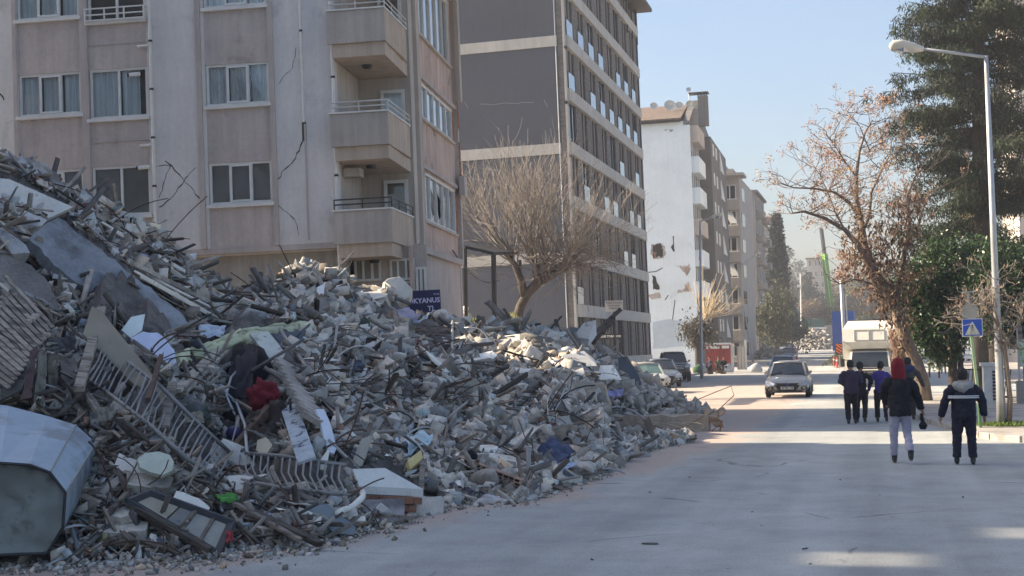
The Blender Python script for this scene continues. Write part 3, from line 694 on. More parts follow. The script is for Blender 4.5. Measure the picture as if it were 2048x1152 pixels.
def simple_block(name, label, cat, x0, x1, y0, y1, h, wallm, nf, side_n=5, front_n=2, balc=True, roofm=None, winm=None, z0=0):
    t = empty(name, label, cat, loc=(x1, y0, z0)); W_, L_ = x1-x0, y1-y0; fh = h/nf
    m = MB(); m.lohi((-W_, 0, 0), (0, L_, h)); m.obj('wall', wallm, t)
    m = MB(); m.lohi((-W_-.4, -.4, h+.003), (.4, L_+.4, h+.35)); m.obj('roof', roofm or DKW, t)
    wm = winm or DGLASS; proto = {}
    for f in range(nf):
        zc = f*fh+fh*.36
        for i in range(side_n):
            y = L_*(i+.22)/side_n; m = None
            if 's' not in proto:
                m = MB(); m.lohi((0, 0, 0), (.03, L_/side_n*.5, fh*.45)); proto['s'] = m.obj('window', wm, t); proto['s'].location = (.005, y, zc)
                m = MB(); yl = L_/side_n*.5
                for yy in (-.04, yl/2, yl-.04): m.lohi((.031, yy, 0), (.08, yy+.09, fh*.45))
                m.lohi((.031, -.1, -.12), (.12, yl+.1, -.002)); proto['sf'] = m.obj('frame', WHITE, proto['s'])
            else:
                c = child(proto['s'], 'window', t, Matrix.Translation((.005, y, zc))); child(proto['sf'], 'frame', c)
        for i in range(front_n):
            x = -W_*(i+.25)/front_n-W_/front_n*.5*0
            if 'f' not in proto:
                m = MB(); m.lohi((-W_/front_n*.5, -.03, 0), (0, 0, fh*.45)); proto['f'] = m.obj('window', wm, t); proto['f'].location = (x, -.005, zc)
                m = MB(); xl = W_/front_n*.5
                for xx in (-xl, -xl/2, -.09): m.lohi((xx, -.08, 0), (xx+.09, -.031, fh*.45))
                m.lohi((-xl-.1, -.12, -.12), (.1, -.031, -.002)); proto['ff'] = m.obj('frame', WHITE, proto['f'])
            else:
                c = child(proto['f'], 'window', t, Matrix.Translation((x, -.005, zc))); child(proto['ff'], 'frame', c)
        if balc and f > 0:
            for i in range(side_n):
                if i % 2 == 0:
                    y = L_*(i+.12)/side_n
                    if 'b' not in proto: m = MB(); m.lohi((0, 0, 0), (1.1, L_/side_n*.75, .95)); proto['b'] = m.obj('balcony_parapet', wallm, t); proto['b'].location = (.002, y, f*fh-.1)
                    else: child(proto['b'], 'balcony_parapet', t, Matrix.Translation((.002, y, f*fh-.1)))
    return t
C4 = mat('taupe_render', (.40,.37,.34), .9, .1, .4, .1, 8, streak=.12)
C5 = mat('umber_render', (.28,.25,.23), .9, .1, .4, .1, 8, streak=.12)
# block with its windows facing the camera
def px2x(px, s): return P(px, 690, s)
a4 = P(1449, 690, 17.2); e4 = P(1488, 690, 17.2)
t4 = empty('corner_apartments', 'taupe block with shattered corner windows behind the pale gabled house', 'apartment building', loc=(e4.x, a4.y, 0))
w4 = e4.x-a4.x; h4 = 2.2+(690-352)/17.2
m = MB(); m.lohi((-w4-6, 0, 0), (0, 18, h4)); m.obj('wall', C4, t4)
m = MB(); m.lohi((-w4-6, -1.0, h4+.003), (.6, 3, h4+.3)); m.lohi((-w4-6, -.7, h4+.303), (-.6, 3, h4+.8)); m.lohi((-w4-6, -.4, h4+.803), (-1.5, 3, h4+1.3)); m.obj('stepped_eaves', C4, t4)
for i in range(7):
    zc = h4-2.6-i*3.05
    m = MB(); m.lohi((-w4+.1, -.03, zc), (-.35, -.003, zc+1.6)); wd = m.obj('window', DGLASS, t4)
    m = MB(); 
    for xx in (-w4+.1, -w4/2-.1, -.5): m.lohi((xx, -.09, zc), (xx+.14, -.031, zc+1.6))
    m.lohi((-w4, -.12, zc-.14), (-.2, -.031, zc-.003)); m.lohi((-w4+.1, -.09, zc+1.5), (-.35, -.031, zc+1.62))
    m.obj('frame', WHITE, wd)
    m = MB(); m.lohi((-w4+.05, -.45, zc-1.35), (-.05, -.003, zc-.16)); m.obj('balcony_parapet', CREAM if i % 2 else C4, t4)
    if i in (1,3): m = MB(); m.add([(-w4+.4,-.2,zc+1.5),(-w4+1.3,-.2,zc+1.5),(-w4+1.9,-.6,zc+.1),(-w4+1.1,-.6,zc+.1)], [(0,1,2,3)]); m.obj('loose_sash', WHITE, t4, fix=False)
    m = MB(); m.lohi((.003, 2, zc), (.05, 6, zc+1.5)); m.obj('window', DGLASS, t4)
a5 = P(1518, 690, 14.2)
simple_block('umber_apartments', 'narrow brown apartment block beyond the corner windows block', 'apartment building', a5.x-5, a5.x, a5.y, a5.y+16, 2.2+(690-385)/14.2, C5, 7, 3, 2)
m = MB(); 
a6 = P(1531, 690, 10.2); simple_block('distant_apartments', 'pale distant apartment block at the end of the left row', 'apartment building', a6.x-6, a6.x, a6.y, a6.y+30, 2.2+(690-448)/10.2, CREAM, 8, 5, 2)
# far blocks down the street
simple_block('hilltop_apartments', 'hazy apartment block with rooftop tanks seen beyond the dark conifer', 'apartment building', -17.5, -13, 372, 382, 22, CREAM, 8, 3, 3, balc=False, z0=1.8)
simple_block('low_house', 'hazy low house between the far trees at the end of the street', 'house', -10, -2, 395, 410, 17, C4, 5, 3, 4, balc=False, z0=2)
simple_block('right_apartments', 'tall pale apartment tower glimpsed through the big conifer', 'apartment building', 12.2, 28, 132, 150, 38, CREAM, 12, 4, 6)
# building off to the left of the view whose shade fills the near street
simple_block('near_apartments', 'tall grey apartment block beside the heap, outside the picture on its left', 'apartment building', -44, -26.5, -34, 31.7, 15.2, BW, 6, 9, 4)
scr = bpy.data.objects['near_apartments']; sm = MB(); hz_ = [(14.3,15.2,16.3,17.15),(16.5,17.4,17.5,18.6)]; ys_ = [-34, 14.3, 15.2, 16.5, 17.4, 31.7]  # unseen screen added above the roof, openings shaped for two sun patches
for i in range(5):
    h_ = next((h for h in hz_ if abs(h[0]-ys_[i]) < .01), None)
    for za, zb_ in (((15.56, h_[2]), (h_[3], 21)) if h_ else ((15.56, 21),)): sm.lohi((-.6, ys_[i]+34, za), (-.35, ys_[i+1]+34, zb_))
sm.obj('roof_screen', BM, scr)
for h in hz_:
    n_ = int((h[1]-h[0])/.13)
    for k in range(n_): q_ = MB(); y_ = h[0]+34+(k+.5)*(h[1]-h[0])/n_; q_.lohi((-.58, y_-.042, h[2]+.002), (-.40, y_+.042, h[3]-.002)); q_.obj('screen_slat', BM, scr)  # slats added in the openings to dim the sun patches
# row beyond the office block that shades the middle distance
# ------------------------------------------------------------------ vegetation
def leaf_mesh(name, cen, size, m_, parent, tint=None, droop=0.0, aspect=.5, nrm=None, seed=1, curl=True):
    r = np.random.default_rng(seed); N = len(cen); cen = np.asarray(cen, float)
    d = r.normal(size=(N,3)); d[:,2] -= droop*2.2; d /= np.linalg.norm(d, axis=1)[:,None]
    e = r.normal(size=(N,3)); e -= d*(e*d).sum(1)[:,None]; e /= np.linalg.norm(e, axis=1)[:,None]
    s = size*(.6+.8*r.random(N)); L_ = d*s[:,None]; W_ = e*(s*aspect*.5)[:,None]
    v = np.empty((N,4,3)); v[:,0] = cen; v[:,1] = cen+L_*.5+W_; v[:,2] = cen+L_; v[:,3] = cen+L_*.5-W_
    n = np.cross(d, e)*s[:,None]*.12; v[:,1] += n; v[:,3] += n
    me = bpy.data.meshes.new(name); me.vertices.add(N*4); me.vertices.foreach_set('co', v.reshape(-1))
    me.loops.add(N*4); me.loops.foreach_set('vertex_index', np.arange(N*4)); me.polygons.add(N); me.polygons.foreach_set('loop_start', np.arange(N)*4)
    me.update(calc_edges=True); me.materials.append(m_)
    t = np.ones((N,4)); 
    if tint is not None: t[:, :3] = tint
    a = me.attributes.new('tint', 'FLOAT_COLOR', 'POINT'); a.data.foreach_set('color', np.repeat(t, 4, axis=0).reshape(-1))
    o = bpy.data.objects.new(name, me); COL.objects.link(o); o.parent = parent; return o
def leafm(name, col, rough=.6, transl=.25):
    m = mat(name, col, rough, .15, 3, tint='attr', spec=.35)
    n = m.node_tree.nodes; L = m.node_tree.links; b = n['Principled BSDF']; out = n['Material Output']
    tr = n.new('ShaderNodeBsdfTranslucent'); mx = n.new('ShaderNodeMixShader'); mx.inputs[0].default_value = transl
    src = b.inputs['Base Color'].links[0].from_socket; L.new(src, tr.inputs[0]); L.new(b.outputs[0], mx.inputs[1]); L.new(tr.outputs[0], mx.inputs[2]); L.new(mx.outputs[0], out.inputs[0]); return m
def jitter_tint(N, r, lo=.6, hi=1.5, hue=.15):
    b = lo+(hi-lo)*r.random(N); t = np.stack([b*(1+hue*r.normal(size=N)), b, b*(1+hue*.5*r.normal(size=N))], 1); return np.clip(t, .1, 3)
BARK = mat('bark', (.085,.07,.06), .95, .3, 4, .8, 12, stretch=(3,3,1), fine=.2)
BARKL = mat('pale_twigs', (.20,.175,.155), .9, .25, 3, .4, 20)
BARKD = mat('dark_bark', (.055,.045,.04), .95, .3, 4, .6, 12, stretch=(3,3,1))
def branch(mb, p, d, L, r0, depth, rr, tips, spread=.6, up=.15, wig=.18, split=(2,4), taper=.55, n=5, minr=.008, segs=4, nodes=None):
    pts = [p.copy()]; rad = [r0]; q = p.copy(); dd = d.normalized()
    for i in range(segs):
        dd = (dd+Vector((rr.gauss(0,wig), rr.gauss(0,wig), rr.gauss(0,wig)+up*.25))).normalized(); q = q+dd*(L/segs); pts.append(q.copy()); rad.append(max(minr, r0*(1-(1-taper)*(i+1)/segs)))
    mb.tube(pts, rad, n if r0 > .03 else 3, cap=False)
    if nodes is not None: nodes.extend(pts[1:])
    if depth <= 0: tips.append((pts[-1], dd)); return
    k = rr.randint(*split)
    for i in range(k):
        j = rr.randint(max(1, segs//2), segs) if i else segs
        nd = (dd+Vector((rr.gauss(0,spread), rr.gauss(0,spread), rr.gauss(0,spread)*.8+up))).normalized()
        branch(mb, pts[j], nd, L*rr.uniform(.6,.85), max(minr, rad[j]*.68), depth-1, rr, tips, spread, up, wig, split, taper, n, minr, segs, nodes)
# ---- big bare pollard between the two blocks
sB = 47; bp = P(1040, 640, sB); root = bp.copy(); root.z = 0
bt = empty('bare_tree', 'leafless pollarded tree with a dense fan of pale twigs in front of the charcoal block', 'tree', loc=tuple(root))
def BT(px, py, dy=0): q = P(px, py, sB); q.y += dy; return q-root
rr = random.Random(3); tb = MB(); tw = MB(); tips = []
tb.tube([(0,0,-.1), BT(1033,640), BT(1042,610), BT(1056,585), BT(1080,562), BT(1098,545)], [.27,.22,.20,.20,.20,.2], 9)
tb.tube([BT(1050,595), BT(1042,560), BT(1030,530), BT(1012,505)], [.2,.17,.13,.09], 7); tb.tube([BT(1085,560), BT(1112,545), BT(1140,532)], [.22,.16,.1], 7); tb.tube([BT(1075,565), BT(1072,535), BT(1062,505)], [.2,.15,.09], 7)
heads = [(1062,505),(1098,540),(1030,528),(1138,532),(1075,545),(1012,505),(1118,540),(1088,530)]
for i in range(104):
    h = heads[i % 8]; hx = (h[0]-1075)/62.; a = hx*.8+rr.gauss(0,.6); a = max(-1.5, min(1.55, a)); dv = Vector((math.sin(a), rr.uniform(-.7,.7), math.cos(a)+.1))
    Lm = (3.2+1.5*rr.random())*(1.0 if abs(a) < .9 else .85)*(1.12 if a < .2 else .92)
    branch(tw, BT(*h, rr.uniform(-.4,.4)), dv, Lm*.46, rr.uniform(.02,.045), 3, rr, tips, spread=.36, up=.10, wig=.10, split=(2,3), taper=.6, n=4, minr=.007, segs=3)
for i in range(110):
    h = heads[i % 8]; a = rr.uniform(-1.2, 2.3); branch(tw, BT(*h, rr.uniform(-.8,.8))+Vector((rr.uniform(-.3,1.9), 0, rr.uniform(-.2,.7))), Vector((math.sin(a)*1.2, rr.uniform(-.5,.5), rr.uniform(-.6,.5))), rr.uniform(.8,1.6), .02, 1, rr, tips, .6, -.05, .26, (2,3), .6, 3, .010, 5)
tb.obj('trunk', BARK, bt, smooth=True); tw.obj('branches', BARKL, bt, fix=False)
# ---- seed-hung tree with russet leaves
sT = 57.0; troot = G(1852, 808); tt = empty('russet_tree', 'leaning street tree with tan seed clusters and hanging russet leaves beside the truck', 'tree', loc=tuple(troot))
def TT(px, py, dy=0): q = P(px, py, sT); q.y += dy; return q-troot
rr = random.Random(11); tb = MB(); tw = MB()
def limb(mb, pix, r0, r1, dys=None, n=8):
    k = len(pix); pts = [TT(*p, (dys[i] if dys else 0)) for i, p in enumerate(pix)]; rad = [r0+(r1-r0)*i/(k-1) for i in range(k)]; mb.tube(pts, rad, n); return pts
limb(tb, [(1852,812),(1846,770),(1832,725),(1815,690),(1800,650),(1790,610)], .27, .20, n=10)
limbs = []
limbs.append(limb(tb, [(1790,610),(1770,570),(1740,530),(1715,490),(1690,462),(1650,440),(1610,428),(1585,432)], .17, .025, [0,-.2,-.4,-.6,-.8,-.9,-1,-1], 6))
limbs.append(limb(tb, [(1745,535),(1730,490),(1722,440),(1712,395),(1712,350),(1718,300),(1730,260),(1745,235)], .13, .02, [0,.2,.4,.5,.6,.6,.6,.6], 6))
limbs.append(limb(tb, [(1722,440),(1700,405),(1670,385),(1630,378),(1590,378),(1556,368)], .07, .015, [.4,.2,0,-.2,-.4,-.5], 5))
limbs.append(limb(tb, [(1715,480),(1738,430),(1742,380),(1760,340),(1780,300),(1785,260)], .08, .015, [.3,.8,1.0,1.2,1.4,1.5], 5))
limbs.append(limb(tb, [(1790,610),(1800,560),(1810,500),(1820,440),(1815,390),(1830,350),(1850,320)], .13, .02, [0,.3,.5,.7,.8,.9,1], 6))
limbs.append(limb(tb, [(1810,500),(1835,460),(1845,420),(1860,380),(1900,360)], .08, .015, [.5,.7,.9,1,1], 5))
limbs.append(limb(tb, [(1780,590),(1750,570),(1710,560),(1680,570),(1655,550)], .06, .015, [0,-.3,-.6,-.8,-.9], 5))
limbs.append(limb(tb, [(1712,350),(1690,320),(1670,290),(1650,265)], .035, .012, [.6,.5,.4,.3], 4))
limbs.append(limb(tb, [(1690,462),(1670,425),(1660,395),(1640,350),(1625,330)], .05, .012, [-.8,-.5,-.3,-.2,-.1], 4))
limbs.append(limb(tb, [(1740,300),(1720,250),(1700,225),(1690,215)], .03, .01, [.6,.5,.5,.5], 4))
tips = []; nodes = []
for pts in limbs:
    k = len(pts)
    for i in range(1, k):
        for _ in range(4):
            f = rr.random(); p = pts[i-1].lerp(pts[i], f); a = rr.uniform(0, 6.28)
            branch(tw, p, Vector((math.cos(a), math.sin(a)*.7, rr.uniform(-.1,.9))), rr.uniform(.35,.95), .018, 2, rr, tips, .5, .15, .15, (1,3), .6, 3, .008, 3)
tb.obj('trunk', mat('lit_bark', (.20,.155,.12), .95, .3, 3, .8, 10, stretch=(3,3,1), fine=.2), tt, smooth=True); tw.obj('branches', mat('brown_twigs', (.14,.10,.085), .9, .2), tt, fix=False)
r = np.random.default_rng(5); cen = []; tn = []
tp = [t for t, _ in tips]; rr.shuffle(tp)
for p in tp[:420]:
    n = rr.randint(14, 34); c = np.array(p)+r.normal(size=(n,3))*.085; cen.append(c); tn.append(np.tile([1.0,.72+.2*rr.random(),.55+.25*rr.random()], (n,1))*(.7+.6*r.random((n,1))))
cen = np.concatenate(cen); tn = np.concatenate(tn)
leaf_mesh('seed_clusters', cen, .075, leafm('seed_tan', (.42,.32,.245)), tt, tn, .2, .5, seed=3)
# hanging dead leaves wrapped round the lower limbs
cen = []; 
for (px, py, rx, ry, n) in ((1700,505,22,30,260),(1735,520,26,45,520),(1762,560,26,50,620),(1790,600,28,45,520),(1805,650,22,40,480),(1800,700,18,25,260),(1760,500,30,40,420),(1720,455,24,26,200),(1800,540,30,60,520),(1780,450,30,40,300),(1815,470,25,50,300),(1690,545,14,22,120),(1835,420,25,40,200),(1770,620,18,30,200)):
    for _ in range(int(n*.45)):
        q = TT(px+rr.gauss(0,rx*.62), py+rr.gauss(0,ry*.62), rr.gauss(0,.55)); cen.append(q)
cen = np.array(cen); N = len(cen); t = jitter_tint(N, r, .45, 1.9, .08)
leaf_mesh('russet_leaves', cen, .19, leafm('russet_leaf', (.14,.095,.065), .8, .25), tt, t, 1.0, .38, seed=4)
# ---- the thick dark trunk behind it
tk = empty('cut_trunk', 'thick dark reddish trunk leaning behind the red-hooded walker', 'tree', loc=tuple(G(1822, 785)))
m = MB(); l0 = tk.location; s_ = scale_at(l0)
m.tube([(0,0,-.1), P(1812,740,s_)-l0, P(1798,700,s_)-l0, P(1788,660,s_)-l0], [.38,.33,.34,.25], 10); m.obj('trunk', mat('red_bark', (.11,.06,.045), .95, .3, 3, .7, 10), tk, smooth=True)
# ---- small bare street tree in front of the lamp post
sq = G(2015, 862); sS = scale_at(sq); st = empty('young_street_tree', 'thin bare street tree on a grass patch in front of the tall lamp post', 'tree', loc=tuple(sq))
def ST(px, py, dy=0): q = P(px, py, sS); q.y += dy; return q-sq
rr = random.Random(21); tb = MB(); tw = MB(); tips = []
tb.tube([ST(2017,865), ST(2020,800), ST(2014,740), ST(2008,690), ST(1996,650)], [.075,.065,.06,.05,.035], 7)
for pix in ([(2008,690),(2030,660),(2045,640)], [(2010,700),(1985,665),(1965,640),(1950,615)], [(1996,650),(1985,610),(1990,560)], [(2005,680),(2040,700),(2060,690)], [(1985,665),(1960,668),(1945,650)], [(1998,655),(1975,620),(1948,600)]):
    tb.tube([ST(*p, rr.uniform(-.3,.3)) for p in pix], [.035,.022,.012], 5)
    for p in pix[1:]:
        for _ in range(5): branch(tw, ST(*p), Vector((rr.gauss(0,1), rr.gauss(0,.6), rr.uniform(-.2,.9))), rr.uniform(.3,.6), .011, 2, rr, tips, .5, .1, .2, (2,3), .6, 3, .005, 3)
tb.obj('trunk', mat('lit_bark',(0,0,0)), st, smooth=True); tw.obj('branches', BARKL, st, fix=False)
c = np.array([p for p, _ in tips]); c = c+r.normal(size=c.shape)*.05
leaf_mesh('dry_leaves', c, .075, MATS['russet_leaf'], st, jitter_tint(len(c), r, .9, 2.4, .1), .6, .5, seed=8)
# ---- evergreen broadleaf trees on the pavement
LEAFG = leafm('glossy_leaf', (.042,.075,.028), .38, .2)
def evergreen(label, root, s, blobs, trunks, n, size=.15, seed=1, name='evergreen_tree', group=None, lf=LEAFG, lo=.4, hi=1.9):
    root = Vector(root); t = empty(name, label, 'tree', loc=tuple(root), group=group); r = np.random.default_rng(seed)
    m = MB()
    for pix, ra, rb in trunks: 
        pts = [P(*p, s)-root for p in pix]; m.tube(pts, [ra+(rb-ra)*i/(len(pts)-1) for i in range(len(pts))], 8)
    m.obj('trunk', BARKD, t, smooth=True); cen = []; tot = sum(b[2]*b[3] for b in blobs)
    for (px, py, rx, ry, dp) in blobs:
        k = int(n*rx*ry/tot/9); c0 = np.array(P(px, py, s)-root)
        for _ in range(k):   # leaf clumps near the blob's surface, leaving hollows
            u = r.normal(size=3); u /= np.linalg.norm(u); q = u*(.45+.6*r.random())
            cc = c0+np.array([q[0]*rx/s, q[1]*rx/s*.9+dp, q[2]*ry/s]); cen.append(cc+r.normal(size=(9,3))*.15)
    cen = np.concatenate(cen); N = len(cen); leaf_mesh('crown', cen, size, lf, t, jitter_tint(N, r, lo, hi, .1), .35, .42, seed=seed); return t
g1 = G(1908, 800); 
evergreen('dense glossy evergreen tree over the crossing sign, lower crown of the right side', g1, 55, [(1850,580,60,55,0),(1900,530,70,60,.3),(1960,520,60,50,.5),(1850,650,45,50,0),(1895,640,45,50,-.4),(1930,600,50,60,-.3),(1870,700,25,30,0),(1900,690,30,35,0),(1820,560,35,35,.2)], [([(1908,800),(1906,760),(1905,700),(1900,640)], .2, .12), ([(1925,790),(1922,740),(1918,690)], .14, .08)], 26000, .15, 31)
g2 = P(1995, 790, 60); g2.z = 0
evergreen('evergreen tree behind the lamp post reaching the right edge of the view', g2, 60, [(2010,540,60,60,0),(2050,590,60,60,0),(1990,620,40,50,0),(2040,660,40,35,0),(2100,560,70,90,.5),(1975,570,40,50,.4)], [([(1995,790),(1990,720),(1985,640)], .22, .16), ([(2060,790),(2055,700),(2050,640)], .2, .12)], 17000, .15, 32)
# ---- huge conifer
sC = 46; cr = P(1965, 700, sC); cr.z = 0; ct = empty('large_conifer', 'huge dark cypress-like conifer rising past the lamp head at the upper edge of the view', 'tree', loc=tuple(cr))
m = MB(); m.tube([(0,0,-.1), P(1962,400,sC)-cr, P(1955,0,sC)-cr, P(1952,-260,sC)-cr], [.5,.38,.2,.05], 10)
r = np.random.default_rng(77); rr = random.Random(77); cen = []; tnt = []; bm_ = MB()
for i in range(240):
    f = rr.random()**.85; bt_ = rr.uniform(.35, 2.1); py = 520-f*800; a = rr.uniform(0, 6.283)
    Rr = (4.35-1.5*f)*(.70+.45*rr.random()) if py > -200 else 1.8
    if py > 380: Rr *= .75
    base = P(1962, py, sC)-cr; e = base+Vector((math.cos(a)*Rr, math.sin(a)*Rr, .25*Rr*rr.uniform(-.4,.9)))
    mid = base.lerp(e, .5)-Vector((0,0,.2)); bm_.tube([base, mid, e], [.05,.035,.012], 4, cap=False)
    k = int(12+Rr*6.5)
    for j in range(k):
        g = rr.uniform(.22, 1.03); c = base.lerp(e, g)+Vector((rr.gauss(0,.26), rr.gauss(0,.26), rr.gauss(0,.07)-.22*g*g))
        nn = 30; off = r.normal(size=(nn,3))*np.array([.13,.13,.12]); off[:,2] -= np.abs(r.normal(size=nn))*.16
        cen.append(np.array(c)+off); tnt.append(np.tile(jitter_tint(1, r, .75, 1.3, .1)*bt_, (nn,1))*(.8+.4*r.random((nn,1))))
m.obj('trunk', BARKD, ct, smooth=True); bm_.obj('branches', BARKD, ct, fix=False)
cen = np.concatenate(cen); tnt = np.concatenate(tnt)
leaf_mesh('crown', cen, .19, leafm('conifer_needles', (.021,.030,.016), .8, .05), ct, tnt, .8, .22, seed=78)
# ---- distant trees
def far_tree(label, px, py0, py1, wpx, s, lf, n, size, seed, shape='round', name='distant_tree', tk=BARKD, group='trees fading into the haze'):
    root = P(px, py0, s); root.z = upz(root.y); t = empty(name, label, 'tree', loc=tuple(root), group=group); r = np.random.default_rng(seed)
    Hh = (P(px, py1, s)-root).z; Wd = wpx/s; m = MB(); m.tube([(0,0,-.2), (0,0,Hh*.6), (0,0,Hh*.95)], [Hh*.022, Hh*.012, .03], 6)
    rr = random.Random(seed); tips = []
    if shape == 'cone':
        nb = n//14; c = []
        for _ in range(nb):
            f = r.random()**.8; a = r.random()*6.283; rad = Wd/2*(1-f)**.85*(.55+.5*r.random()); z = Hh*(.08+.92*f)-rad*.12
            for g in (.35,.65,.95): c.append([math.cos(a)*rad*g, math.sin(a)*rad*g, z])
        c = np.repeat(np.array(c), 5, 0); c += r.normal(size=c.shape)*size*.55
    else:
        c = []; k = max(6, n//160); blobs = [(r.normal(size=3)*np.array([Wd*.26,Wd*.26,Hh*.20])+np.array([0,0,Hh*.58]), Wd*(.20+.16*r.random())) for _ in range(k)]
        for b_, rad in blobs:
            m.tube([(0,0,Hh*.3), tuple(b_)], [Hh*.008, .03], 4)
            u = r.normal(size=(n//k,3)); u /= np.linalg.norm(u,axis=1)[:,None]; c.append(b_+u*rad*(.6+.5*r.random((n//k,1))))
        c = np.concatenate(c)
    m.obj('trunk', tk, t); leaf_mesh('crown', c, size, lf, t, jitter_tint(len(c), r, .6, 1.5, .08), .3, .5, seed=seed); return t
DARKL = leafm('dark_far_leaf', (.022,.034,.03), .8, .1); BROWNL = leafm('brown_far_leaf', (.17,.125,.085), .9, .2); OLIVE = leafm('olive_far_leaf', (.085,.09,.05), .8, .15)
far_tree('tall dark spruce beyond the left row of blocks', 1560, 690, 432, 92, 12.5, DARKL, 12000, .55, 41, 'cone', 'distant_spruce', group=None)
far_tree('dusty pavement tree beside the dark far car', 1553, 700, 585, 76, 15, mat('x', (0,0,0)) if False else OLIVE, 5200, .42, 42, group=None)
far_tree('dark bushy tree behind the broken pavement fence', 1585, 700, 612, 64, 14, DARKL, 2600, .42, 43, group=None)
LBL = {0:'hazy brown tree in the far avenue', 1:'hazy olive tree in the far avenue', 2:'dark hazy tree in the far avenue'}
k = 0
for px, top, wd, s, lf in ((1606,530,64,7.4,2),(1640,545,50,7.2,0),(1672,560,60,7.6,0),(1625,555,50,8,2),(1700,570,70,8,1),(1735,560,60,8.5,1),(1760,590,70,9,0),(1622,600,50,9,0),(1655,610,50,9.5,0),(1715,600,60,10,0),(1592,520,40,6,2),(1572,560,40,6.5,2),(1780,560,80,9.5,2),(1830,570,90,10,2),(1880,580,90,11,2),(1940,560,100,11,2),(2000,560,100,12,2),(2050,570,90,12,2),(1740,625,46,12,1),(1850,640,60,15,1)):
    far_tree(LBL[lf], px, 690, top, wd, s, (BROWNL, OLIVE, DARKL)[lf], 3600, 5.6/s, 50+k, group={0:'brown trees of the far avenue',1:'olive trees of the far avenue',2:'dark trees of the far avenue'}[lf]); k += 1
# pollard by the white wall with pale shoots
pr = P(1398, 760, 25); pr.z = 0; pt = empty('pollard_stump', 'cut pavement tree sprouting pale shoots above dark dry leaves by the red fence', 'tree', loc=tuple(pr)); rr = random.Random(9)
def PT(px, py, dy=0): q = P(px, py, 25); q.y += dy; return q-pr
m = MB(); m.tube([(0,0,-.1), PT(1396,700), PT(1392,670), PT(1405,640)], [.28,.26,.3,.3], 8); m.obj('trunk', BARK, pt, smooth=True); tw = MB(); tips = []
for i in range(46): a = rr.uniform(-.5,1.25); branch(tw, PT(1408,640,rr.uniform(-.4,.4)), Vector((math.sin(a), rr.gauss(0,.3), math.cos(a))), rr.uniform(1.2,2.6), .03, 1, rr, tips, .25, .1, .07, (1,3), .6, 3, .014, 3)
tw.obj('branches', mat('straw_shoots', (.45,.36,.24), .9, .2), pt, fix=False)
c = np.array([PT(1395+rr.gauss(0,16), 662+rr.gauss(0,14), rr.gauss(0,.5)) for _ in range(1500)])
leaf_mesh('dry_leaves', c, .3, leafm('grey_dry_leaf', (.10,.09,.075), .9, .2), pt, jitter_tint(1500, r, .6, 1.8, .05), .8, .45, seed=12)
# low plants by the canopy frame and on the median
def plant(name, label, px, py, s, wpx, hpx, m_, n, size, seed, cat='plant', z=None):
    q = P(px, py, s); q.z = upz(q.y) if z is None else z; t = empty(name, label, cat, loc=tuple(q)); r = np.random.default_rng(seed)
    c = r.normal(size=(n,3))*np.array([wpx/s*.3, wpx/s*.25, 0]); c[:,2] = r.random(n)**.7*hpx/s*np.exp(-(c[:,0]/(wpx/s*.5))**2)
    leaf_mesh('leaves', c, size, m_, t, jitter_tint(n, r, .6, 1.8, .1), -.5, .4, seed=seed)
    m = MB()
    for i in range(8): m.tube([(0,0,-.05), tuple(c[i*3])], .015, 4)
    m.obj('stems', BARK, t)
YEL = leafm('yellow_green_leaf', (.24,.25,.07), .6, .3)
plant('garden_shrub', 'yellow green shrub behind the rubble crest under the canopy frame', 945, 640, 46, 90, 60, YEL, 1500, .16, 61, 'shrub', z=2.2)
plant('climbing_plant', 'pale leafed climber at the foot of the bare tree', 1025, 640, 48, 40, 70, YEL, 300, .16, 62, z=2.2)
plant('median_shrub', 'dry shrub on the street median under the striped sign', 1682, 733, 22.4, 50, 26, OLIVE, 1500, .14, 63, 'shrub', z=.15)
q = G(1682, 735); m = MB(); m.tube([(0,0,-.05),(0,0,.16)], [(1.6,1.3),(1.5,1.2)], 16); o = m.obj('median_island', PAVE); o.location = q; structure(o)
# grass patch under the street tree
n = 900; r = np.random.default_rng(91); c = r.normal(size=(n,3))*np.array([.32,.22,0])+np.array([sq.x-.05, sq.y, .12]); 
go = leaf_mesh('grass', c, .11, leafm('grass_blade', (.12,.17,.04), .7, .3), None, jitter_tint(n, r, .6, 1.6, .08), -1.2, .2, seed=92); tag(go, 'green grass tuft round the young street tree', 'grass', kind='stuff')
# ------------------------------------------------------------------ street furniture
def lamp_post(label, base, top, head, s, r=.09, group=None, lit=True, name='street_lamp', bz=0, hl=.95):
    b_ = Vector(base); t = empty(name, label, 'street lamp', loc=tuple(b_), group=group)
    tp = P(*top, s)-b_; hd = P(*head, s)-b_
    m = MB(); m.tube([(0,0,-.05), (0,0,1.0), tp*.5, tp], [r*1.25, r*1.1, r*.85, r*.55], 8); m.obj('pole', GALV, t, smooth=True)
    m = MB(); m.tube([tp-Vector((0,0,.03)), hd], r*.42, 6); m.obj('arm', GALV, t, smooth=True)
    d = (hd-tp).normalized(); m = MB(); m.tube([hd-d*.1, hd+d*hl*.2, hd+d*hl*.6, hd+d*hl*.9, hd+d*hl], [(.07,.06),(.10,.13),(.10,.19),(.08,.15),(.02,.04)], 12)
    h = m.obj('lamp_head', mat('lamp_shell', (.62,.58,.5), .45, .08), t, smooth=True)
    m = MB(); c = hd+d*hl*.55-Vector((0,0,.09)); m.tube([c-d*hl*.25, c, c+d*hl*.25], [(.02,.05),(.06,.14),(.02,.05)], 8); m.obj('lens', BGLASS, h)
    return t
lb = G(2003, 852, .12); sL = scale_at(lb)
lamp_post('tall galvanised lamp post on the right pavement reaching over the road', lb, (1972,112), (1838,97), sL, .09, hl=.72)
m = MB(); 
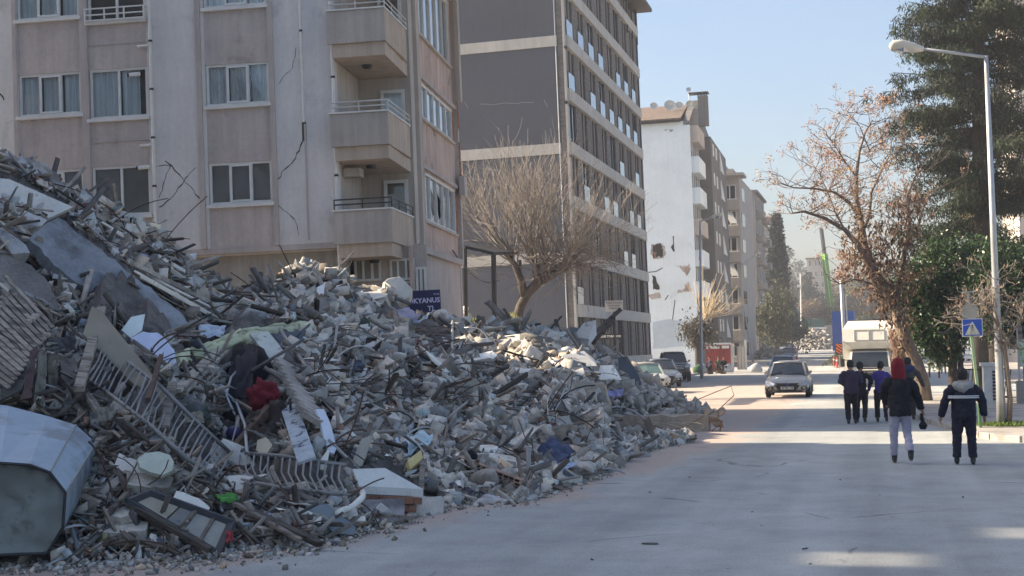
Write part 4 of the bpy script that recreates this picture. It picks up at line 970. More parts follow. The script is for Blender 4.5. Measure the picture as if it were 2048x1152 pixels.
q = P(1402, 690, 30); q.z = 0; lamp_post('slim lamp post standing in front of the pale torn end wall', q, (1400,442), (1422,435), 30, .10, hl=.75)
q = P(1505, 690, 18); q.z = 0; lamp_post('thin lamp post with long arm in front of the taupe blocks', q, (1475,535), (1508,513), 18, .08, hl=.9)
q = P(1603, 690, 12); q.z = upz(q.y); t = empty('street_lamp', 'far white pole with a camera box beside the dark spruce', 'street lamp', loc=tuple(q)); m = MB(); m.tube([(0,0,0), P(1601,548,12)-q], .13, 6); m.obj('pole', WHITE, t); m = MB(); m.box(P(1598,572,12)-q, (.6,.4,.45)); m.obj('camera_box', WHITE, t)
# pole on the median with the striped board, and another behind it
q = P(1691, 728, 24); q.z = 0; t = empty('utility_pole', 'grey pole on the median in front of the blue truck', 'pole', loc=tuple(q)); m = MB(); m.tube([(0,0,0), P(1682,560,24)-q], [.17,.13], 9); m.obj('pole', GALV, t, smooth=True)
q = P(1699, 700, 19); q.z = upz(q.y); t = empty('utility_pole', 'thin second pole just right of the median pole', 'pole', loc=tuple(q)); m = MB(); m.tube([(0,0,0), P(1691,590,19)-q], [.08,.06], 6); m.obj('pole', WHITE, t)
RED = mat('signal_red', (.55,.06,.03), .5, .08); ORG = mat('signal_orange', (.75,.16,.03), .5, .06); BLK = mat('sign_black', (.02,.02,.02), .6, .1)
q = P(1679, 730, 23.5); q.z = 0; t = empty('hazard_board', 'orange and black striped hazard board on the median', 'sign', loc=tuple(q))
bw, bz0, bz1 = .52, P(1679,709,23.5).z, P(1679,687,23.5).z; m = MB(); m.lohi((-bw/2-.02,0,bz0), (bw/2+.02,.04,bz1)); m.obj('board', BLK, t)
for i in range(4):
    z = bz0-.12+(bz1-bz0)*i/3.4; a = max(z+.3, bz0); m = MB(); hh = .13
    p_ = [(-bw/2, z+.36), (bw/2, z), (bw/2, z+hh), (-bw/2, z+.36+hh)]; p_ = [(x, min(max(zz, bz0), bz1)) for x, zz in p_]
    m.slab([(x, -.003, zz) for x, zz in p_], (0,-.01,0)); m.obj('stripe', ORG, t)
m = MB(); m.lohi((-.04,.05,0), (.04,.1,bz1)); m.obj('post', GALV, t)
for px, py, s in ((1674,722,23),(1668,722,22.5),(1593,712,24),(1594,700,15)):
    q = P(px, py, s); q.z = upz(q.y); t = empty('bollard', {1674:'red bollard at the foot of the striped board',1668:'second red bollard left of the striped board',1593:'red cone-like bollard behind the silver car',1594:'red bollard further up behind the silver car'}[px], 'bollard', loc=tuple(q), group='red bollards on the far road')
    m = MB(); m.tube([(0,0,0),(0,0,.9)], [.09,.07], 8); m.obj('post', RED, t); m = MB(); m.tube([(0,0,.6),(0,0,.72)], .092, 8); m.obj('reflective_band', WHITE, t)
for i, (px, py) in enumerate(((1859,748),(1878,742))):
    q = P(px, py, 33+i); q.z = 0; t = empty('bollard', ('slim dark red bollard left of the far walker', 'slim dark red bollard hidden near the far walker')[i], 'bollard', loc=tuple(q), group='dark red bollards at the side street'); m = MB(); m.tube([(0,0,0),(0,0,1.0)], .06, 7); m.obj('post', mat('dark_red', (.2,.03,.03), .6, .1), t)
# crossing sign with its green lettered post
qs = P(1960, 790, 84); qs.z = .1; sS_ = 84; t = empty('crossing_sign', 'blue square pedestrian crossing sign on a pale green post reading YAYA GEÇİDİ', 'sign', loc=tuple(qs))
GRN = mat('pale_green_post', (.30,.42,.24), .5, .12); 
def SG(px, py): return P(px, py, sS_)-qs
m = MB(); a = SG(1957,790); b_ = SG(1943,672); m.beam((a.x+.02,0,0), (a.x,0,a.z), .2, .06, 1); m.beam((a.x,0,a.z), (b_.x, 0, b_.z), .2, .06); m.obj('post', [GRN, mat('green_post', (.10,.22,.09), .5, .12)], t)
c = SG(1945, 655); m = MB(); m.lohi((c.x-.235,-.06,c.z-.215), (c.x+.235,-.035,c.z+.215)); pl = m.obj('panel', WHITE, t)
m = MB(); m.lohi((c.x-.215,-.068,c.z-.195), (c.x+.215,-.061,c.z+.195)); m.obj('blue_field', mat('sign_blue', (.03,.09,.42), .4, .05), pl)
m = MB(); m.slab([(c.x-.17,-.069,c.z-.17),(c.x+.17,-.069,c.z-.17),(c.x,-.069,c.z+.15)], (0,-.006,0)); m.obj('white_triangle', mat('sign_cream', (.65,.62,.5), .5, .05), pl)
m = MB(); y = -.08; m.tube([(c.x,y,c.z+.045),(c.x,y-.006,c.z+.046)], .02, 8); m.beam((c.x,y,c.z+.03),(c.x-.005,y,c.z-.04), .03, .006); m.beam((c.x,y,c.z-.04),(c.x+.045,y,c.z-.11), .016, .006); m.beam((c.x,y,c.z-.04),(c.x-.045,y,c.z-.11), .016, .006); m.beam((c.x,y,c.z+.02),(c.x+.04,y,c.z-.025), .012, .006); m.beam((c.x,y,c.z+.02),(c.x-.04,y,c.z-.02), .012, .006)
for i in range(5): m.beam((c.x-.12+.06*i,y,c.z-.15),(c.x-.11+.06*i,y,c.z-.125), .03, .006)
m.obj('walker_symbol', BLK, pl)
c2 = SG(1941, 623); m = MB(); m.tube([(c2.x,-.02,c2.z),(c2.x,.0,c2.z)], .2, 20); m.obj('round_plate', mat('plate_back', (.34,.33,.29), .6, .15), t)
m = MB(); m.beam((b_.x,.03,b_.z), (c2.x-.03,.03,SG(1935,585).z), .05, .05); m.beam((c2.x-.16,.02,SG(1930,584).z),(c2.x+.16,.02,SG(1930,583).z), .2, .02); m.obj('solar_panel_bracket', GALV, t)
for i, ch in enumerate('YAYA GEÇİDİ'):
    if ch == ' ': continue
    f = (i+.6)/11.2; z = b_.z-.08+(a.z-b_.z+.2)*f; x = b_.x+(a.x-b_.x)*f
    text_obj(ch, .115, BLK, t, (x, -.036, z), .002, name='letter')
# white paper sign on a post near the shop
q = P(1228, 622, 50); g0 = Vector((q.x, q.y, 0)); t = empty('notice_board', 'small white notice board on a post above the leaning timber', 'sign', loc=tuple(g0))
m = MB(); z = q.z; m.lohi((-.36,0,z-.02), (.36,.04,z+.42)); m.obj('board', mat('notice_white', (.42,.42,.42), .6, .08), t); m = MB(); m.lohi((-.04,.05,0), (.04,.1,z+.1)); m.obj('post', METAL_D, t)
text_obj('TOLU KOÇAL', .105, BLK, t, (0,-.004,z+.33)); 
text_obj('ELEKTRİK TESİSAT', .06, BLK, t, (0,-.004,z+.21)); text_obj('MÜHENDİSLİK', .06, BLK, t, (0,-.004,z+.11))
# tobacco shop sign
q = P(1220, 672, 41); g0 = Vector((q.x, q.y, 0)); t = empty('shop_sign', 'black TOBACCO shop sign with the outline of a hooded smoker above it', 'sign', loc=tuple(g0)); z = q.z
m = MB(); m.lohi((-.52,0,z-.14), (.52,.05,z+.1)); m.obj('board', BLK, t); text_obj('ASUR TOBACCO', .14, mat('sign_white',(.6,.6,.58),.5,.05), t, (0,-.006,z-.02), .006)
m = MB(); pz = z+.12; m.tube([(-.1,0,pz+.2),(-.12,0,pz+.45),(-.05,0,pz+.56),(.08,0,pz+.5),(.12,0,pz+.36),(.26,0,pz+.25),(.3,0,pz)], .028, 6); m.tube([(-.1,0,pz+.2),(-.2,0,pz+.3),(-.3,0,pz+.2),(-.22,0,pz+.12),(-.3,0,pz+.02)], .03, 6); m.tube([(-.28,0,pz+.3),(-.12,0,pz+.36),(-.05,0,pz+.22),(-.15,0,pz+.05)], .025, 6); m.obj('smoker_outline', BLK, t)
m = MB(); m.lohi((-.05,.06,0),(.05,.12,z+.1)); m.obj('post', METAL_D, t)
# red panel fence, doors and rubbish by the left kerb
sR = 24; q = P(1450, 742, sR); q.z = .12; t = empty('red_container', 'red ribbed site container with a white top rail on the left kerb', 'container', loc=tuple(q))
def RP(px, py): r_ = P(px, py, sR)-q; return r_
x0, x1, z1 = RP(1411,700).x, RP(1461,700).x, RP(1440,687).z; m = MB(); m.lohi((x0,0,0),(x1,2.2,z1)); m.obj('body', RED if False else mat('faded_red', (.30,.045,.04), .7, .2, 1, streak=.2), t)
n = 14
for i in range(n): xx = x0+(x1-x0)*(i+.5)/n; m = MB(); m.lohi((xx-.045,-.05,.02),(xx+.045,-.003,z1-.45)); m.obj('rib', MATS['faded_red'], t)
m = MB(); m.lohi((x0-.05,-.08,z1-.1),(x1+.05,-.004,z1+.05)); m.lohi((x0+.05,-.07,z1-.42),(x0+1.1,-.004,z1-.18)); m.lohi((x1-.7,-.07,z1-.42),(x1-.1,-.004,z1-.18)); m.obj('top_rail', WHITE, t)
for i, (a, b_, mm, lab) in enumerate(((1462,1468,WHITE,'narrow white door panel propped beside the red container'),(1475,1489,CREAM,'pale cabinet with dark slots beside the red container'),(1490,1494,WHITE,'thin white post panel right of the pale cabinet'))):
    qa = P(a, 745, sR); qa.z = .12; tt_ = empty('door_panel', lab, 'panel', loc=tuple(qa), group=None); wd_ = (b_-a)/sR; h_ = 2.2-.25*i if i < 2 else 2.5
    m = MB(); m.lohi((0,0,0),(wd_,.3,h_)); m.obj('panel', mm, tt_)
    if i == 1:
        for k in range(2): m = MB(); m.lohi((.05+k*.28,-.01,.1),(.08+k*.28,-.002,h_-.1)); m.obj('slot', BLK, tt_)
rr = random.Random(4)
for px, c_, lab in ((1398,(.05,.12,.06),'green rubbish sack beside the pickup'),(1404,(.5,.5,.5),'white rubbish sack left of the seated people'),(1455,(.55,.55,.55),'white sack right of the seated people'),(1512,(.5,.5,.52),'crumpled white sheet on the kerb past the cabinet')):
    q = P(px, 735, 26); q.z = .1; m = MB(); m.tube([(0,0,0),(0,0,.3),(.1,0,.55),(.15,0,.7)], [(.5,.4),(.55,.45),(.3,.25),(.05,.05)], 9); o = m.obj('rubbish_sack', CLOTH, None, smooth=True); o.color = (*c_, 1); o.location = q; tag(o, lab, 'sack')
# white pillar kiosk and boundary wall on the right
q = P(1985, 800, 62); q.z = .1; t = empty('gate_pillar', 'white gate pillar with a dark slatted side panel right of the green post', 'pillar', loc=tuple(q)); m = MB(); m.lohi((-.25,0,0),(.35,.6,1.25)); m.obj('pillar', WHW if False else mat('whitewash', (.6,.6,.57), .9, .12), t)
m = MB(); m.lohi((-.32,-.08,1.253),(.42,.68,1.36)); m.obj('cap', MATS['whitewash'], t)
for i in range(9): m = MB(); m.lohi((.02,-.04,.15+i*.11),(.34,-.003,.22+i*.11)); m.obj('slat', mat('plum_shade', (.07,.04,.06), .7, .1), t)  # dark plum strips stand for the shade on the pillar's face
t = empty('boundary_wall', 'low pale wall with a green patterned banner at the right edge behind the street tree', 'wall', loc=(q.x+.8, q.y+.6, .1)); m = MB(); m.lohi((0,0,0),(5,.2,.75)); m.obj('wall', PAVE, t); m = MB(); m.lohi((.1,.05,1.2),(5,.08,2.1)); m.obj('banner', mat('green_banner', (.5,.55,.45), .8, .2, 1, col2=(.2,.4,.15), mix2=(.5,.55), s2=2), t)
for i in range(4): m = MB(); m.tube([(.1+i*1.6,.06,.7),(.1+i*1.6,.06,2.6)], .04, 6); m.obj('post', GALV, t)
m = MB()
for i in range(26): m = MB(); m.lohi((.1+i*.19,.02,2.1),(.24+i*.19,.045,2.55)); m.obj('slat', WOOD_G, t)
# iron railing at the far side of the crossing
t = empty('iron_railing', 'dark slanting iron railing behind the man with the grey hood', 'railing', loc=(P(1905,770,60).x, P(1905,770,60).y, .12)); l0 = t.location
a, b_ = Vector((0,0,.05)), Vector((1.9,1.2,.05)); m = MB(); m.beam(a+Vector((0,0,1.05)), b_+Vector((0,0,1.05)), .05, .05); m.beam(a+Vector((0,0,.1)), b_+Vector((0,0,.1)), .05, .05); m.obj('rail', METAL_D, t)
for i in range(15): p = a.lerp(b_, (i+.5)/15); m = MB(); m.beam(p+Vector((0,0,.12)), p+Vector((0.12,0,1.03)), .03, .03); m.obj('baluster', METAL_D, t)

# ------------------------------------------------------------------ vehicles
def paint(name, col, rough=.28, metal=.3): return mat(name, col, rough, .05, 2, metal=metal, spec=.5, coat=.4)
LAMPM = mat('headlamp', (.5,.52,.54), .12, .1, 8, metal=.5, spec=.8); PLATE = mat('number_plate', (.62,.62,.6), .5, .05); INTER = mat('cabin_interior', (.03,.03,.032), .8, .2)
def loft(mb, stations, mi=0, cap=True):    # each station: list of points, symmetric half profile x>=0, mirrored
    rows_ = []
    for y, prof in stations:
        pts = [(x, y, z) for x, z in prof]+[(-x, y, z) for x, z in reversed(prof) if abs(x) > 1e-6]
        rows_.append(pts)
    n = len(rows_[0]); b = len(mb.v)
    for r_ in rows_: mb.v.extend(r_)
    for i in range(len(rows_)-1):
        for j in range(n): mb.f.append((b+i*n+j, b+i*n+(j+1) % n, b+(i+1)*n+(j+1) % n, b+(i+1)*n+j)); mb.m.append(mi)
    if cap:
        mb.f.append(tuple(b+j for j in range(n))); mb.m.append(mi); mb.f.append(tuple(b+(len(rows_)-1)*n+j for j in reversed(range(n)))); mb.m.append(mi)
def subd(o, lv=2):
    s = o.modifiers.new('subd', 'SUBSURF'); s.levels = lv; s.render_levels = lv; o.data.shade_smooth(); return o
def wheel(par, x, y, r=.32, w=.2, side=1):
    m = MB(); m.tube([(x-w/2,y,r),(x-w/2+.03,y,r),(x+w/2-.03,y,r),(x+w/2,y,r)], [r*.9,r,r,r*.9], 20); wh = m.obj('wheel', RUBBER, par, smooth=False)
    m = MB(); xx = x+side*(w/2); m.tube([(xx-side*.02,y,r),(xx+side*.012,y,r)], r*.62, 16)
    for i in range(5): a = i*1.2566; m.beam((xx+side*.02,y,r),(xx+side*.02,y+math.cos(a)*r*.55,r+math.sin(a)*r*.55), .05, .02)
    m.obj('rim', GALV, wh)
def car(label, loc, rz, col, kind='hatch', group=None, plate=None, glass=None, sc_=1.0, name='parked_car', front=True):
    t = empty(name, label, 'car', loc=tuple(loc), rz=rz, group=group); t.scale = (sc_,)*3
    pm = paint('paint_'+name+str(len(MATS)), col)
    W = .9; suv = kind == 'pickup'
    h0 = .28 if not suv else .42; hb = .92 if not suv else 1.18; hh = .72 if not suv else 1.1; top = 1.46 if not suv else 1.82; Lg = 4.3 if not suv else 5.1
    if kind == 'old': top = 1.38; hh = .74; hb = .86
    def prof(w_, z0, zt, crown=.03): return [(0,z0),(w_*.7,z0),(w_*.96,z0+.06),(w_,z0+(zt-z0)*.45),(w_*.985,z0+(zt-z0)*.75),(w_*.9,zt-.015),(w_*.6,zt+crown),(0,zt+crown*1.4)]
    body = MB(); loft(body, [(0,prof(W*.62,h0+.06,h0+.32,.0)),(.04,prof(W*.80,h0,hh-.12,.0)),(.18,prof(W*.93,h0-.03,hh,.02)),(.6,prof(W,h0-.04,hh+.07)),(1.05,prof(W*1.0,h0-.04,hb)),(1.9,prof(W,h0-.04,hb)),(3.2,prof(W,h0-.04,hb+.02)),(Lg-.35,prof(W*.97,h0-.02,hb+.0)),(Lg-.05,prof(W*.86,h0+.03,hb-.12)),(Lg,prof(W*.7,h0+.1,hb-.25))])
    subd(body.obj('body', pm, t), 2)
    # greenhouse: glass shell and painted roof with pillars
    yb, yt, yr, yrb = (1.0,1.75,3.0,3.85) if kind == 'hatch' else ((1.25,1.85,2.75,3.45) if kind == 'old' else (1.35,1.95,4.2,4.75))
    wb, wt = W*.86, W*.66
    gm = MB(); loft(gm, [(yb,[(0,hb-.06),(wb*.9,hb-.06),(wb*.91,hb-.02),(0,hb+.02)]),(yt,[(0,hb-.06),(wb,hb-.06),(wt*1.0,top-.05),(0,top-.01)]),(yr,[(0,hb-.06),(wb,hb-.06),(wt,top-.05),(0,top-.01)]),(yrb,[(0,hb-.06),(wb*.85,hb-.06),(wb*.85,hb-.02),(0,hb+.0)])])
    gm.obj('windows', glass or DGLASS, t)
    rf = MB(); loft(rf, [(yt-.06,[(0,top-.05),(wt*.97,top-.085),(wt*1.0,top-.04),(wt*.6,top+.0),(0,top+.01)]),((yt+yr)/2,[(0,top-.03),(wt*1.0,top-.065),(wt*1.05,top-.03),(wt*.7,top+.03),(0,top+.045)]),(yr+.08,[(0,top-.06),(wt*.98,top-.095),(wt*1.02,top-.05),(wt*.6,top-.01),(0,top)])])
    ro = rf.obj('roof', pm, t, smooth=True)
    pl_ = MB()
    for s in (-1, 1):
        pl_.beam((s*wb*.95,yb+.0,hb-.03),(s*wt*1.0,yt,top-.05), .07, .06); pl_.beam((s*(wb+.01),(yt+yr)/2,hb-.03),(s*(wt+.03),(yt+yr)/2,top-.06), .09, .05); pl_.beam((s*wb*.93,yrb-.05,hb-.04),(s*wt*1.0,yr,top-.05), .16, .07)
        pl_.beam((s*(wb+.015),yb+.1,hb-.02),(s*(wb+.015),yrb-.1,hb-.02), .05, .04)
    pl_.obj('pillars', pm, t)
    for s in (-1, 1):
        m = MB(); m.tube([(s*(wb+.02),yb+.28,hb+.05),(s*(wb+.16),yb+.24,hb+.07)], .02, 5); m.tube([(s*(wb+.12),yb+.16,hb+.09),(s*(wb+.13),yb+.26,hb+.09)], [(.10,.06),(.08,.05)], 8); m.obj('mirror', pm, t)
        wheel(t, s*(W-.10), .78, .31 if not suv else .39, .2, s); wheel(t, s*(W-.10), Lg-.85, .31 if not suv else .39, .2, s)
        # swept head lamp following the wing
        m = MB(); 
        if kind == 'old': m.lohi((s*.78,.03,hh-.22),(s*.48,.12,hh-.06))
        else: m.slab([(s*.88,.22,hh-.02),(s*.87,.10,hh-.19),(s*.54,-.03,hh-.22),(s*.50,-.0,hh-.13),(s*.72,.12,hh+.0)], (0,-.03,.0))
        m.obj('headlamp', LAMPM, t)
        m = MB(); m.slab([(s*.80,.06,h0+.18),(s*.80,.06,h0+.08),(s*.54,.02,h0+.07),(s*.56,.02,h0+.17)], (0,-.05,0)); fl = m.obj('fog_lamp_recess', BLK, t)
        m = MB(); m.tube([(s*.67,-.03,h0+.125),(s*.67,-.04,h0+.125)], .04, 10); m.obj('fog_lamp', LAMPM, fl)
    m = MB()
    if kind == 'hatch':
        m.slab([(-.50,-.012,h0+.22),(-.34,-.012,h0+.01),(.34,-.012,h0+.01),(.50,-.012,h0+.22),(.38,-.012,h0+.27),(-.38,-.012,h0+.27)], (0,.05,0))
        m2 = MB(); m2.slab([(-.48,-.04,hh-.12),(-.36,-.05,hh-.20),(.36,-.05,hh-.20),(.48,-.04,hh-.12)], (0,.06,0)); g2_ = m2.obj('upper_grille', BLK, t)
        m2 = MB(); m2.tube([(0,-.07,hh-.16),(0,-.05,hh-.16)], [(.045,.08),(.045,.08)], 12); m2.obj('badge', mat('badge_blue', (.03,.06,.3), .3, .05, metal=.4), g2_)
    elif suv: m.lohi((-.45,-.03,hh-.34),(.45,.02,hh-.08)); m.lohi((-.8,-.06,h0-.02),(.8,.05,h0+.16))
    else: m.lohi((-.48,-.01,hh-.2),(.48,.04,hh-.08))
    gr = m.obj('grille', BLK, t)
    if suv:
        for k in range(3): m = MB(); m.lohi((-.46,-.05,hh-.30+k*.09),(.46,-.031,hh-.26+k*.09)); m.obj('grille_bar', GALV, gr)
        m = MB()
        for s in (-1,1): m.tube([(s*.5,1.9,top-.01),(s*.5,4.0,top+.0)], .03, 6)
        m.obj('roof_rail', METAL_D, t)
    m = MB(); m.lohi((-.26,-.035,h0+.07),(.26,-.018,h0+.18)); p_ = m.obj('number_plate', PLATE, t)
    if plate: text_obj(plate, .105, BLK, p_, (0.01,-.037,h0+.125), .003, 1.0)
    m = MB(); m.lohi((-.82,.0,h0-.07),(.82,.15,h0-.015)); m.obj('lower_lip', BLK, t)
    if glass is None:
        m = MB(); 
        for s in (-1,1): m.beam((s*.45-.3,yb+.02,hb+.03),(s*.45+.2,yb+.12,hb+.12), .02, .02)
        m.obj('wiper', BLK, t)
    return t
GG = mat('green_tinted_glass', (.20,.30,.26), .15, .2, 3, metal=.5)
g = G(1575, 796); sc1 = 1.0
car('silver hatchback driving towards us in the sunlit lane', (g.x, g.y, 0), R(1), (.36,.35,.33), 'hatch', None, '07 NL 178', name='driving_car')
g = P(1564, 700, 33.5); car('bluish silver hatchback right behind the leading silver car', (g.x, g.y, 0), R(2), (.30,.36,.44), 'hatch', None, name='driving_car')
g = P(1302, 700, 43); car('dusty white old saloon with green tinted windscreen at the back of the heap', (g.x+.1, g.y, .05), R(20), (.55,.53,.47), 'old', None, glass=GG)
g = P(1330, 700, 38); car('blue grey car parked between the white saloon and the pickup', (g.x, g.y, .05), R(16), (.13,.16,.20), 'hatch')
g = P(1352, 700, 32.6); car('dark grey pickup with roof rails parked behind the heap', (g.x, g.y, 0), R(12), (.055,.055,.06), 'pickup', name='parked_pickup')
g = P(1578, 700, 18); car('dark blue far car on the left of the empty road', (g.x, g.y, upz(g.y)), R(3), (.03,.035,.06), 'hatch')
g = P(1585, 690, 13); car('steel blue far car by the distant debris', (g.x, g.y, upz(g.y)), R(20), (.08,.11,.15), 'hatch')
g = P(1633, 640, 10); car('far white car on top of the distant debris ramp', (g.x, g.y, P(1633,651,10).z), R(10), (.5,.48,.42), 'old')
zB = P(1633,651,10).z; m = MB(); m.slab([(g.x-9,g.y-5,0),(g.x+7,g.y-5,0),(g.x+4,g.y-3,zB-.01),(g.x-6,g.y-3,zB-.01)], (0,14,0)); structure(m.obj('embankment', EARTH))
# box truck
g = G(1741, 774); sK = scale_at(g); t = empty('box_truck', 'white box truck with a rounded overcab parked behind the walkers', 'truck', loc=(g.x, g.y, 0), rz=R(-1)); TW = 1.13
TWH = mat('truck_white', (.66,.63,.56), .5, .08, 1, streak=.08); m = MB()
zc = 2.2+(690-697)/sK  # windscreen top
k_ = lambda py: 2.2+(684-py)/sK
m = MB(); loft(m, [(0,[(0,.35),(TW*.85,.35),(TW*.9,.6),(TW*.9,k_(742)),(0,k_(742)+.02)]),(.25,[(0,.3),(TW*.92,.3),(TW*.95,.6),(TW*.93,k_(735)),(0,k_(735)+.02)]),(.75,[(0,.3),(TW*.94,.3),(TW*.96,.6),(TW*.84,k_(702)),(0,k_(702)+.02)]),(1.9,[(0,.3),(TW*.94,.3),(TW*.96,.6),(TW*.84,k_(700)),(0,k_(700)+.02)])]); m.obj('cab', mat('cab_paint', (.42,.41,.38), .45, .1, metal=.1), t, bevel=.03)
m = MB(); z0, z1 = k_(734), k_(704); m.slab([(-TW*.82,.24,z0),(TW*.82,.24,z0),(TW*.74,.68,z1),(-TW*.74,.68,z1)], (0,-.03,-.01)); m.obj('windscreen', DGLASS, t)
m = MB(); 
for s in (-1,1): m.beam((s*TW*.84,.2,z0-.02),(s*TW*.77,.68,z1+.02), .07, .05)
m.beam((-TW*.84,.2,z0-.03),(TW*.84,.2,z0-.03), .06, .06); m.obj('windscreen_frame', TWH, t)
for a, b2_ in ((-.6,-.1),(.15,.7)): m = MB(); m.beam((a,.19,z0+.04),(b2_,.26,z0+.14), .025, .02); m.obj('wiper', BLK, t)
for s in (-1,1):
    m = MB(); m.lohi((s*.95,-.03,.75),(s*.62,.02,.98)); m.obj('headlamp', LAMPM, t)
    m = MB(); m.tube([(s*TW*.9,.4,z0+.35),(s*(TW+.16),.28,z0+.38)], .02, 5); m.lohi((s*(TW+.08),.25,z0+.05),(s*(TW+.27),.3,z0+.42)); m.obj('mirror', BLK, t); wheel(t, s*.9, 1.0, .42, .25, s); wheel(t, s*.9, 4.6, .42, .25, s)
m = MB()
for i in range(3): m.lohi((-.6,-.035,.62+i*.13),(.6,-.003,.69+i*.13))
m.obj('grille', BLK, t); m = MB(); m.lohi((-1.05,-.12,.32),(1.05,-.005,.55)); m.obj('bumper', mat('grey_bumper', (.2,.2,.2), .6, .1), t)
m = MB(); m.lohi((-.26,-.14,.38),(.26,-.122,.5)); m.obj('number_plate', PLATE, t)
BXW = (1790-1690)/2/sK*1.06; zt = k_(640); zm = k_(697); m = MB(); ym = .5
m.add([(-BXW,ym+.25,zm),(BXW,ym+.25,zm),(BXW,ym,zm+.35),(BXW*.98,ym+.25,zm+1.0),(BXW*.8,ym+.9,zt),(-BXW*.8,ym+.9,zt),(-BXW*.98,ym+.25,zm+1.0),(-BXW,ym,zm+.35),
       (-BXW,6.4,zm),(BXW,6.4,zm),(BXW,6.4,zm+1.0),(BXW*.8,6.4,zt),(-BXW*.8,6.4,zt),(-BXW,6.4,zm+1.0)],
      [(0,1,2,7),(7,2,3,6),(6,3,4,5),(5,4,11,12),(3,10,11,4),(2,9,10,3),(1,9,2),(6,5,12,13),(7,6,13,8),(0,7,8),(0,8,9,1),(8,13,12,11,10,9)]); m.obj('box_body', TWH, t)
m = MB(); m.lohi((-BXW,1.95,.6),(BXW,6.4,zm-.003)); m.obj('lower_box', TWH, t)
m = MB(); zz = zm+.42
for i, (xa, xb) in enumerate(((-.72,-.02),(.04,.72))):
    m = MB(); 
    for a, b2_ in (((xa,zz),(xb,zz)),((xa,zz+.5),(xb,zz+.5)),((xa,zz),(xa,zz+.5)),((xb,zz),(xb,zz+.5))):
        yf = lambda z_: ym+.25*(z_-(zm+.35))/.65-.02
        m.beam((a[0],yf(a[1]),a[1]),(b2_[0],yf(b2_[1]),b2_[1]), .03, .03)
    m.obj('panel_frame', mat('cab_trim', (.35,.34,.31), .5, .1), t)
for s in (-1,1): m = MB(); m.beam((s*BXW*.98,ym-.0,zm+.4),(s*BXW*.62,ym-.01,zm+.05), .05, .03); m.obj('roof_brace', MATS['cab_trim'], t)
# ribbed grey tank load behind, blue truck box, green crane and excavator
q = P(1745, 700, 24); q.z = 0; t = empty('tanker_truck', 'truck with a grey vertically ribbed load behind the white box truck', 'truck', loc=tuple(q)); zt = P(1745,642,24).z; m = MB(); m.lohi((-1.7,0,.9),(1.9,5,zt)); m.obj('ribbed_box', mat('ribbed_grey', (.33,.32,.29), .7, .15), t)
for i in range(9): m = MB(); xx = -1.65+i*.44; m.lohi((xx-.05,-.08,.95),(xx+.05,-.003,zt)); m.obj('rib', mat('ribbed_grey',(0,0,0)), t)
m = MB(); m.lohi((-1.75,-.1,zt+.003),(1.95,5,zt+.12)); m.obj('top_rail', METAL_D, t)
for s in (-1.2,1.4): wheel(t, s, .8, .45, .3, 1); wheel(t, s, 4.0, .45, .3, 1)
q = P(1686, 700, 17); q.z = upz(q.y); t = empty('blue_truck', 'truck with a tall bright blue ribbed box behind the median pole', 'truck', loc=tuple(q)); BLU = mat('truck_blue', (.035,.13,.50), .5, .1, 1)
zt, z0 = P(1686,622,17).z-q.z, P(1686,682,17).z-q.z; x0, x1 = P(1664,650,17).x-q.x, P(1708,650,17).x-q.x; z0 = .9; m = MB(); m.lohi((x0,0,z0),(x1,6,zt)); m.obj('box_body', BLU, t)
for i in range(5): m = MB(); zz = z0+(zt-z0)*(i+.5)/5; m.lohi((x0+.05,-.04,zz-.04),(x1-.05,-.003,zz+.04)); m.obj('rib', BLU, t)
m = MB(); m.lohi((x0+.3,.2,.35),(x1-.3,5.5,z0-.003)); m.obj('chassis', BLK, t)
for xx in (x0+.35, x1-.35): wheel(t, xx, .8, .48, .3, -1); wheel(t, xx, 4.6, .48, .3, 1)
q = P(1668, 650, 9.5); q.z = upz(q.y); LIME = mat('lime_paint', (.13,.36,.04), .4, .06); sX = 9.5; t = empty('crawler_crane', 'lime green telescopic crane boom rising above the far trees', 'crane', loc=tuple(q))
CX = lambda px, py: P(px, py, sX)-q
m = MB(); m.beam(CX(1664,645), CX(1649,508), .95, .9); m.obj('boom', LIME, t); m = MB(); m.beam(CX(1649,508), CX(1642,455), .6, .6); m.obj('boom_tip', METAL_D, t); m = MB(); m.beam(CX(1660,635)+Vector((.5,-.7,0)), CX(1646,508)+Vector((.25,-.55,0)), .2, .1); m.obj('boom_stripe', mat('lime_light', (.5,.7,.2), .4, .05), t)
m = MB(); a = CX(1664,645); m.lohi((a.x-2,-1,1.2),(a.x+2.5,4,a.z+.5)); m.obj('cab', LIME, t); m = MB(); m.lohi((a.x-2.6,-1.5,0),(a.x-1.6,4.5,1.2)); m.lohi((a.x+1.8,-1.5,0),(a.x+2.8,4.5,1.2)); m.obj('tracks', BLK, t)
q = P(1628, 660, 11); q.z = upz(q.y); t = empty('green_trailer', 'dark green flat canopy wreck over the far debris', 'trailer', loc=tuple(q)); TG = mat('bottle_green', (.03,.09,.08), .6, .2); X_ = lambda px, py: P(px, py, 11)-q
m = MB(); a, b_ = X_(1603,655), X_(1648,638); m.lohi((a.x,0,a.z),(b_.x,3,b_.z)); m.obj('body', TG, t); m = MB(); m.slab([X_(1560,600),X_(1585,604),X_(1602,628),X_(1612,650),X_(1590,640)], (0,3,0)); m.obj('curved_hood', TG, t); m = MB(); m.lohi((a.x-.5,-.2,a.z-.35),(b_.x+.3,3.2,a.z-.004)); m.obj('base', WHITE, t); m = MB(); m.lohi((a.x+.5,.3,-.2),(a.x+.9,2.8,a.z-.36)); m.lohi((b_.x-.9,.3,-.2),(b_.x-.5,2.8,a.z-.36)); m.obj('support', BLK, t)

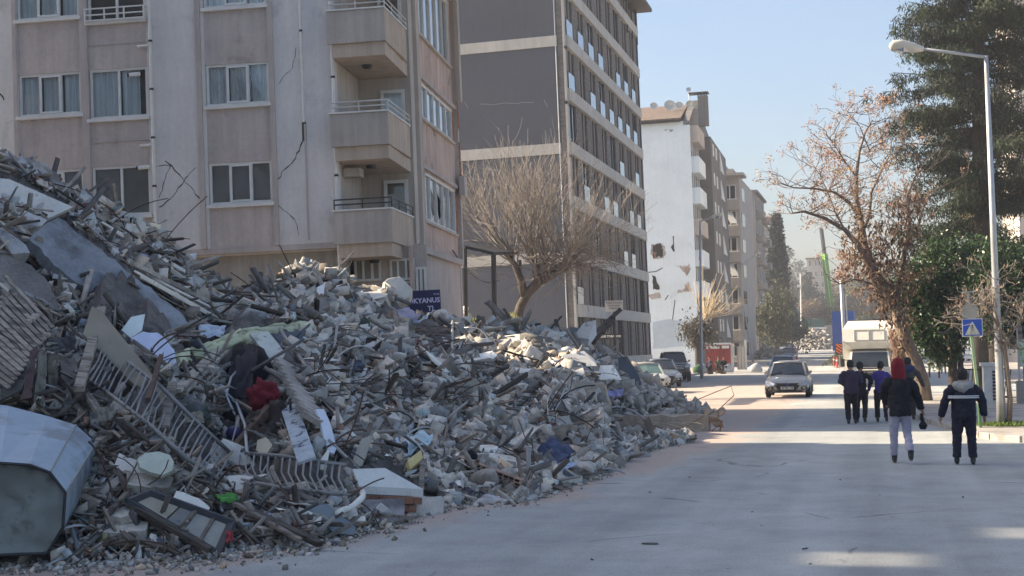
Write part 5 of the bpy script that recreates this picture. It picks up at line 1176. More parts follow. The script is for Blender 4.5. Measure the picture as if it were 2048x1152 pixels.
# ------------------------------------------------------------------ people
SKIN = mat('skin', (.33,.19,.13), .6, .08, 5); HAIRD = mat('dark_hair', (.015,.012,.012), .7, .2, 20); SHOE = mat('black_shoe', (.02,.02,.022), .5, .1)
def remesh(o, vox):
    r_ = o.modifiers.new('remesh', 'REMESH'); r_.mode = 'VOXEL'; r_.voxel_size = vox; r_.use_smooth_shade = True
    s = o.modifiers.new('smooth', 'SMOOTH'); s.factor = .5; s.iterations = 3; return o
def wrinkle(o, st, size):
    t = bpy.data.textures.new('fold', 'CLOUDS'); t.noise_scale = size; t.noise_depth = 2
    d = o.modifiers.new('folds', 'DISPLACE'); d.texture = t; d.strength = st; d.mid_level = .5; d.texture_coords = 'LOCAL'; return o
def cloth_m(n, c): return mat(n, c, .92, .14, 6, .3, 30)
def person(label, loc, h, rz, jacket, trousers, head, legs=None, arms=None, vox=.014, hem=.84, loose=1.16, hood=None, extra=None, group=None, bulk=1.0, shoe=SHOE, sit=False, stripe=False):
    t = empty('person', label, 'person', loc=tuple(loc), rz=rz, group=group); k = h/1.75; t.scale = (k,)*3; V = Vector
    legs = legs or [((-.095,0,.92),(-.115,.06,.50),(-.12,.0,.085)), ((.095,0,.92),(.115,.02,.50),(.12,-.16,.10))]
    arms = arms or [((-.20,0,1.42),(-.285,.0,1.14),(-.29,.07,.90)), ((.20,0,1.42),(.285,.0,1.14),(.29,.03,.90))]
    b = MB()
    b.tube([(0,0,.86),(0,0,1.0),(0,0,1.2),(0,.0,1.4),(0,0,1.46),(0,.01,1.50),(0,.015,1.58)], [(.09,.13),(.1,.14),(.09,.13),(.085,.15),(.06,.09),(.05,.05),(.052,.052)], 14)
    hx = .015; b.tube([(0,hx,1.50),(0,hx+.01,1.54),(0,hx+.0,1.60),(0,hx,1.66),(0,hx-.0,1.72),(0,hx,1.755)], [(.055,.05),(.085,.066),(.096,.076),(.100,.078),(.078,.065),(.02,.02)], 16)
    b.tube([(0,.09,1.65),(0,.135,1.612),(0,.10,1.60)], [.012,.018,.012], 6)             # nose
    for s in (-1,1): b.tube([(s*.073,.02,1.60),(s*.088,.01,1.625),(s*.078,.015,1.66)], [.012,.02,.012], 6)
    for hp, kn, an in legs: b.tube([hp, kn, V(an)+V((0,0,.02))], [.085,.052,.04], 10); b.tube([V(an)+V((0,-.05,-.04)), V(an)+V((0,.12,-.05))], [.04,.035], 8)
    for sh, el, wr in arms:
        sh, el, wr = V(sh), V(el), V(wr); b.tube([sh, el, wr], [.05,.038,.027], 9); d = (wr-el).normalized(); sgn = 1 if sh.x > 0 else -1
        pm = wr+d*.055; b.tube([wr, pm, wr+d*.095], [(.022,.03),(.018,.04),(.016,.038)], 8)
        for f in range(4):
            o = V((0, (f-1.5)*.021, 0)); L_ = (.06,.075,.07,.052)[f]; a0 = wr+d*.085+o; b.tube([a0, a0+d*L_*.5+V((-sgn*.008,0.01,0)), a0+d*L_*.9+V((-sgn*.028,.014,.0))], [.0105,.0095,.008], 6)
        b.tube([wr+d*.03+V((0,.03,0)), wr+d*.06+V((-sgn*.01,.06,0)), wr+d*.10+V((-sgn*.02,.062,0))], [.013,.011,.009], 6)
    body = b.obj('body', SKIN, t); remesh(body, max(vox*.75, .0085))
    e = MB()
    for s in (-1,1): e.tube([(s*.033,.088,1.635),(s*.033,.096,1.635)], .009, 6)
    e.obj('eyes', BLK, t)
    m = MB(); B = bulk; top = 1.49
    m.tube([(0,0,hem),(0,0,hem+.12),(0,0,1.1),(0,-.005,1.28),(0,-.01,1.38),(0,0,1.44),(0,0,top)], [(.145*B,.19*B),(.15*B,.20*B),(.145*B,.195*B),(.14*B,.20*B),(.125*B,.185*B),(.10,.14),(.07,.085)], 20)
    for sh, el, wr in arms: sh, el, wr = V(sh), V(el), V(wr); sg = 1 if sh.x > 0 else -1; m.tube([sh+V((-sg*.09,0,-.02)), sh+V((-sg*.02,0,-.045)), sh.lerp(el,.35)+V((0,0,-.01)), el, wr-(wr-el)*.02], [.07*B,.078*B,.074*B,.064*B,.05*B], 12)
    j = m.obj('jacket', jacket, t); remesh(j, vox); wrinkle(j, .04, .10)
    m = MB(); m.tube([(0,0,.80),(0,0,.90),(0,0,1.0)], [(.11,.15),(.125,.17),(.12,.16)], 14)
    for hp, kn, an in legs:
        hp, kn, an = V(hp), V(kn), V(an); m.tube([hp+V((0,0,.02)), hp.lerp(kn,.5), kn, kn.lerp(an,.5), an+V((0,0,.045))], [.098*loose,.09*loose,.07*loose,.066*loose,.062*loose], 12)
    tr = m.obj('trousers', trousers, t); remesh(tr, vox); wrinkle(tr, .032, .08)
    for hp, kn, an in legs:
        an = V(an); up = max(0, an.z-.09); m = MB(); m.tube([an+V((0,-.0,.08)), an+V((0,-.0,.02)), an+V((0,.0,-.03))], [.048,.05,.05], 10); tip = V((0,.17,-.055-up*.6)); m.tube([an+V((0,-.085,-.045+up*.2)), an+V((0,-.02,-.035)), an+V((0,.08,-.045-up*.3)), an+tip], [(.028,.036),(.045,.045),(.036,.048),(.018,.03)], 10)
        sh_ = m.obj('shoe', shoe, t); remesh(sh_, vox*.8)
    if head == 'hair':
        m = MB(); m.tube([(0,-.01,1.56),(0,-.012,1.62),(0,-.008,1.69),(0,.0,1.745),(0,.01,1.775)], [(.088,.083),(.106,.09),(.108,.09),(.085,.072),(.02,.02)], 14)
        hh_ = m.obj('hair', HAIRD, t); hh_.location = (0,-.012,0); remesh(hh_, vox)
    elif head is not None:
        m = MB(); m.tube([(0,.0,1.43),(0,-.01,1.50),(0,-.01,1.58),(0,-.005,1.68),(0,.0,1.76),(0,.02,1.80)], [(.10,.15),(.115,.115),(.132,.108),(.135,.108),(.095,.08),(.02,.02)], 16)
        hh_ = m.obj('hood', head, t); hh_.location = (0,-.02,0); remesh(hh_, vox); wrinkle(hh_, .02, .08)
    if hood is not None:
        m = MB(); m.tube([(-.17,-.03,1.48),(-.11,-.11,1.44),(0,-.155,1.395),(.11,-.11,1.44),(.17,-.03,1.48)], [.04,.075,.10,.075,.04], 12); m.tube([(-.13,.05,1.50),(-.15,-.04,1.49),(-.08,-.1,1.51),(.08,-.1,1.51),(.15,-.04,1.49),(.13,.05,1.50)], .035, 8)
        hh_ = m.obj('hood_down', hood, t); remesh(hh_, vox); wrinkle(hh_, .015, .06)
    if stripe:
        for dz in (0, .03): 
            m = MB(); pts = [(math.sin(a)*.232*B, -math.cos(a)*.195*B-.002, 1.235+dz-.004) for a in np.linspace(-1.3, 1.3, 13)]
            m.tube(pts, [(.012,.006)]*13, 6); m.obj('reflective_stripe', mat('reflective', (.6,.62,.65), .4, .05), t)
    if extra: extra(t)
    return t
BLACKC = cloth_m('black_padded_cloth', (.012,.012,.016)); GREYT = cloth_m('pale_grey_jersey', (.36,.35,.44)); REDH = cloth_m('red_knit', (.19,.012,.02)); NAVYC = cloth_m('navy_cloth', (.014,.014,.03))
PLUM = cloth_m('dark_plum_cloth', (.035,.025,.055)); BLUEC = cloth_m('royal_blue_cloth', (.05,.035,.21)); GREYC = cloth_m('charcoal_cloth', (.05,.05,.05)); GREYH = cloth_m('grey_marl', (.28,.28,.27)); DARKT = cloth_m('black_trousers', (.012,.011,.014))
def bag(t):
    m = MB(); m.tube([(.36,.03,.84),(.37,.03,.74),(.38,.03,.70)], [.02,.035,.03], 8); m.tube([(.38,.03,.70),(.385,.03,.64),(.38,.03,.57)], [.035,.075,.05], 10); o = m.obj('held_pouch', BLACKC, t)
g = G(1802, 926); person('person in a black coat and red hood with light grey joggers, tallest of the walkers', (g.x, g.y, 0), 1.86, R(2), BLACKC, GREYT, REDH,
    legs=[((-.09,0,.92),(-.10,.05,.50),(-.10,.10,.085)), ((.09,0,.92),(.12,.02,.50),(.155,-.26,.16))], arms=[((-.20,0,1.42),(-.25,.08,1.15),(-.20,.24,1.0)), ((.21,0,1.42),(.30,-.02,1.12),(.37,.03,.90))], vox=.012, hem=.80, bulk=1.12, extra=bag, loose=1.02)
g = G(1931, 929); person('man in navy workwear with a grey hood down and a reflective stripe across the back', (g.x, g.y, 0), 1.69, R(0), NAVYC, NAVYC, 'hair',
    legs=[((-.10,0,.92),(-.13,.03,.50),(-.145,.03,.085)), ((.10,0,.92),(.125,.03,.50),(.135,-.04,.085))], arms=[((-.22,0,1.42),(-.33,-.02,1.14),(-.40,.05,.88)), ((.22,0,1.42),(.33,-.02,1.14),(.36,.05,.88))], vox=.012, hem=.86, bulk=1.26, hood=GREYH, loose=1.22, stripe=True)
g = G(1704, 848); person('man in a dark plum jacket walking at the left of the pair', (g.x, g.y, 0), 1.72, R(3), PLUM, DARKT, 'hair', vox=.018, legs=[((-.09,0,.92),(-.10,.02,.5),(-.09,-.04,.085)),((.09,0,.92),(.10,.05,.5),(.10,.08,.085))], arms=[((-.21,0,1.42),(-.28,.0,1.16),(-.15,.2,1.06)),((.21,0,1.42),(.28,.0,1.16),(.15,.2,1.06))], bulk=1.12)
g = G(1723, 846); person('man in a black jacket turning his head beside the plum jacket', (g.x, g.y+.25, 0), 1.66, R(-8), BLACKC, DARKT, 'hair', vox=.018, bulk=1.0, arms=[((-.2,0,1.42),(-.26,.0,1.16),(-.13,.2,1.06)),((.21,0,1.42),(.31,.0,1.16),(.22,.2,1.05))])
g = G(1764, 844); person('person in a royal blue jacket partly behind the red hood', (g.x, g.y, 0), 1.66, R(6), BLUEC, DARKT, 'hair', vox=.018, arms=[((-.2,0,1.42),(-.30,-.04,1.14),(-.36,-.0,.90)),((.2,0,1.42),(.28,0,1.14),(.28,.05,.9))])
g = G(1819, 840); person('man in a grey jacket with blue collar just right of the red hood', (g.x, g.y, 0), 1.74, R(-4), GREYC, DARKT, 'hair', vox=.018, hood=cloth_m('blue_collar', (.02,.03,.09)), bulk=1.05, arms=[((-.2,0,1.42),(-.28,0,1.14),(-.28,.05,.9)),((.21,0,1.42),(.32,-.02,1.16),(.42,.03,.93))])
q = P(1887, 740, 30); person('distant walker with pale trousers crossing the sunny side street', (q.x, q.y, .0), 1.68, R(0), BLACKC, cloth_m('pale_trousers', (.3,.28,.25)), 'hair', vox=.03)
q = P(1669, 695, 13); person('tiny far pedestrian beside the blue truck', (q.x, q.y, upz(q.y)), 1.7, R(0), NAVYC, DARKT, 'hair', vox=.04)
# three people sitting on the kerb by the red container
SITL = [((-.1,0,.45),(-.13,.42,.50),(-.13,.45,.085)),((.1,0,.45),(.13,.42,.50),(.14,.40,.085))]
def sitter(label, q, col, rz):
    t = empty('person', label, 'person', loc=tuple(q), rz=rz); V = Vector; k = .95; t.scale = (k,)*3
    b = MB(); b.tube([(0,0,.40),(0,.03,.7),(0,.06,.95),(0,.1,1.05),(0,.12,1.13)], [(.12,.16),(.11,.15),(.09,.15),(.05,.05),(.05,.05)], 12); b.tube([(0,.12,1.1),(0,.13,1.17),(0,.13,1.25),(0,.12,1.32)], [(.06,.055),(.09,.075),(.09,.075),(.02,.02)], 12)
    for s in (-1,1): b.tube([(s*.1,0,.45),(s*.14,.42,.48),(s*.14,.42,.05)], [.085,.06,.04], 8); b.tube([(s*.14,.38,.04),(s*.14,.55,.04)], [.045,.035], 8); b.tube([(s*.18,.06,.92),(s*.26,.12,.68),(s*.12,.34,.56)], [.055,.045,.035], 8)
    remesh(b.obj('body', SKIN, t), .03)
    m = MB(); m.tube([(0,0,.38),(0,.03,.7),(0,.06,.92),(0,.09,1.03)], [(.17,.23),(.15,.21),(.13,.2),(.07,.09)], 14)
    for s in (-1,1): m.tube([(s*.17,.06,.92),(s*.27,.12,.68),(s*.13,.33,.56)], [.075,.065,.05], 9)
    remesh(m.obj('jacket', col, t), .03); m = MB()
    for s in (-1,1): m.tube([(s*.1,0,.45),(s*.14,.42,.49),(s*.14,.42,.1)], [.10,.085,.07], 9)
    remesh(m.obj('trousers', DARKT, t), .03); m = MB(); m.tube([(0,.1,1.17),(0,.11,1.26),(0,.11,1.34)], [(.1,.085),(.105,.09),(.03,.03)], 10); m.obj('hair', HAIRD, t, smooth=True)
    return t
sitter('person in dark clothes sitting at the left by the red container', P(1421,750,26)*1, PLUM, R(150)).location.z = .1
sitter('person in grey green sitting in the middle by the red container', P(1437,748,25.5)*1, cloth_m('moss_cloth', (.06,.06,.045)), R(190)).location.z = .1
sitter('person in black sitting at the right by the red container', P(1447,750,26)*1, BLACKC, R(200)).location.z = .1
# ------------------------------------------------------------------ crates under the seated people
for px, s, lab in ((1421,26,'dark crate under the left sitter'),(1437,25.5,'dark crate under the middle sitter'),(1447,26,'dark crate under the right sitter')):
    q = P(px, 750, s); t = empty('crate', lab, 'crate', loc=(q.x, q.y, .0)); m = MB(); m.lohi((-.2,-.2,.0),(.2,.2,.47)); m.obj('box', mat('brown_crate', (.1,.07,.05), .9, .2), t); m = MB(); m.lohi((-.22,-.22,.3),(.22,.22,.36)); m.obj('slat', MATS['brown_crate'], t)
# ------------------------------------------------------------------ the rubble heap
KX = np.array([-170,-60,0,60,150,300,340,430,480,560,610,680,710,790,835,900,960,1050,1160,1195,1222,1270,1330,1375], float)
BY = np.array([1130,1128,1128,1128,1128,1122,1120,1110,1100,1095,1090,1075,1065,1045,1030,1010,1000,1000,962,952,942,908,890,884], float)
CY = np.array([300,290,303,326,384,446,486,562,598,556,526,550,590,592,628,636,652,664,682,730,866,880,882,882], float)
CD = np.array([29,29,29.5,30.5,31.5,33,33.5,34,34.5,35,36,37,37.5,38,38.4,39,41,43,44,42,36,34.5,33.2,32.6], float)
def yh(px): return 684+.02*(1760-px)
def mcol(px):
    by = np.interp(px, KX, BY); cy = np.interp(px, KX, CY); cd = np.interp(px, KX, CD)
    d0 = EYE*FP/(by-yh(px)); zc = EYE-(cy-yh(px))*cd/FP; return d0, cd, zc
CRn = np.array(CR); 
def mpts(px, t):                            # heap surface point for column px and slope parameter t (0 foot, 1 crest, >1 behind)
    px = np.asarray(px, float); t = np.asarray(t, float); d0, cd, zc = mcol(px)
    d = d0+(cd-d0)*t; tt = np.clip(t, 0, 1); z = zc*(tt**.82)
    bump = .16*np.sin(px*.021+t*5)+.12*np.sin(px*.055-t*11+1)+.09*np.sin(px*.013+t*17+2)
    z = z+bump*np.minimum(1, 4*tt)*np.minimum(1, (1.02-np.minimum(tt,1))*5)*np.minimum(1, zc/2.5)
    z = np.where(t > 1, np.maximum(zc-(t-1)*16, -.1), z)
    v = np.stack([(px-1024)/FP*d, np.zeros_like(d), -d], -1)
    # lift so that the world height is z
    w0 = v @ CRn.T; up = CRn @ np.array([0,1.0,0]); k = (z-EYE-w0[...,2])/up[2]
    return w0+np.array([0,0,EYE])+k[...,None]*up
NX, NT = 300, 130
gx, gt = np.meshgrid(np.linspace(-170,1375,NX), np.concatenate([np.linspace(-.02,1,NT-14), np.linspace(1.02,1.5,14)]), indexing='ij')
MV = mpts(gx, gt)
rn = np.random.default_rng(3); nz = np.zeros((NX,NT))
for sc_, am in ((2,.05),(6,.09),(14,.10)):
    a = rn.normal(size=(NX//sc_+3, NT//sc_+3)); xi = np.arange(NX)/sc_; yi = np.arange(NT)/sc_; x0 = xi.astype(int); y0 = yi.astype(int); fx = (xi-x0)[:,None]; fy = (yi-y0)[None]
    nz += am*((a[x0][:,y0]*(1-fx)+a[x0+1][:,y0]*fx)*(1-fy)+(a[x0][:,y0+1]*(1-fx)+a[x0+1][:,y0+1]*fx)*fy)
MV[...,2] += nz*np.clip(gt*6,0,1)-.10
V_ = MV.reshape(-1,3); F_ = []
for i in range(NX-1):
    for j in range(NT-1): F_.append((i*NT+j, (i+1)*NT+j, (i+1)*NT+j+1, i*NT+j+1))
me = bpy.data.meshes.new('rubble_heap'); me.from_pydata(V_.tolist(), [], F_); me.materials.append(mat('rubble_dirt', (.13,.118,.11), .95, .35, 2.5, .9, 9, fine=.35, col2=(.08,.07,.065), s2=1.2)); me.update()
heap = bpy.data.objects.new('rubble_heap', me); COL.objects.link(heap); tag(heap, 'dusty grey brown earth and crushed debris forming the body of the rubble heap', 'rubble', kind='stuff')
# screen row -> slope parameter lookup (used only to aim pieces along one column of the slope)
TS = np.linspace(-.01, 1.0, 260)
def t_of(px, py):
    w_ = mpts(np.full(TS.shape, float(px)), TS)-np.array([0,0,EYE]); c = w_ @ CRn; y = 576-FP*c[:,1]/(-c[:,2])
    return float(np.interp(-py, -y, TS))
def MP(px, py, off=0.0):                    # point on the heap seen at a photo pixel, moved off metres towards the viewer
    w_ = Vector(mpts(px, t_of(px, py))); d = (CL-w_).normalized(); return w_+d*off
def mscale(px, py): return scale_at(MP(px, py))
# outlines of the large recognisable pieces: loose debris is not strewn on top of them
CLEAR = [[(-60,352),(18,358),(146,414),(98,436),(-60,372)],[(92,447),(116,436),(170,476),(345,612),(388,652),(345,668),(262,650),(205,600),(130,548),(58,478)],[(-60,510),(20,518),(62,536),(95,575),(90,600),(40,600),(-60,560)],
 [(-40,565),(10,560),(98,650),(92,690),(-10,775),(-40,760)],[(166,668),(184,612),(203,622),(338,790),(322,815),(300,800)],[(-130,800),(18,812),(152,850),(192,886),(150,1030),(94,1118),(-130,1118)],
 [(243,660),(290,628),(316,664),(354,724),(335,738),(296,700)],[(345,706),(380,690),(480,660),(626,644),(626,664),(500,688),(372,732)],[(352,770),(452,684),(466,696),(366,792)],[(500,668),(536,662),(584,722),(562,732)],[(440,720),(515,700),(570,760),(590,860),(500,900),(440,850)],
 [(565,726),(600,730),(640,830),(616,845)],[(572,812),(590,808),(626,918),(602,925)],[(632,814),(648,814),(678,895),(668,912),(642,850)],[(700,932),(775,932),(850,978),(846,1000),(718,995)],[(808,990),(890,990),(884,1042),(812,1048)],[(718,1000),(810,996),(810,1040),(722,1030)],
 [(256,1000),(300,983),(468,1045),(438,1110)],[(178,668),(240,708),(400,850),(462,905),(435,960),(300,850),(150,745)],[(470,903),(690,930),(690,992),(480,962)],[(800,648),(900,655),(905,722),(850,715)],[(812,868),(870,864),(850,925),(815,930)],[(762,562),(800,550),(828,580),(796,604)],[(1060,905),(1100,876),(1152,900),(1120,955)],[(748,610),(832,620),(838,650),(755,638)],[(738,634),(748,624),(782,640),(776,654)],[(596,592),(652,564),(646,600)]]
def in_clear(x, y):
    x = np.atleast_1d(np.asarray(x, float)); y = np.atleast_1d(np.asarray(y, float)); hit = np.zeros(x.shape, bool)
    for pl in CLEAR:
        c = np.zeros(x.shape, bool); n = len(pl)
        for i in range(n):
            (xa, ya), (xb, yb) = pl[i], pl[(i+1) % n]
            if ya == yb: continue
            c ^= ((ya > y) != (yb > y)) & (x < (xb-xa)*(y-ya)/(yb-ya)+xa)
        hit |= c
    return hit
# ---- protos
def hull(seed, n=13, sx=1, sy=1, sz=1):
    r = random.Random(seed); bm = bmesh.new()
    for _ in range(n): bm.verts.new((r.uniform(-.5,.5)*sx, r.uniform(-.5,.5)*sy, r.uniform(-.5,.5)*sz))
    res = bmesh.ops.convex_hull(bm, input=bm.verts); bmesh.ops.delete(bm, geom=[v for v in bm.verts if not v.link_faces], context='VERTS'); bmesh.ops.triangulate(bm, faces=bm.faces)
    bm.verts.index_update(); v = np.array([x.co[:] for x in bm.verts]); f = np.array([[y.index for y in x.verts] for x in bm.faces]); bm.free(); return v, f
def boxp(sx, sy, sz, j=.08, seed=0):
    r = np.random.default_rng(seed); v = np.array([(x,y,z) for z in (-.5,.5) for y in (-.5,.5) for x in (-.5,.5)])*[sx,sy,sz]; v = v+r.normal(size=v.shape)*j*min(sx,sy,sz)
    f = np.array([(0,2,3),(0,3,1),(4,5,7),(4,7,6),(0,1,5),(0,5,4),(2,6,7),(2,7,3),(0,4,6),(0,6,2),(1,3,7),(1,7,5)]); return v, f
CH = [hull(i, 8, 1, .85, .7) for i in range(5)]+[boxp(1, .7, .45, .13, 60+i) for i in range(5)]+[boxp(1.1, .5, .3, .15, 70+i) for i in range(4)]; SL_ = [hull(30+i, 9, 1.2, .8, .16) for i in range(4)]+[boxp(1.2, .8, .1, .3, 80+i) for i in range(5)]; ST_ = [boxp(1, .07, .035, .3, i) for i in range(5)]+[boxp(1, .03, .03, .3, 9)]
PL_ = [boxp(1, .5, .02, .8, 20+i) for i in range(4)]
def rand_rot(N, r, flat=0.0, nrm=None):
    q = r.normal(size=(N,4)); q /= np.linalg.norm(q,axis=1)[:,None]
    if flat: 
        a = r.random(N)*6.283; tilt = r.normal(size=(N,2))*flat; q = np.stack([np.cos(a/2), tilt[:,0], tilt[:,1], np.sin(a/2)],1); q /= np.linalg.norm(q,axis=1)[:,None]
    w_,x,y,z = q.T
    return np.stack([1-2*(y*y+z*z),2*(x*y-z*w_),2*(x*z+y*w_),2*(x*y+z*w_),1-2*(x*x+z*z),2*(y*z-x*w_),2*(x*z-y*w_),2*(y*z+x*w_),1-2*(x*x+y*y)],1).reshape(N,3,3)
def scatter(name, label, protos, pos, size, rot, tint, m_, stuff=True):
    r = np.random.default_rng(len(pos)); pid = r.integers(0, len(protos), len(pos)); VV = []; FF = []; TT_ = []; b = 0
    for k, (v, f) in enumerate(protos):
        ix = np.where(pid == k)[0]
        if not len(ix): continue
        q = np.einsum('nij,vj->nvi', rot[ix]*size[ix][:,None,None], v)+pos[ix][:,None]; n, nv = q.shape[:2]
        VV.append(q.reshape(-1,3)); FF.append((f[None]+(b+np.arange(n)*nv)[:,None,None]).reshape(-1,3)); TT_.append(np.repeat(tint[ix], nv, axis=0)); b += n*nv
    VV = np.concatenate(VV); FF = np.concatenate(FF); TT_ = np.concatenate(TT_)
    me = bpy.data.meshes.new(name); me.vertices.add(len(VV)); me.vertices.foreach_set('co', VV.reshape(-1).astype(np.float32)); me.loops.add(FF.size); me.loops.foreach_set('vertex_index', FF.reshape(-1).astype(np.int32))
    me.polygons.add(len(FF)); me.polygons.foreach_set('loop_start', np.arange(len(FF), dtype=np.int32)*3); me.update(calc_edges=True); me.materials.append(m_)
    a = me.attributes.new('tint', 'FLOAT_COLOR', 'POINT'); a.data.foreach_set('color', np.concatenate([TT_, np.ones((len(TT_),1))],1).reshape(-1).astype(np.float32))
    o = bpy.data.objects.new(name, me); COL.objects.link(o); return tag(o, label, 'rubble', kind='stuff')
FRAG = mat('fragment', (.43,.395,.35), .95, .2, 5, .4, 30, tint='attr', fine=.2)
FRAGW = mat('splinter', (.22,.20,.18), .9, .25, 5, .3, 30, tint='attr')
FRAGP = mat('scrap', (.5,.5,.5), .6, .15, 5, 0, tint='attr')
def sample(N, r, zone=None, near=0.0):
    px = r.uniform(-60, 1368, N); u = r.random(N); d0, d1, _ = mcol(px)
    d = 1/(1/d0+(u**(1+near))*(1/d1-1/d0)); t = (d-d0)/(d1-d0)      # finer grading near the foot
    if zone is not None:
        keep = zone(px, t, r.random(N)); px, t = px[keep], t[keep]
    p = mpts(px, t); c = (p-np.array([0,0,EYE])) @ CRn; y = 576-FP*c[:,1]/(-c[:,2]); x = 1024+FP*c[:,0]/(-c[:,2]); k = ~(in_clear(x, y) | in_clear(x, y+14))
    return px[k], t[k], p[k]
def grade(px, t, a, b_, k, r):              # piece size: small chips are commonest, and finer towards the foot
    d0, d1, _ = mcol(px); d = d0+(d1-d0)*t; return (a+(b_-a)*r.random(len(px))**k)*d/FP
r = np.random.default_rng(101)
def greyt(N, lo=.55, hi=1.45, warm=.05): b = lo+(hi-lo)*r.random(N)**1.2; wv = r.normal(size=N)*warm; return np.stack([b*(1+wv), b, b*(1-wv)],1)
zone_right = lambda px, t, u: u < np.clip((px-250)/350, .22, 1)*np.where(px > 1240, .5, 1)
zone_left = lambda px, t, u: u < np.clip((900-px)/420, .38, 1)*np.where(px > 1170, .12, 1)*np.where(t > .45, .45, 1)
px, t, p = sample(26000, r, zone_right); s = grade(px, t, 6, 44, 3.0, r); p[:,2] += s*.12-.06+.05*r.random(len(px)); scatter('concrete_fragments', 'small grey concrete fragments covering the slope of the rubble heap', CH+SL_[2:7], p, s, rand_rot(len(px), r), greyt(len(px), .3, 1.7, .07), FRAG)
px, t, p = sample(13000, r); s = grade(px, t, 8, 42, 2.4, r); p[:,2] += s*.1-.02; scatter('plaster_fragments', 'thin broken plaster and tile plates strewn over the rubble heap', SL_, p, s, rand_rot(len(px), r, .35), greyt(len(px), .4, 1.75, .07), FRAG)
px, t, p = sample(9500, r, zone_left); s = grade(px, t, 20, 150, 2.6, r); p[:,2] += s*.12*r.random(len(px)); scatter('splintered_sticks', 'splintered sticks and laths tangled in the rubble heap', ST_, p, s, rand_rot(len(px), r, .30), greyt(len(px), .3, 1.9, .06), FRAGW)
px, t, p = sample(3000, r); s = grade(px, t, 8, 30, 2, r); p[:,2] += .05; pal = np.array([[.8,.82,.86],[1.1,1.12,1.15],[.45,.5,.62],[.55,.7,.72],[.7,.62,.35],[.5,.15,.12],[.35,.3,.45],[.25,.22,.2],[.9,.88,.8],[.4,.32,.26]]); scatter('plastic_scraps', 'scraps of plastic, paper and cloth scattered through the heap', PL_+SL_[:3], p, s, rand_rot(len(px), r, .4), pal[r.integers(0,10,len(px))]*(.7+.5*r.random((len(px),1))), FRAGP)
px, t, p = sample(1100, r); s = grade(px, t, 8, 20, 1.5, r); p[:,2] += .05; scatter('brick_fragments', 'broken red brick bits in the rubble heap', [boxp(1,.6,.5,.1,i) for i in range(4)], p, s, rand_rot(len(px), r), np.array([.80,.52,.42])*(.4+.6*r.random((len(px),1))), FRAG)
# fine litter fanned out at the foot of the heap and on the dusty verge
N = 4200; px = r.uniform(-60,1368,N); t = -np.abs(r.normal(size=N))*.055; p = mpts(px, np.zeros(N)); q = mpts(px, np.full(N,.3)); dr = (p-q)[:,:2]; dr /= np.linalg.norm(dr,axis=1)[:,None]; dd = np.abs(r.normal(size=N))*.75*(r.random(N)); p[:,:2] += dr*dd[:,None]; p[:,2] = .012; s = (.012+.09*r.random(N)**3.5)*(1.1-.4*np.minimum(dd,1.5)/1.5)
scatter('edge_litter', 'small chips and litter fanned out on the dusty road edge along the heap', CH+SL_, p, s, rand_rot(N, r, .4), greyt(N, .4, 1.4, .08), FRAG)
# crushed debris on and behind the concrete beam, and far heap
def mound(name, label, cx, cy, rx, ry, h, n, smax, z0=0, seed=1):
    r_ = np.random.default_rng(seed); a = r_.random(n)*6.283; q = np.sqrt(r_.random(n)); x = cx+np.cos(a)*q*rx; y = cy+np.sin(a)*q*ry; z = z0+h*(1-q**1.6)*(.8+.3*r_.random(n)); p = np.stack([x,y,z],1); s = smax*(.12+1.1*r_.random(n)**3.2)
    o = scatter(name, label, CH+SL_, p, s, rand_rot(n, r_), np.stack([(.4 if 'far' in name else .5)+(.5 if 'far' in name else 1.0)*r_.random(n)]*3,1)*np.array([1.02,1,.98]), FRAG)  # far heaps tinted darker, their shade put into the colour
    m = MB(); k = 18; vs = [(cx,cy,z0+h*.92)]
    for j, f in enumerate((.35,.7,1.0)):
        for i in range(k): a = 6.283*i/k; vs.append((cx+math.cos(a)*rx*f, cy+math.sin(a)*ry*f, z0+h*(1-f**1.6)*.92-.03))
    fs = [(0, 1+i, 1+(i+1) % k) for i in range(k)]+[(1+j*k+i, 1+(j+1)*k+i, 1+(j+1)*k+(i+1) % k, 1+j*k+(i+1) % k) for j in range(2) for i in range(k)]
    m.add(vs, fs); c = m.obj(name, MATS['rubble_dirt'], None, fix=True); tag(c, label.replace('fragments','dirt')+' underneath', 'rubble', kind='stuff')
g = P(1172, 700, 58); mound('rubble_spill', 'shoulder of concrete fragments in front of the white saloon', g.x, g.y, 3.0, 5.0, 1.95, 7000, .6, 0, 5)
g = P(1290, 800, 64); mound('rubble_spill', 'low spill of concrete fragments behind the road beam', g.x, g.y, 2.3, 2.4, .75, 1500, .34, 0, 6)
g = P(1625, 690, 11.5); mound('far_debris', 'far heap of concrete fragments at the end of the street on the left of the blue truck', g.x, g.y+4, 5.6, 6, 3.6, 3500, .9, upz(g.y)-.2, 7)
g = P(1540, 700, 16); mound('far_debris', 'grey debris fragments along the left kerb beyond the dusty tree', g.x, g.y, 3.2, 5, 1.6, 500, .8, 0, 8)
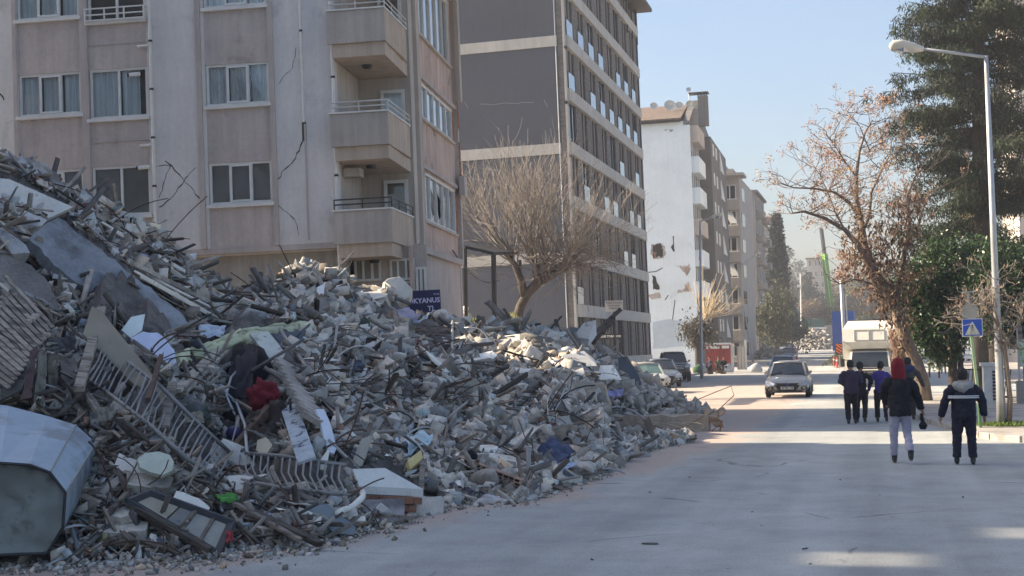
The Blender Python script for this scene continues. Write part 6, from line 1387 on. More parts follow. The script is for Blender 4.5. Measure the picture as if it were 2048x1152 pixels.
# ---- individual chunks, planks and slabs laid on the heap
def to_mesh(vf, name, m_): me = bpy.data.meshes.new(name); me.from_pydata(vf[0].tolist(), [], vf[1].tolist()); me.materials.append(m_); me.update(); return me
def smoothhull(seed, n, sx, sy, sz):
    v, f = hull(seed, n, sx, sy, sz); return v, f
chunk_me = [to_mesh(hull(200+i, 10, 1, .85, .75), 'concrete_chunk', CONC) for i in range(14)]
plate_me = [to_mesh(hull(240+i, 9, 1.2, .85, .12), 'plaster_plate', PLAST) for i in range(10)]
def zone_name(px, py):
    f = (py-np.interp(px, KX, CY))/max(1, np.interp(px, KX, BY)-np.interp(px, KX, CY)); v = 'along the crest' if f < .16 else ('on the upper slope' if f < .42 else ('on the lower slope' if f < .78 else 'at the foot'))
    L_ = ((120,'at the left edge above the tank'),(230,'between the tank and the tan board'),(350,'under the steel railing'),(470,'left of the red bundle'),(600,'around the dark cavity'),(700,'below the white board'),(800,'under the lilac cloth'),(900,'below the roller shutter'),(1000,'below the bare tree'),(1110,'above the navy tarpaulin'),(1210,'above the rounded boulder'),(9999,'before the fallen road beam'))
    return v+' '+next(n for x, n in L_ if px < x)
def put(me_, name, label, cat, group, px, py, size, tint, r_, flat=None, lift=.05, stretch=(1,1,1)):
    o = bpy.data.objects.new(name, me_); COL.objects.link(o); q = MP(px, py); o.location = q+Vector((0,0,size*.12+lift)); 
    if flat is None: o.rotation_euler = [r_.uniform(0,6.28) for _ in range(3)]
    else: o.rotation_euler = (r_.gauss(R(22), flat), r_.gauss(0, flat), r_.uniform(0,6.28))
    o.scale = [size*c for c in stretch]; o.color = (*tint, 1); tag(o, label, cat, group); return o
r_ = random.Random(55)
def rp(zone=0):
    while True:
        px = r_.uniform(0, 1215); lo = np.interp(px, KX, CY)+8; hi = np.interp(px, KX, BY)-6; py = lo+(hi-lo)*r_.random()
        if zone == 1 and px < 450 and r_.random() < .75: continue
        if zone == 2 and px > 620 and r_.random() < .6: continue
        if in_clear(px, py)[0] or in_clear(px+12, py-10)[0] or in_clear(px-14, py+12)[0]: continue
        return px, py
def tone(v): return 'dark' if v < .7 else ('pale' if v > 1.15 else 'grey')
for i in range(150):
    px, py = rp(1); v = r_.uniform(.55, 1.4); pz = r_.uniform(24, 52)*(1.3 if r_.random() < .15 else 1); sz = pz/mscale(px, py)
    lb_ = f"{'big' if pz>40 else 'small'} {tone(v)} concrete chunk {zone_name(px,py)}"
    put(chunk_me[i % 14], 'concrete_chunk', lb_, 'concrete chunk', lb_.replace('chunk', 'chunks'), px, py, sz, (v*1.01, v, v*.99), r_)
for i in range(85):
    px, py = rp(1); v = r_.uniform(.6, 1.5); sz = (r_.uniform(28, 62) if r_.random() < .7 else r_.uniform(62, 105))/mscale(px, py)
    lb_ = f"{tone(v)} flat plaster plate {zone_name(px,py)}"
    put(plate_me[i % 10], 'plaster_plate', lb_, 'plaster plate', lb_.replace('plate', 'plates'), px, py, sz, (v, v, v*.97), r_, .45)
WME = []
for i in range(6): 
    m = MB(); m.box((0,0,0), (1, (.10,.07,.14,.05,.18,.09)[i], (.05,.05,.03,.05,.03,.06)[i])); o = m.obj('plank', WOOD_G); WME.append(o.data); bpy.data.objects.remove(o)
for i in range(130):
    px, py = rp(2); v = r_.uniform(.35, 1.9); pz = r_.uniform(50, 150); L_ = pz/mscale(px, py); q = MP(px, py); o = bpy.data.objects.new('plank', WME[i % 6]); COL.objects.link(o)
    o.location = q+Vector((0,0,.05+.1*r_.random())); a = r_.choice([r_.gauss(-.5,.35), r_.gauss(.9,.4), r_.uniform(0,3.1)]); o.rotation_euler = (r_.uniform(-.7,.7), -math.sin(a)*-.0+r_.gauss(.45,.4)*(1 if math.cos(a) > 0 else -1), r_.gauss(.1,.6)); o.scale = (L_, .75*min(1, L_/1.2), .8); o.color = (v, v*.97, v*.93, 1)
    lb_ = f"{'long' if pz>100 else 'short'} {tone(v)} wooden plank {zone_name(px,py)}"; tag(o, lb_, 'plank', lb_.replace('plank','planks'))
# bent bars and cables
for i in range(120):
    px, py = rp(0 if i % 2 else 2); q = MP(px, py, .15); pts = [q]; d = Vector((r_.gauss(0,1), r_.gauss(0,.6), r_.uniform(-.1,1.2))).normalized(); n = r_.randint(5, 9); sl = r_.uniform(8,24)/mscale(px, py); cv = Vector((r_.gauss(0,.5), r_.gauss(0,.4), r_.gauss(-.35,.3)))
    for k in range(n): d = (d+cv*.42).normalized(); pts.append(pts[-1]+d*sl)
    m = MB(); thick = r_.choice([.007,.009,.012,.018]); m.tube(pts, thick, 5); kind = 'pale pipe' if thick == .018 else 'rusty bar'
    o = m.obj('bent_bar', GALV if thick == .018 else REBAR, None, smooth=True); lb_ = f"bent {kind} sticking out {zone_name(px,py)}"; tag(o, lb_, 'bar', lb_.replace('bent','bent bars:'))
# ---- recognisable pieces, each laid against the slope
def plane_of(pix, off):
    pts = np.array([MP(*p) for p in pix]); c = pts.mean(0); u, s_, vt = np.linalg.svd(pts-c); n = Vector(vt[2]); d = (CL-Vector(c)).normalized()
    if n.dot(d) < 0: n = -n
    if n.dot(d) < .45: n = (n+d*.6).normalized()
    return Vector(c)+d*off, n
def lay(pix, off):
    if off < 0: c = P(*pix[0], -off); n = (CL-c).normalized(); n = (n+Vector((0,0,.5))).normalized()
    else: c, n = plane_of(pix, off)
    return [CL+ray(*p)*((c-CL).dot(n)/ray(*p).dot(n)) for p in pix], n
def plate(name, label, cat, pix, m_, tint=(1,1,1), off=.25, th=.08, rough=0, seg=1, parent=None, bevel=0):
    if rough:
        q = []
        for a, b_ in zip(pix, pix[1:]+pix[:1]):
            n = max(1, int(math.dist(a, b_)/14)); q += [(a[0]+(b_[0]-a[0])*k/n+(r_.uniform(-rough, rough) if k else 0), a[1]+(b_[1]-a[1])*k/n+(r_.uniform(-rough, rough) if k else 0)) for k in range(n)]
        pix = q
    w_, n = lay(pix, off); m = MB(); m.slab(w_, -n*th); o = m.obj(name, m_, parent, bevel=bevel); o.color = (*tint, 1)
    if parent is None and label: tag(o, label, cat)
    return o
def bar(name, label, cat, pix, w_, h_, m_, tint=(1,1,1), off=.35, parent=None, group=None, roll=0, bevel=.006):
    pts = [MP(*p, off) for p in pix]; m = MB()
    for a, b_ in zip(pts[:-1], pts[1:]): m.beam(a, b_, w_, h_, 0, roll)
    o = m.obj(name, m_, parent, bevel=bevel); o.color = (*tint, 1)
    if parent is None: tag(o, label, cat, group)
    return o
def bar2(name, label, cat, a, b_, oa, ob, w_, h_, m_, tint=(1,1,1), roll=0):
    m = MB(); m.beam(MP(*a, oa) if oa >= 0 else P(*a, -oa), MP(*b_, ob) if ob >= 0 else P(*b_, -ob), w_, h_, 0, roll); o = m.obj(name, m_, None, bevel=.006); o.color = (*tint, 1); return tag(o, label, cat)
plate('roof_chunk', 'pale cream collapsed roof slab high on the left of the heap', 'concrete slab', [(-60,352),(18,358),(146,414),(98,436),(-60,372)], PLAST, (.95,.97,.95), .55, .10)
plate('roof_chunk', 'grey broken slab edge just under the cream roof slab', 'concrete slab', [(-60,378),(95,440),(82,452),(40,462),(-60,420)], CONC, (.95,1.0,1.08), .45, .25, 3)
plate('inclined_slab_chunk', 'large smooth blue grey floor slab sloping down across the left of the heap', 'concrete slab', [(92,447),(116,436),(170,476),(345,612),(388,652),(345,668),(262,650),(205,600),(130,548),(58,478)], mat('slab_concrete', (.25,.265,.29), .9, .22, 1.1, .4, 10, col2=(.13,.13,.14), s2=1.4, mix2=(.5,.68), fine=.15), (1,1,1), .95, .22, 3)
plate('wall_chunk', 'brown grey cracked wall slab at the left edge above the shutter', 'concrete slab', [(-60,500),(20,512),(62,530),(100,570),(118,612),(95,640),(40,600),(-60,560)], mat('brown_slab', (.19,.17,.16), .95, .3, 1.5, .5, 10, fine=.2), (1,1,1), .4, .2, 4)
plate('beam_stub', 'pale concrete beam stub by the left edge under the roof slabs', 'concrete beam', [(-60,462),(5,455),(52,490),(60,506),(30,508),(-60,500)], CONC, (.75,.8,.88), .6, .3, 2)
plate('wall_chunk', 'brown plastered column stump at the top left of the heap', 'concrete chunk', [(58,318),(95,328),(130,372),(133,400),(110,385),(62,350)], CONC, (.8,.8,.82), .5, .4, 4)
plate('wall_chunk', 'square grey block near the very top left of the heap', 'concrete chunk', [(38,312),(62,318),(78,345),(52,352),(36,336)], CONC, (.95,1.0,1.08), .6, .4, 3)
# pancaked storeys: long strips running down to the right
lay_pix = [((150,392),(330,470)),((170,405),(400,530)),((185,428),(420,560)),((200,445),(440,585)),((215,462),(455,600)),((240,470),(430,600)),((255,520),(450,620)),((270,545),(440,640)),((230,500),(400,620)),((300,560),(445,632)),((160,440),(280,540)),((330,470),(430,535)),((300,455),(380,500)),((350,520),(465,600)),((120,372),(190,402))]
for i, (a, b_) in enumerate(lay_pix):
    v = r_.choice([.75,1.0,1.3,1.5,1.1]); w_ = r_.choice([.07,.12,.2,.3]); 
    o = bar2('floor_strip', '', 'concrete strip', a, b_, .25+.12*r_.random(), .2+.12*r_.random(), w_, r_.choice([.05,.08,.1]), PLAST if i % 2 else CONC, (v, v*.99, v*.97), r_.uniform(-.4,.4)); tag(o, 'long broken strip of a pancaked floor running down to the valley of the heap', 'concrete strip', 'strips of the pancaked floors')
for i in range(46):
    a = (r_.uniform(130,400), 0); py = np.interp(a[0], [130,470],[395,600])+r_.uniform(5,95); a = (a[0], py); L_ = r_.uniform(25,75); b_ = (a[0]+L_, py+L_*r_.uniform(.45,.75)); v = r_.uniform(.4,1.9)
    o = bar2('lath', '', 'lath', a, b_, r_.uniform(.1,.4), r_.uniform(.1,.4), r_.uniform(.03,.09), .03, WOOD_G, (v,v,v*.95)); tag(o, 'thin lath lying among the pancaked floor strips', 'lath', 'laths among the pancaked floors')
# air-conditioner and lit block at the crest
s_ = 92; q = P(262, 440, s_); t = empty('air_conditioner', 'small white air conditioner box at the crest beside the lit cream block', 'air conditioner', mat=Matrix.Translation(q) @ Matrix.Rotation(R(14),4,'Z') @ Matrix.Rotation(R(12),4,'Y')); m = MB(); m.box((0,0,0),(.42,.3,.3)); m.obj('casing', WHITE, t)
for k in range(4): m = MB(); m.box((-.14+k*.09,-.155,-.03),(.05,.01,.16)); m.obj('grille_slot', BLK, t)
q = P(303, 462, 88); m = MB(); v, f = hull(512, 18, .42, .4, .42); o = bpy.data.objects.new('cream_block', to_mesh((v, f), 'cream_block', PLAST)); COL.objects.link(o); o.location = q; o.color = (1.3,1.15,.85,1); tag(o, 'cream block catching the sun on the crest below the drainpipe', 'concrete chunk')
q = P(325, 468, 88); m = MB(); v, f = hull(515, 16, .3, .3, .3); o = bpy.data.objects.new('concrete_chunk', to_mesh((v, f), 'concrete_chunk', CONC)); COL.objects.link(o); o.location = q; tag(o, 'small grey block right beside the sunlit cream block', 'concrete chunk')
# slatted shutter at the left edge
t = empty('slatted_shutter', 'pale wooden slatted shutter panel leaning at the left edge of the heap', 'shutter', loc=tuple(MP(40,680))); l0 = t.location
a0, a1, c0, c1 = Vector(MP(-45,590,.9)), Vector(MP(20,560,.9)), Vector(MP(20,775,.9)), Vector(MP(98,650,.9))
A, B_, C_, D_ = MP(-40,565,.9), MP(8,590,.9), MP(-40,760,.9), MP(92,650,.9)
# slats run from upper left to lower right; cross bars run from lower left to upper right
for i in range(15):
    f = i/14; p = Vector(MP(-30+40*f, 742-190*f, .8)); q = Vector(MP(18+88*f, 775-120*f, .8)); m = MB(); m.beam(p-l0, q-l0, .062, .02, 0, .3); o = m.obj('slat', WOOD_G, t); v = r_.uniform(1.3,2.2); o.color = (v, v*.98, v*.95, 1)
for a, b_ in (((-20,628),(25,590)),((-12,700),(75,628)),((0,748),(95,668))): m = MB(); m.beam(MP(*a,.9)-l0, MP(*b_,.9)-l0, .09, .04); o = m.obj('cross_bar', WOOD_G, t); o.color = (2.3,2.3,2.3,1)
m = MB(); m.beam(MP(-30,548,.92)-l0, MP(35,600,.92)-l0, .1, .05); o = m.obj('frame_rail', PLAST, t); o.color = (.9,.9,.9,1)
# dark boards hanging below the shutter
for i, (pix, c_) in enumerate(((((62,700),(76,690),(64,795),(40,800)),(.35,.25,.28)),(((78,705),(95,700),(88,815),(68,800)),(.6,.65,.62)),(((96,705),(118,712),(112,790),(98,810)),(.4,.42,.38)),(((0,740),(60,720),(40,780),(0,800)),(.5,.55,.6)),(((120,720),(150,715),(160,770),(125,775)),(.7,.72,.75)),(((95,675),(150,672),(160,700),(110,708)),(.4,.45,.55)))):
    plate('board', ('plum','grey','olive grey','blue grey','pale grey','slate blue')[i]+' torn board hanging between the shutter and the metal tank', 'board', list(pix), WOOD_G, tuple(x*1.6 for x in c_), .7, .03, 2)
# long tan board and its post
plate('tan_board', 'long tan plywood board sloping over the steel railing', 'board', [(166,668),(184,612),(203,622),(338,790),(322,815),(300,800)], mat('tan_board', (.28,.245,.19), .85, .12, 2, .2, 14, col2=(.16,.14,.11), s2=5, mix2=(.62,.72)), (1,1,1), 1.0, .06)
bar2('grey_post', 'grey wooden post standing against the tan board', 'post', (203,618), (158,778), 1.15, .9, .13, .08, WOOD_G, (1.7,1.7,1.65))
bar2('steel_post', 'dark steel post leaning over the lower end of the tan board', 'post', (322,712), (296,800), 1.2, 1.0, .06, .06, REBAR, (1,1,1))
bar2('grey_post', 'grey broken post right of the lower railing end', 'post', (345,768), (328,860), 1.0, .8, .12, .08, WOOD_G, (1.3,1.3,1.3))
# steel railing with balusters
t = empty('steel_railing', 'long twisted grey steel railing with thin balusters lying below the tan board', 'railing', loc=tuple(MP(330,820))); l0 = t.location
RM = mat('worn_grey_steel', (.26,.255,.25), .6, .2, metal=.3)
up_ = [(178,672),(240,712),(320,772),(400,850),(460,905)]; lo_ = [(150,742),(215,785),(300,850),(375,918),(435,958)]
m = MB(); m.tube([MP(*p,1.0)-l0 for p in up_], .028, 6); m.obj('rail', RM, t, smooth=True); m = MB(); m.tube([MP(*p,.95)-l0 for p in lo_], .028, 6); m.obj('rail', RM, t, smooth=True)
ip = lambda L_, f: (np.interp(f, np.linspace(0,1,len(L_)), [p[0] for p in L_]), np.interp(f, np.linspace(0,1,len(L_)), [p[1] for p in L_]))
for i in range(30):
    f = (i+.5)/30; a = ip(up_, min(1,f+.03)); b_ = ip(lo_, f); m = MB(); pa, pb = MP(*a,1.0)-l0, MP(*b_,.95)-l0; m.tube([pa, pa.lerp(pb,.5)+Vector((r_.gauss(0,.025),r_.gauss(0,.03),0)), pb], .013, 5); m.obj('baluster', RM, t)
t = empty('steel_railing', 'second short steel railing with curled balusters near the foot of the heap', 'railing', loc=tuple(MP(620,940))); l0 = t.location
m = MB(); m.tube([MP(*p,.7)-l0 for p in ((470,905),(560,912),(650,925),(690,930))], .03, 6); m.obj('rail', RM, t, smooth=True); m = MB(); m.tube([MP(*p,.6)-l0 for p in ((480,960),(560,975),(650,985),(690,990))], .028, 6); m.obj('rail', RM, t, smooth=True)
for i in range(15): f = i/14; a = (480+200*f, 907+22*f); m = MB(); pa = MP(*a,.7)-l0; pb = MP(a[0]+12, a[1]+58, .6)-l0; m.tube([pa, pa.lerp(pb,.5)+Vector((-.06,0,0)), pb, pb+Vector((.07,0,-.02))], .013, 5); m.obj('baluster', RM, t)
# crushed sheet-metal tank
sF, sBk = 190, 166
fr = [(-130,918),(0,926),(60,930),(100,945),(131,985),(126,1055),(94,1106),(-40,1112),(-130,1100)]
bk = [(-70,800),(18,812),(95,832),(152,850),(192,886),(184,958),(150,1030),(0,1040),(-70,1030)]
l0 = P(0, 1118, sF); l0.z = 0;  t = empty('metal_tank', 'big crushed blue grey sheet metal tank with an octagonal end at the lower left', 'tank', loc=tuple(l0))
Fp = [P(*p, sF)-l0 for p in fr]; Bp = [P(*p, sBk)-l0 for p in bk]; n = len(fr); m = MB()
for i in range(n): j = (i+1) % n; m.add([Fp[i], Fp[j], Bp[j], Bp[i]], [(0,3,2,1)])
o = m.obj('shell', mat('tank_metal', (.36,.44,.52), .42, .12, 1.2, .25, 2.5, metal=.25, col2=(.24,.27,.30), s2=1.1, fine=.05), t)
c = sum(Fp, Vector())/n; m = MB(); from mathutils import noise as NZ; rings = []; out_ = []
for i in range(n):
    for k in range(4): out_.append(Fp[i].lerp(Fp[(i+1) % n], k/4))
N4 = len(out_)
for j in range(9):
    f = j/9.; rings.append([p.lerp(c, f)+Vector((0, (.0 if j == 0 else .05+.10*f+.09*NZ.noise(p.lerp(c, f)*1.6)+.03*NZ.noise(p.lerp(c, f)*5)), 0)) for p in out_])
vs_ = [p for r__ in rings for p in r__]+[c+Vector((0,.16,0))]
m.add(vs_, [(j*N4+i, j*N4+(i+1) % N4, (j+1)*N4+(i+1) % N4, (j+1)*N4+i) for j in range(8) for i in range(N4)]+[(8*N4+i, 8*N4+(i+1) % N4, 9*N4) for i in range(N4)]); m.obj('end_plate', mat('tank_end', (.22,.25,.24), .5, .2, 1.5, .3, 3, metal=.3, col2=(.12,.13,.12), s2=2), t, smooth=True)
m = MB(); m.tube(Fp+[Fp[0]], .018, 5); m.obj('rolled_rim', METAL_D, t); m = MB()
m.tube([Fp[3], Bp[3]], .012, 5); m.tube([Fp[4], Bp[4]], .012, 5); m.obj('seam', mat('seam_metal', (.3,.3,.28), .5, .1, metal=.4), t)
# collapsed window frame near the foot
A, B_, C_, D_ = (258,1003),(300,985),(465,1045),(436,1108)
t = empty('window_frame', 'dark collapsed window frame with pale board panels near the lower left foot', 'window frame', loc=tuple(MP(360,1050))); l0 = t.location; w4, nn = lay([A,B_,C_,D_], .45); w4 = [p-l0 for p in w4]
m = MB(); 
for a, b_ in ((0,1),(1,2),(2,3),(3,0)): m.beam(w4[a], w4[b_], .09, .07)
m.obj('frame', mat('weathered_black', (.05,.052,.06), .6, .3), t, bevel=.006)
def bil(u, v): return (w4[0]*(1-u)+w4[3]*u)*(1-v)+(w4[1]*(1-u)+w4[2]*u)*v
for k, (u0, u1, c_) in enumerate(((.05,.38,(.62,.58,.48)),(.40,.56,(.35,.35,.35)),(.58,.78,(.5,.5,.48)),(.80,.96,(.55,.55,.52)))):
    m = MB(); m.slab([bil(u0,.1),bil(u1,.08),bil(u1,.92),bil(u0,.9)], -nn*.02); o = m.obj('panel', PLAST, t); o.color = (*c_, 1)
m = MB(); m.beam(bil(.57,0), bil(.57,1), .05, .05); m.beam(bil(.79,0), bil(.79,1), .04, .04); m.obj('mullion', WOOD_G, t)
# white basin and cushions left of the foam
plate('folded_board', 'pale turquoise white folded panel beside the tan board', 'panel', [(243,660),(262,634),(290,628),(284,660),(262,676)], PLASTIC, (.80,.92,.90), .9, .03)
o = plate('plastic_basin', 'large white lilac plastic sheet sliding down beside the tan board', 'sheet', [(262,676),(286,662),(316,664),(350,700),(354,724),(335,738),(322,716),(296,700)], PLASTIC, (.72,.78,1.0), .95, .06, 2, bevel=.02)
def blob(name, label, cat, px, py, rx, ry, m_, tint, off=.3, seed=1, dep=.8, fold=.25, sub=3, folds=None):
    s_ = mscale(px, py) if off >= 0 else -off; bm = bmesh.new(); bmesh.ops.create_icosphere(bm, subdivisions=sub, radius=1); rr_ = Vector((seed*3.1, seed*1.7, 0))
    from mathutils import noise as NN
    for v in bm.verts:
        k = 1+fold*1.6*NN.noise(v.co*1.7+rr_)+fold*.8*NN.noise(v.co*4.5+rr_)+fold*.4*NN.noise(v.co*9+rr_); v.co = Vector((v.co.x*k*rx/s_, v.co.y*k*dep*min(rx,ry)/s_, v.co.z*k*ry/s_))
    me = bpy.data.meshes.new(name); bm.to_mesh(me); bm.free(); me.materials.append(m_); me.shade_smooth() if fold < .6 else None
    o = bpy.data.objects.new(name, me); COL.objects.link(o); o.location = MP(px, py, off) if off >= 0 else P(px, py, -off); o.color = (*tint, 1); return tag(o, label, cat)
def drape(name, label, cat, pix, m_, tint, off=.35, amp=.07, freq=9, th=.012, seed=0):
    # folded cloth: gridded quad between four pixel corners with creases
    w_, n = lay(pix, off); k = 18; vs = []; amp = min(amp, .16*min((w_[1]-w_[0]).length, (w_[3]-w_[0]).length)); from mathutils import noise as NN
    for i in range(k+1):
        for j in range(k+1):
            u, v = i/k, j/k; p = (w_[0]*(1-u)+w_[1]*u)*(1-v)+(w_[3]*(1-u)+w_[2]*u)*v
            q = Vector((u*freq*.35+seed*7, v*freq*.22, seed*3)); e = 1 if 0 < i < k and 0 < j < k else 1.3
            vs.append(p+n*amp*(NN.noise(q)*2.0+.9*abs(NN.noise(q*2.4)))*e+(w_[1]-w_[0])*.10*NN.noise(q*1.7+Vector((9,0,0)))+(w_[3]-w_[0])*.10*NN.noise(q*1.7+Vector((0,9,0))))
    m = MB(); m.add(vs, [(i*(k+1)+j,(i+1)*(k+1)+j,(i+1)*(k+1)+j+1,i*(k+1)+j+1) for i in range(k) for j in range(k)]); o = m.obj(name, m_, None, smooth=True, fix=False); so = o.modifiers.new('thick', 'SOLIDIFY'); so.thickness = th; o.color = (*tint, 1); return tag(o, label, cat)
drape('white_cloth', 'small white blue cloth above the yellow foam', 'cloth', [(396,650),(450,654),(446,676),(400,674)], CLOTH, (.75,.82,.95), .7, .05, 12, seed=1)
drape('foam_sheet', 'long pale yellow foam sheet draped over the dark cavity', 'foam sheet', [(372,705),(480,664),(500,680),(400,722)], CLOTH, (.72,.74,.48), .8, .07, 14, .05, 2)
drape('foam_sheet', 'right end of the pale yellow foam reaching the teal panel', 'foam sheet', [(478,662),(622,644),(626,660),(500,682)], CLOTH, (.66,.70,.50), .8, .06, 14, .05, 3)
drape('foam_scrap', 'crumpled pale yellow foam scrap left of the two pale boards', 'foam', [(345,706),(376,698),(372,728),(350,732)], CLOTH, (.74,.76,.52), .75, .07, 10, .05, 4)
plate('teal_panel', 'dark slate triangular panel under the right end of the foam', 'panel', [(545,668),(612,660),(596,690),(582,710)], SHEET, (.16,.18,.22), .65, .03)
bar2('pale_board', 'upper of two pale weathered boards crossing above the cavity', 'board', (452,684), (352,782), 1.0, .95, .16, .05, WOOD_G, (2.3,2.35,2.3)); bar2('pale_board', 'lower of two pale weathered boards crossing above the cavity', 'board', (462,694), (368,786), .95, .9, .08, .05, WOOD_G, (2.0,2.05,2.0))
plate('wall_panel', 'pale green grey wall panel leaning right of the cavity', 'panel', [(500,668),(536,662),(584,722),(562,732),(548,728)], PLAST, (.88,.95,.93), .8, .08)
t = empty('hollow_block_stack', 'toothed column of pale hollow clay blocks right of the cavity', 'brick column', loc=tuple(MP(600,780))); l0 = t.location
for i in range(13):
    f = i/12; m = MB(); p = MP(568+58*f, 728+108*f, .6)-l0; m.box(p, (.30+.06*(i % 2),.22,.085), Matrix.Rotation(R(30),3,'Y')); o = m.obj('hollow_block', BRICKM, t, bevel=.008); o.color = (1.0,2.0,3.0,1)
# the dark cavity with its red bundle
blob('dark_bundle', 'dark brown blanket heap filling the cavity behind the red bundle', 'blanket', 500, 760, 50, 60, CLOTH, (.045,.038,.04), .15, 3, .6, .35)
drape('dark_blanket', 'dark plum blanket hanging at the left of the red bundle', 'blanket', [(462,720),(516,700),(500,800),(450,790)], CLOTH, (.06,.052,.062), .7, .12, 12, seed=5)
blob('red_bundle', 'bright red cloth bundle in the dark cavity', 'cloth', 526, 790, 31, 30, CLOTH, (.22,.022,.035), .75, 6, .6, .30, 4); 
drape('dark_blanket', 'dull brown blanket under the red bundle', 'blanket', [(545,800),(590,815),(575,870),(500,850)], CLOTH, (.07,.055,.05), .6, .12, 10, seed=7)
blob('purple_basin', 'small purple basin low in the dark cavity', 'basin', 468, 866, 17, 14, PLASTIC, (.07,.05,.20), .7, 4, .7, .03)
m = MB(); m.tube([MP(*p,.95) for p in ((505,705),(462,755),(452,790),(470,830))], .02, 6); o = m.obj('cable', GALV, None, smooth=True); tag(o, 'grey cable curving down the left of the dark cavity', 'cable')
m = MB(); m.tube([MP(*p,.95) for p in ((440,775),(472,805),(490,850),(494,905))], .025, 6); o = m.obj('cable', GALV, None, smooth=True); tag(o, 'second pale cable hanging in front of the purple basin', 'cable')
bar2('brown_timber', 'round brown timber slanting below the red bundle', 'timber', (540,815), (468,900), .8, .7, .12, .12, WOOD_G, (.7,.55,.5))
bar2('painted_board', 'long pale blue board with dark stains standing below the blanket', 'board', (578,812), (614,922), .75, .6, .24, .04, mat('stained_board', (.40,.45,.50), .8, .2, 4, .2, 12, col2=(.07,.08,.12), s2=5, mix2=(.56,.62)), (1,1,1), .3)
plate('white_board', 'bright white bent board with dark spots below the brick column', 'board', [(632,818),(648,818),(660,845),(674,895),(668,908),(656,902),(642,850)], mat('spotted_white', (.66,.70,.80), .6, .08, 3, col2=(.06,.06,.08), s2=9, mix2=(.70,.72)), (1,1,1), .75, .04)
plate('cream_shard', 'slim cream shard right of the bright white board', 'board', [(668,822),(676,820),(690,848),(684,852)], PLAST, (1.2,1.15,1.0), .6, .03)
plate('curved_shard', 'curved pale grey shard standing under the white board', 'board', [(655,900),(660,898),(652,940),(640,938),(642,918)], PLAST, (1.1,1.1,1.05), .6, .02)
plate('plaster_piece', 'round pale green grey plaster piece above the window frame', 'plaster', [(275,918),(290,906),(318,903),(340,910),(348,924),(345,940),(325,950),(300,944),(280,934)], PLAST, (.80,.88,.78), .8, .06, 2)
drape('cardboard_piece', 'crumpled tan cardboard left of the railing balusters', 'cardboard', [(192,818),(228,812),(226,842),(196,848)], CLOTH, (.30,.27,.22), .7, .08, 9, seed=8)
plate('tan_tile', 'tan broken tile piece at the lower right of the cavity', 'tile', [(515,880),(532,874),(545,890),(530,912),(512,900)], PLAST, (.85,.76,.6), .6, .06, 1)
# corrugated brown shutter and dark red cloth
t = empty('roller_shutter', 'brown grey roller shutter lying on the upper slope left of a thin post', 'shutter', loc=tuple(MP(860,690))); l0 = t.location
w4, nn = lay([(800,648),(900,655),(905,722),(850,715)], .5); w4 = [p-l0 for p in w4]
for i in range(12):
    f = i/11; m = MB(); m.beam(w4[0].lerp(w4[3], f), w4[1].lerp(w4[2], f), .07, .03); o = m.obj('slat', WOOD_G, t); v = r_.uniform(.65,1.0); o.color = (v*1.0, v*.92, v*.95, 1)
m = MB(); m.tube([MP(905,636,.6)-l0, MP(903,768,.6)-l0], .03, 6); m.obj('side_rail', GALV, t)
for i in range(7): m = MB(); m.beam(MP(868,748+i*4.5,.5)-l0, MP(903,754+i*4.5,.5)-l0, .03, .02); m.obj('grille_bar', GALV, t)
drape('dark_red_cloth', 'dark crimson cloth in front of the brown roller shutter', 'cloth', [(802,680),(842,682),(826,712),(814,722)], CLOTH, (.16,.02,.045), .8, .08, 9, seed=9)
drape('lilac_cloth', 'pale lilac cloth spread on the upper middle slope', 'cloth', [(748,612),(832,622),(838,648),(755,636)], CLOTH, (.52,.48,.62), .45, .09, 13, seed=10)
drape('white_cloth', 'white grey cloth trailing down right of the lilac cloth', 'cloth', [(832,646),(868,620),(856,630),(846,652)], CLOTH, (.66,.7,.74), .5, .06, 10, seed=11)
plate('concrete_block', 'large pale smooth concrete block on the crest under the shop windows', 'concrete block', [(764,566),(776,556),(800,552),(826,578),(820,594),(794,606)], PLAST, (.85,.86,.83), -77, .5, 0, bevel=.03)
plate('folded_board', 'white grey triangular panel on the slope below the crest', 'panel', [(598,594),(650,566),(646,598),(628,604)], PLAST, (1.15,1.2,1.25), .5, .03)
plate('pale_board', 'pale grey flat panel left of the lilac cloth', 'panel', [(740,636),(748,626),(780,640),(776,652)], PLAST, (1.1,1.15,1.25), .5, .05)
plate('turquoise_chunk', 'pale turquoise plaster slab near the upper middle crest', 'plaster', [(680,590),(700,578),(712,600),(690,610),(674,606)], PLAST, (.75,.95,.98), .45, .08, 2)
plate('red_plate', 'dull red painted plate half way up under the bare tree', 'panel', [(984,686),(996,682),(1026,704),(1030,712),(1008,706)], PLAST, (.55,.14,.12), .6, .04)
blob('reddish_tyre', 'brownish pink round pad on the middle slope', 'cushion', 712, 735, 16, 14, CLOTH, (.14,.09,.10), .5, 12, .5, .15)
# white folded box, yellow box
drape('white_sheet', 'white folded plastic sheet over the yellow box on the lower middle slope', 'sheet', [(812,870),(868,866),(856,886),(812,914)], PLASTIC, (.62,.78,.86), .8, .06, 8, seed=13)
plate('yellow_box', 'small yellow box under the white folded sheet', 'box', [(815,920),(842,900),(846,916),(820,938)], PLAST, (1.0,.86,.42), .7, .15)
plate('white_scrap', 'small pale blue scrap left of the white folded sheet', 'panel', [(790,876),(796,874),(806,906),(800,900)], PLASTIC, (.7,.8,.95), .7, .02)
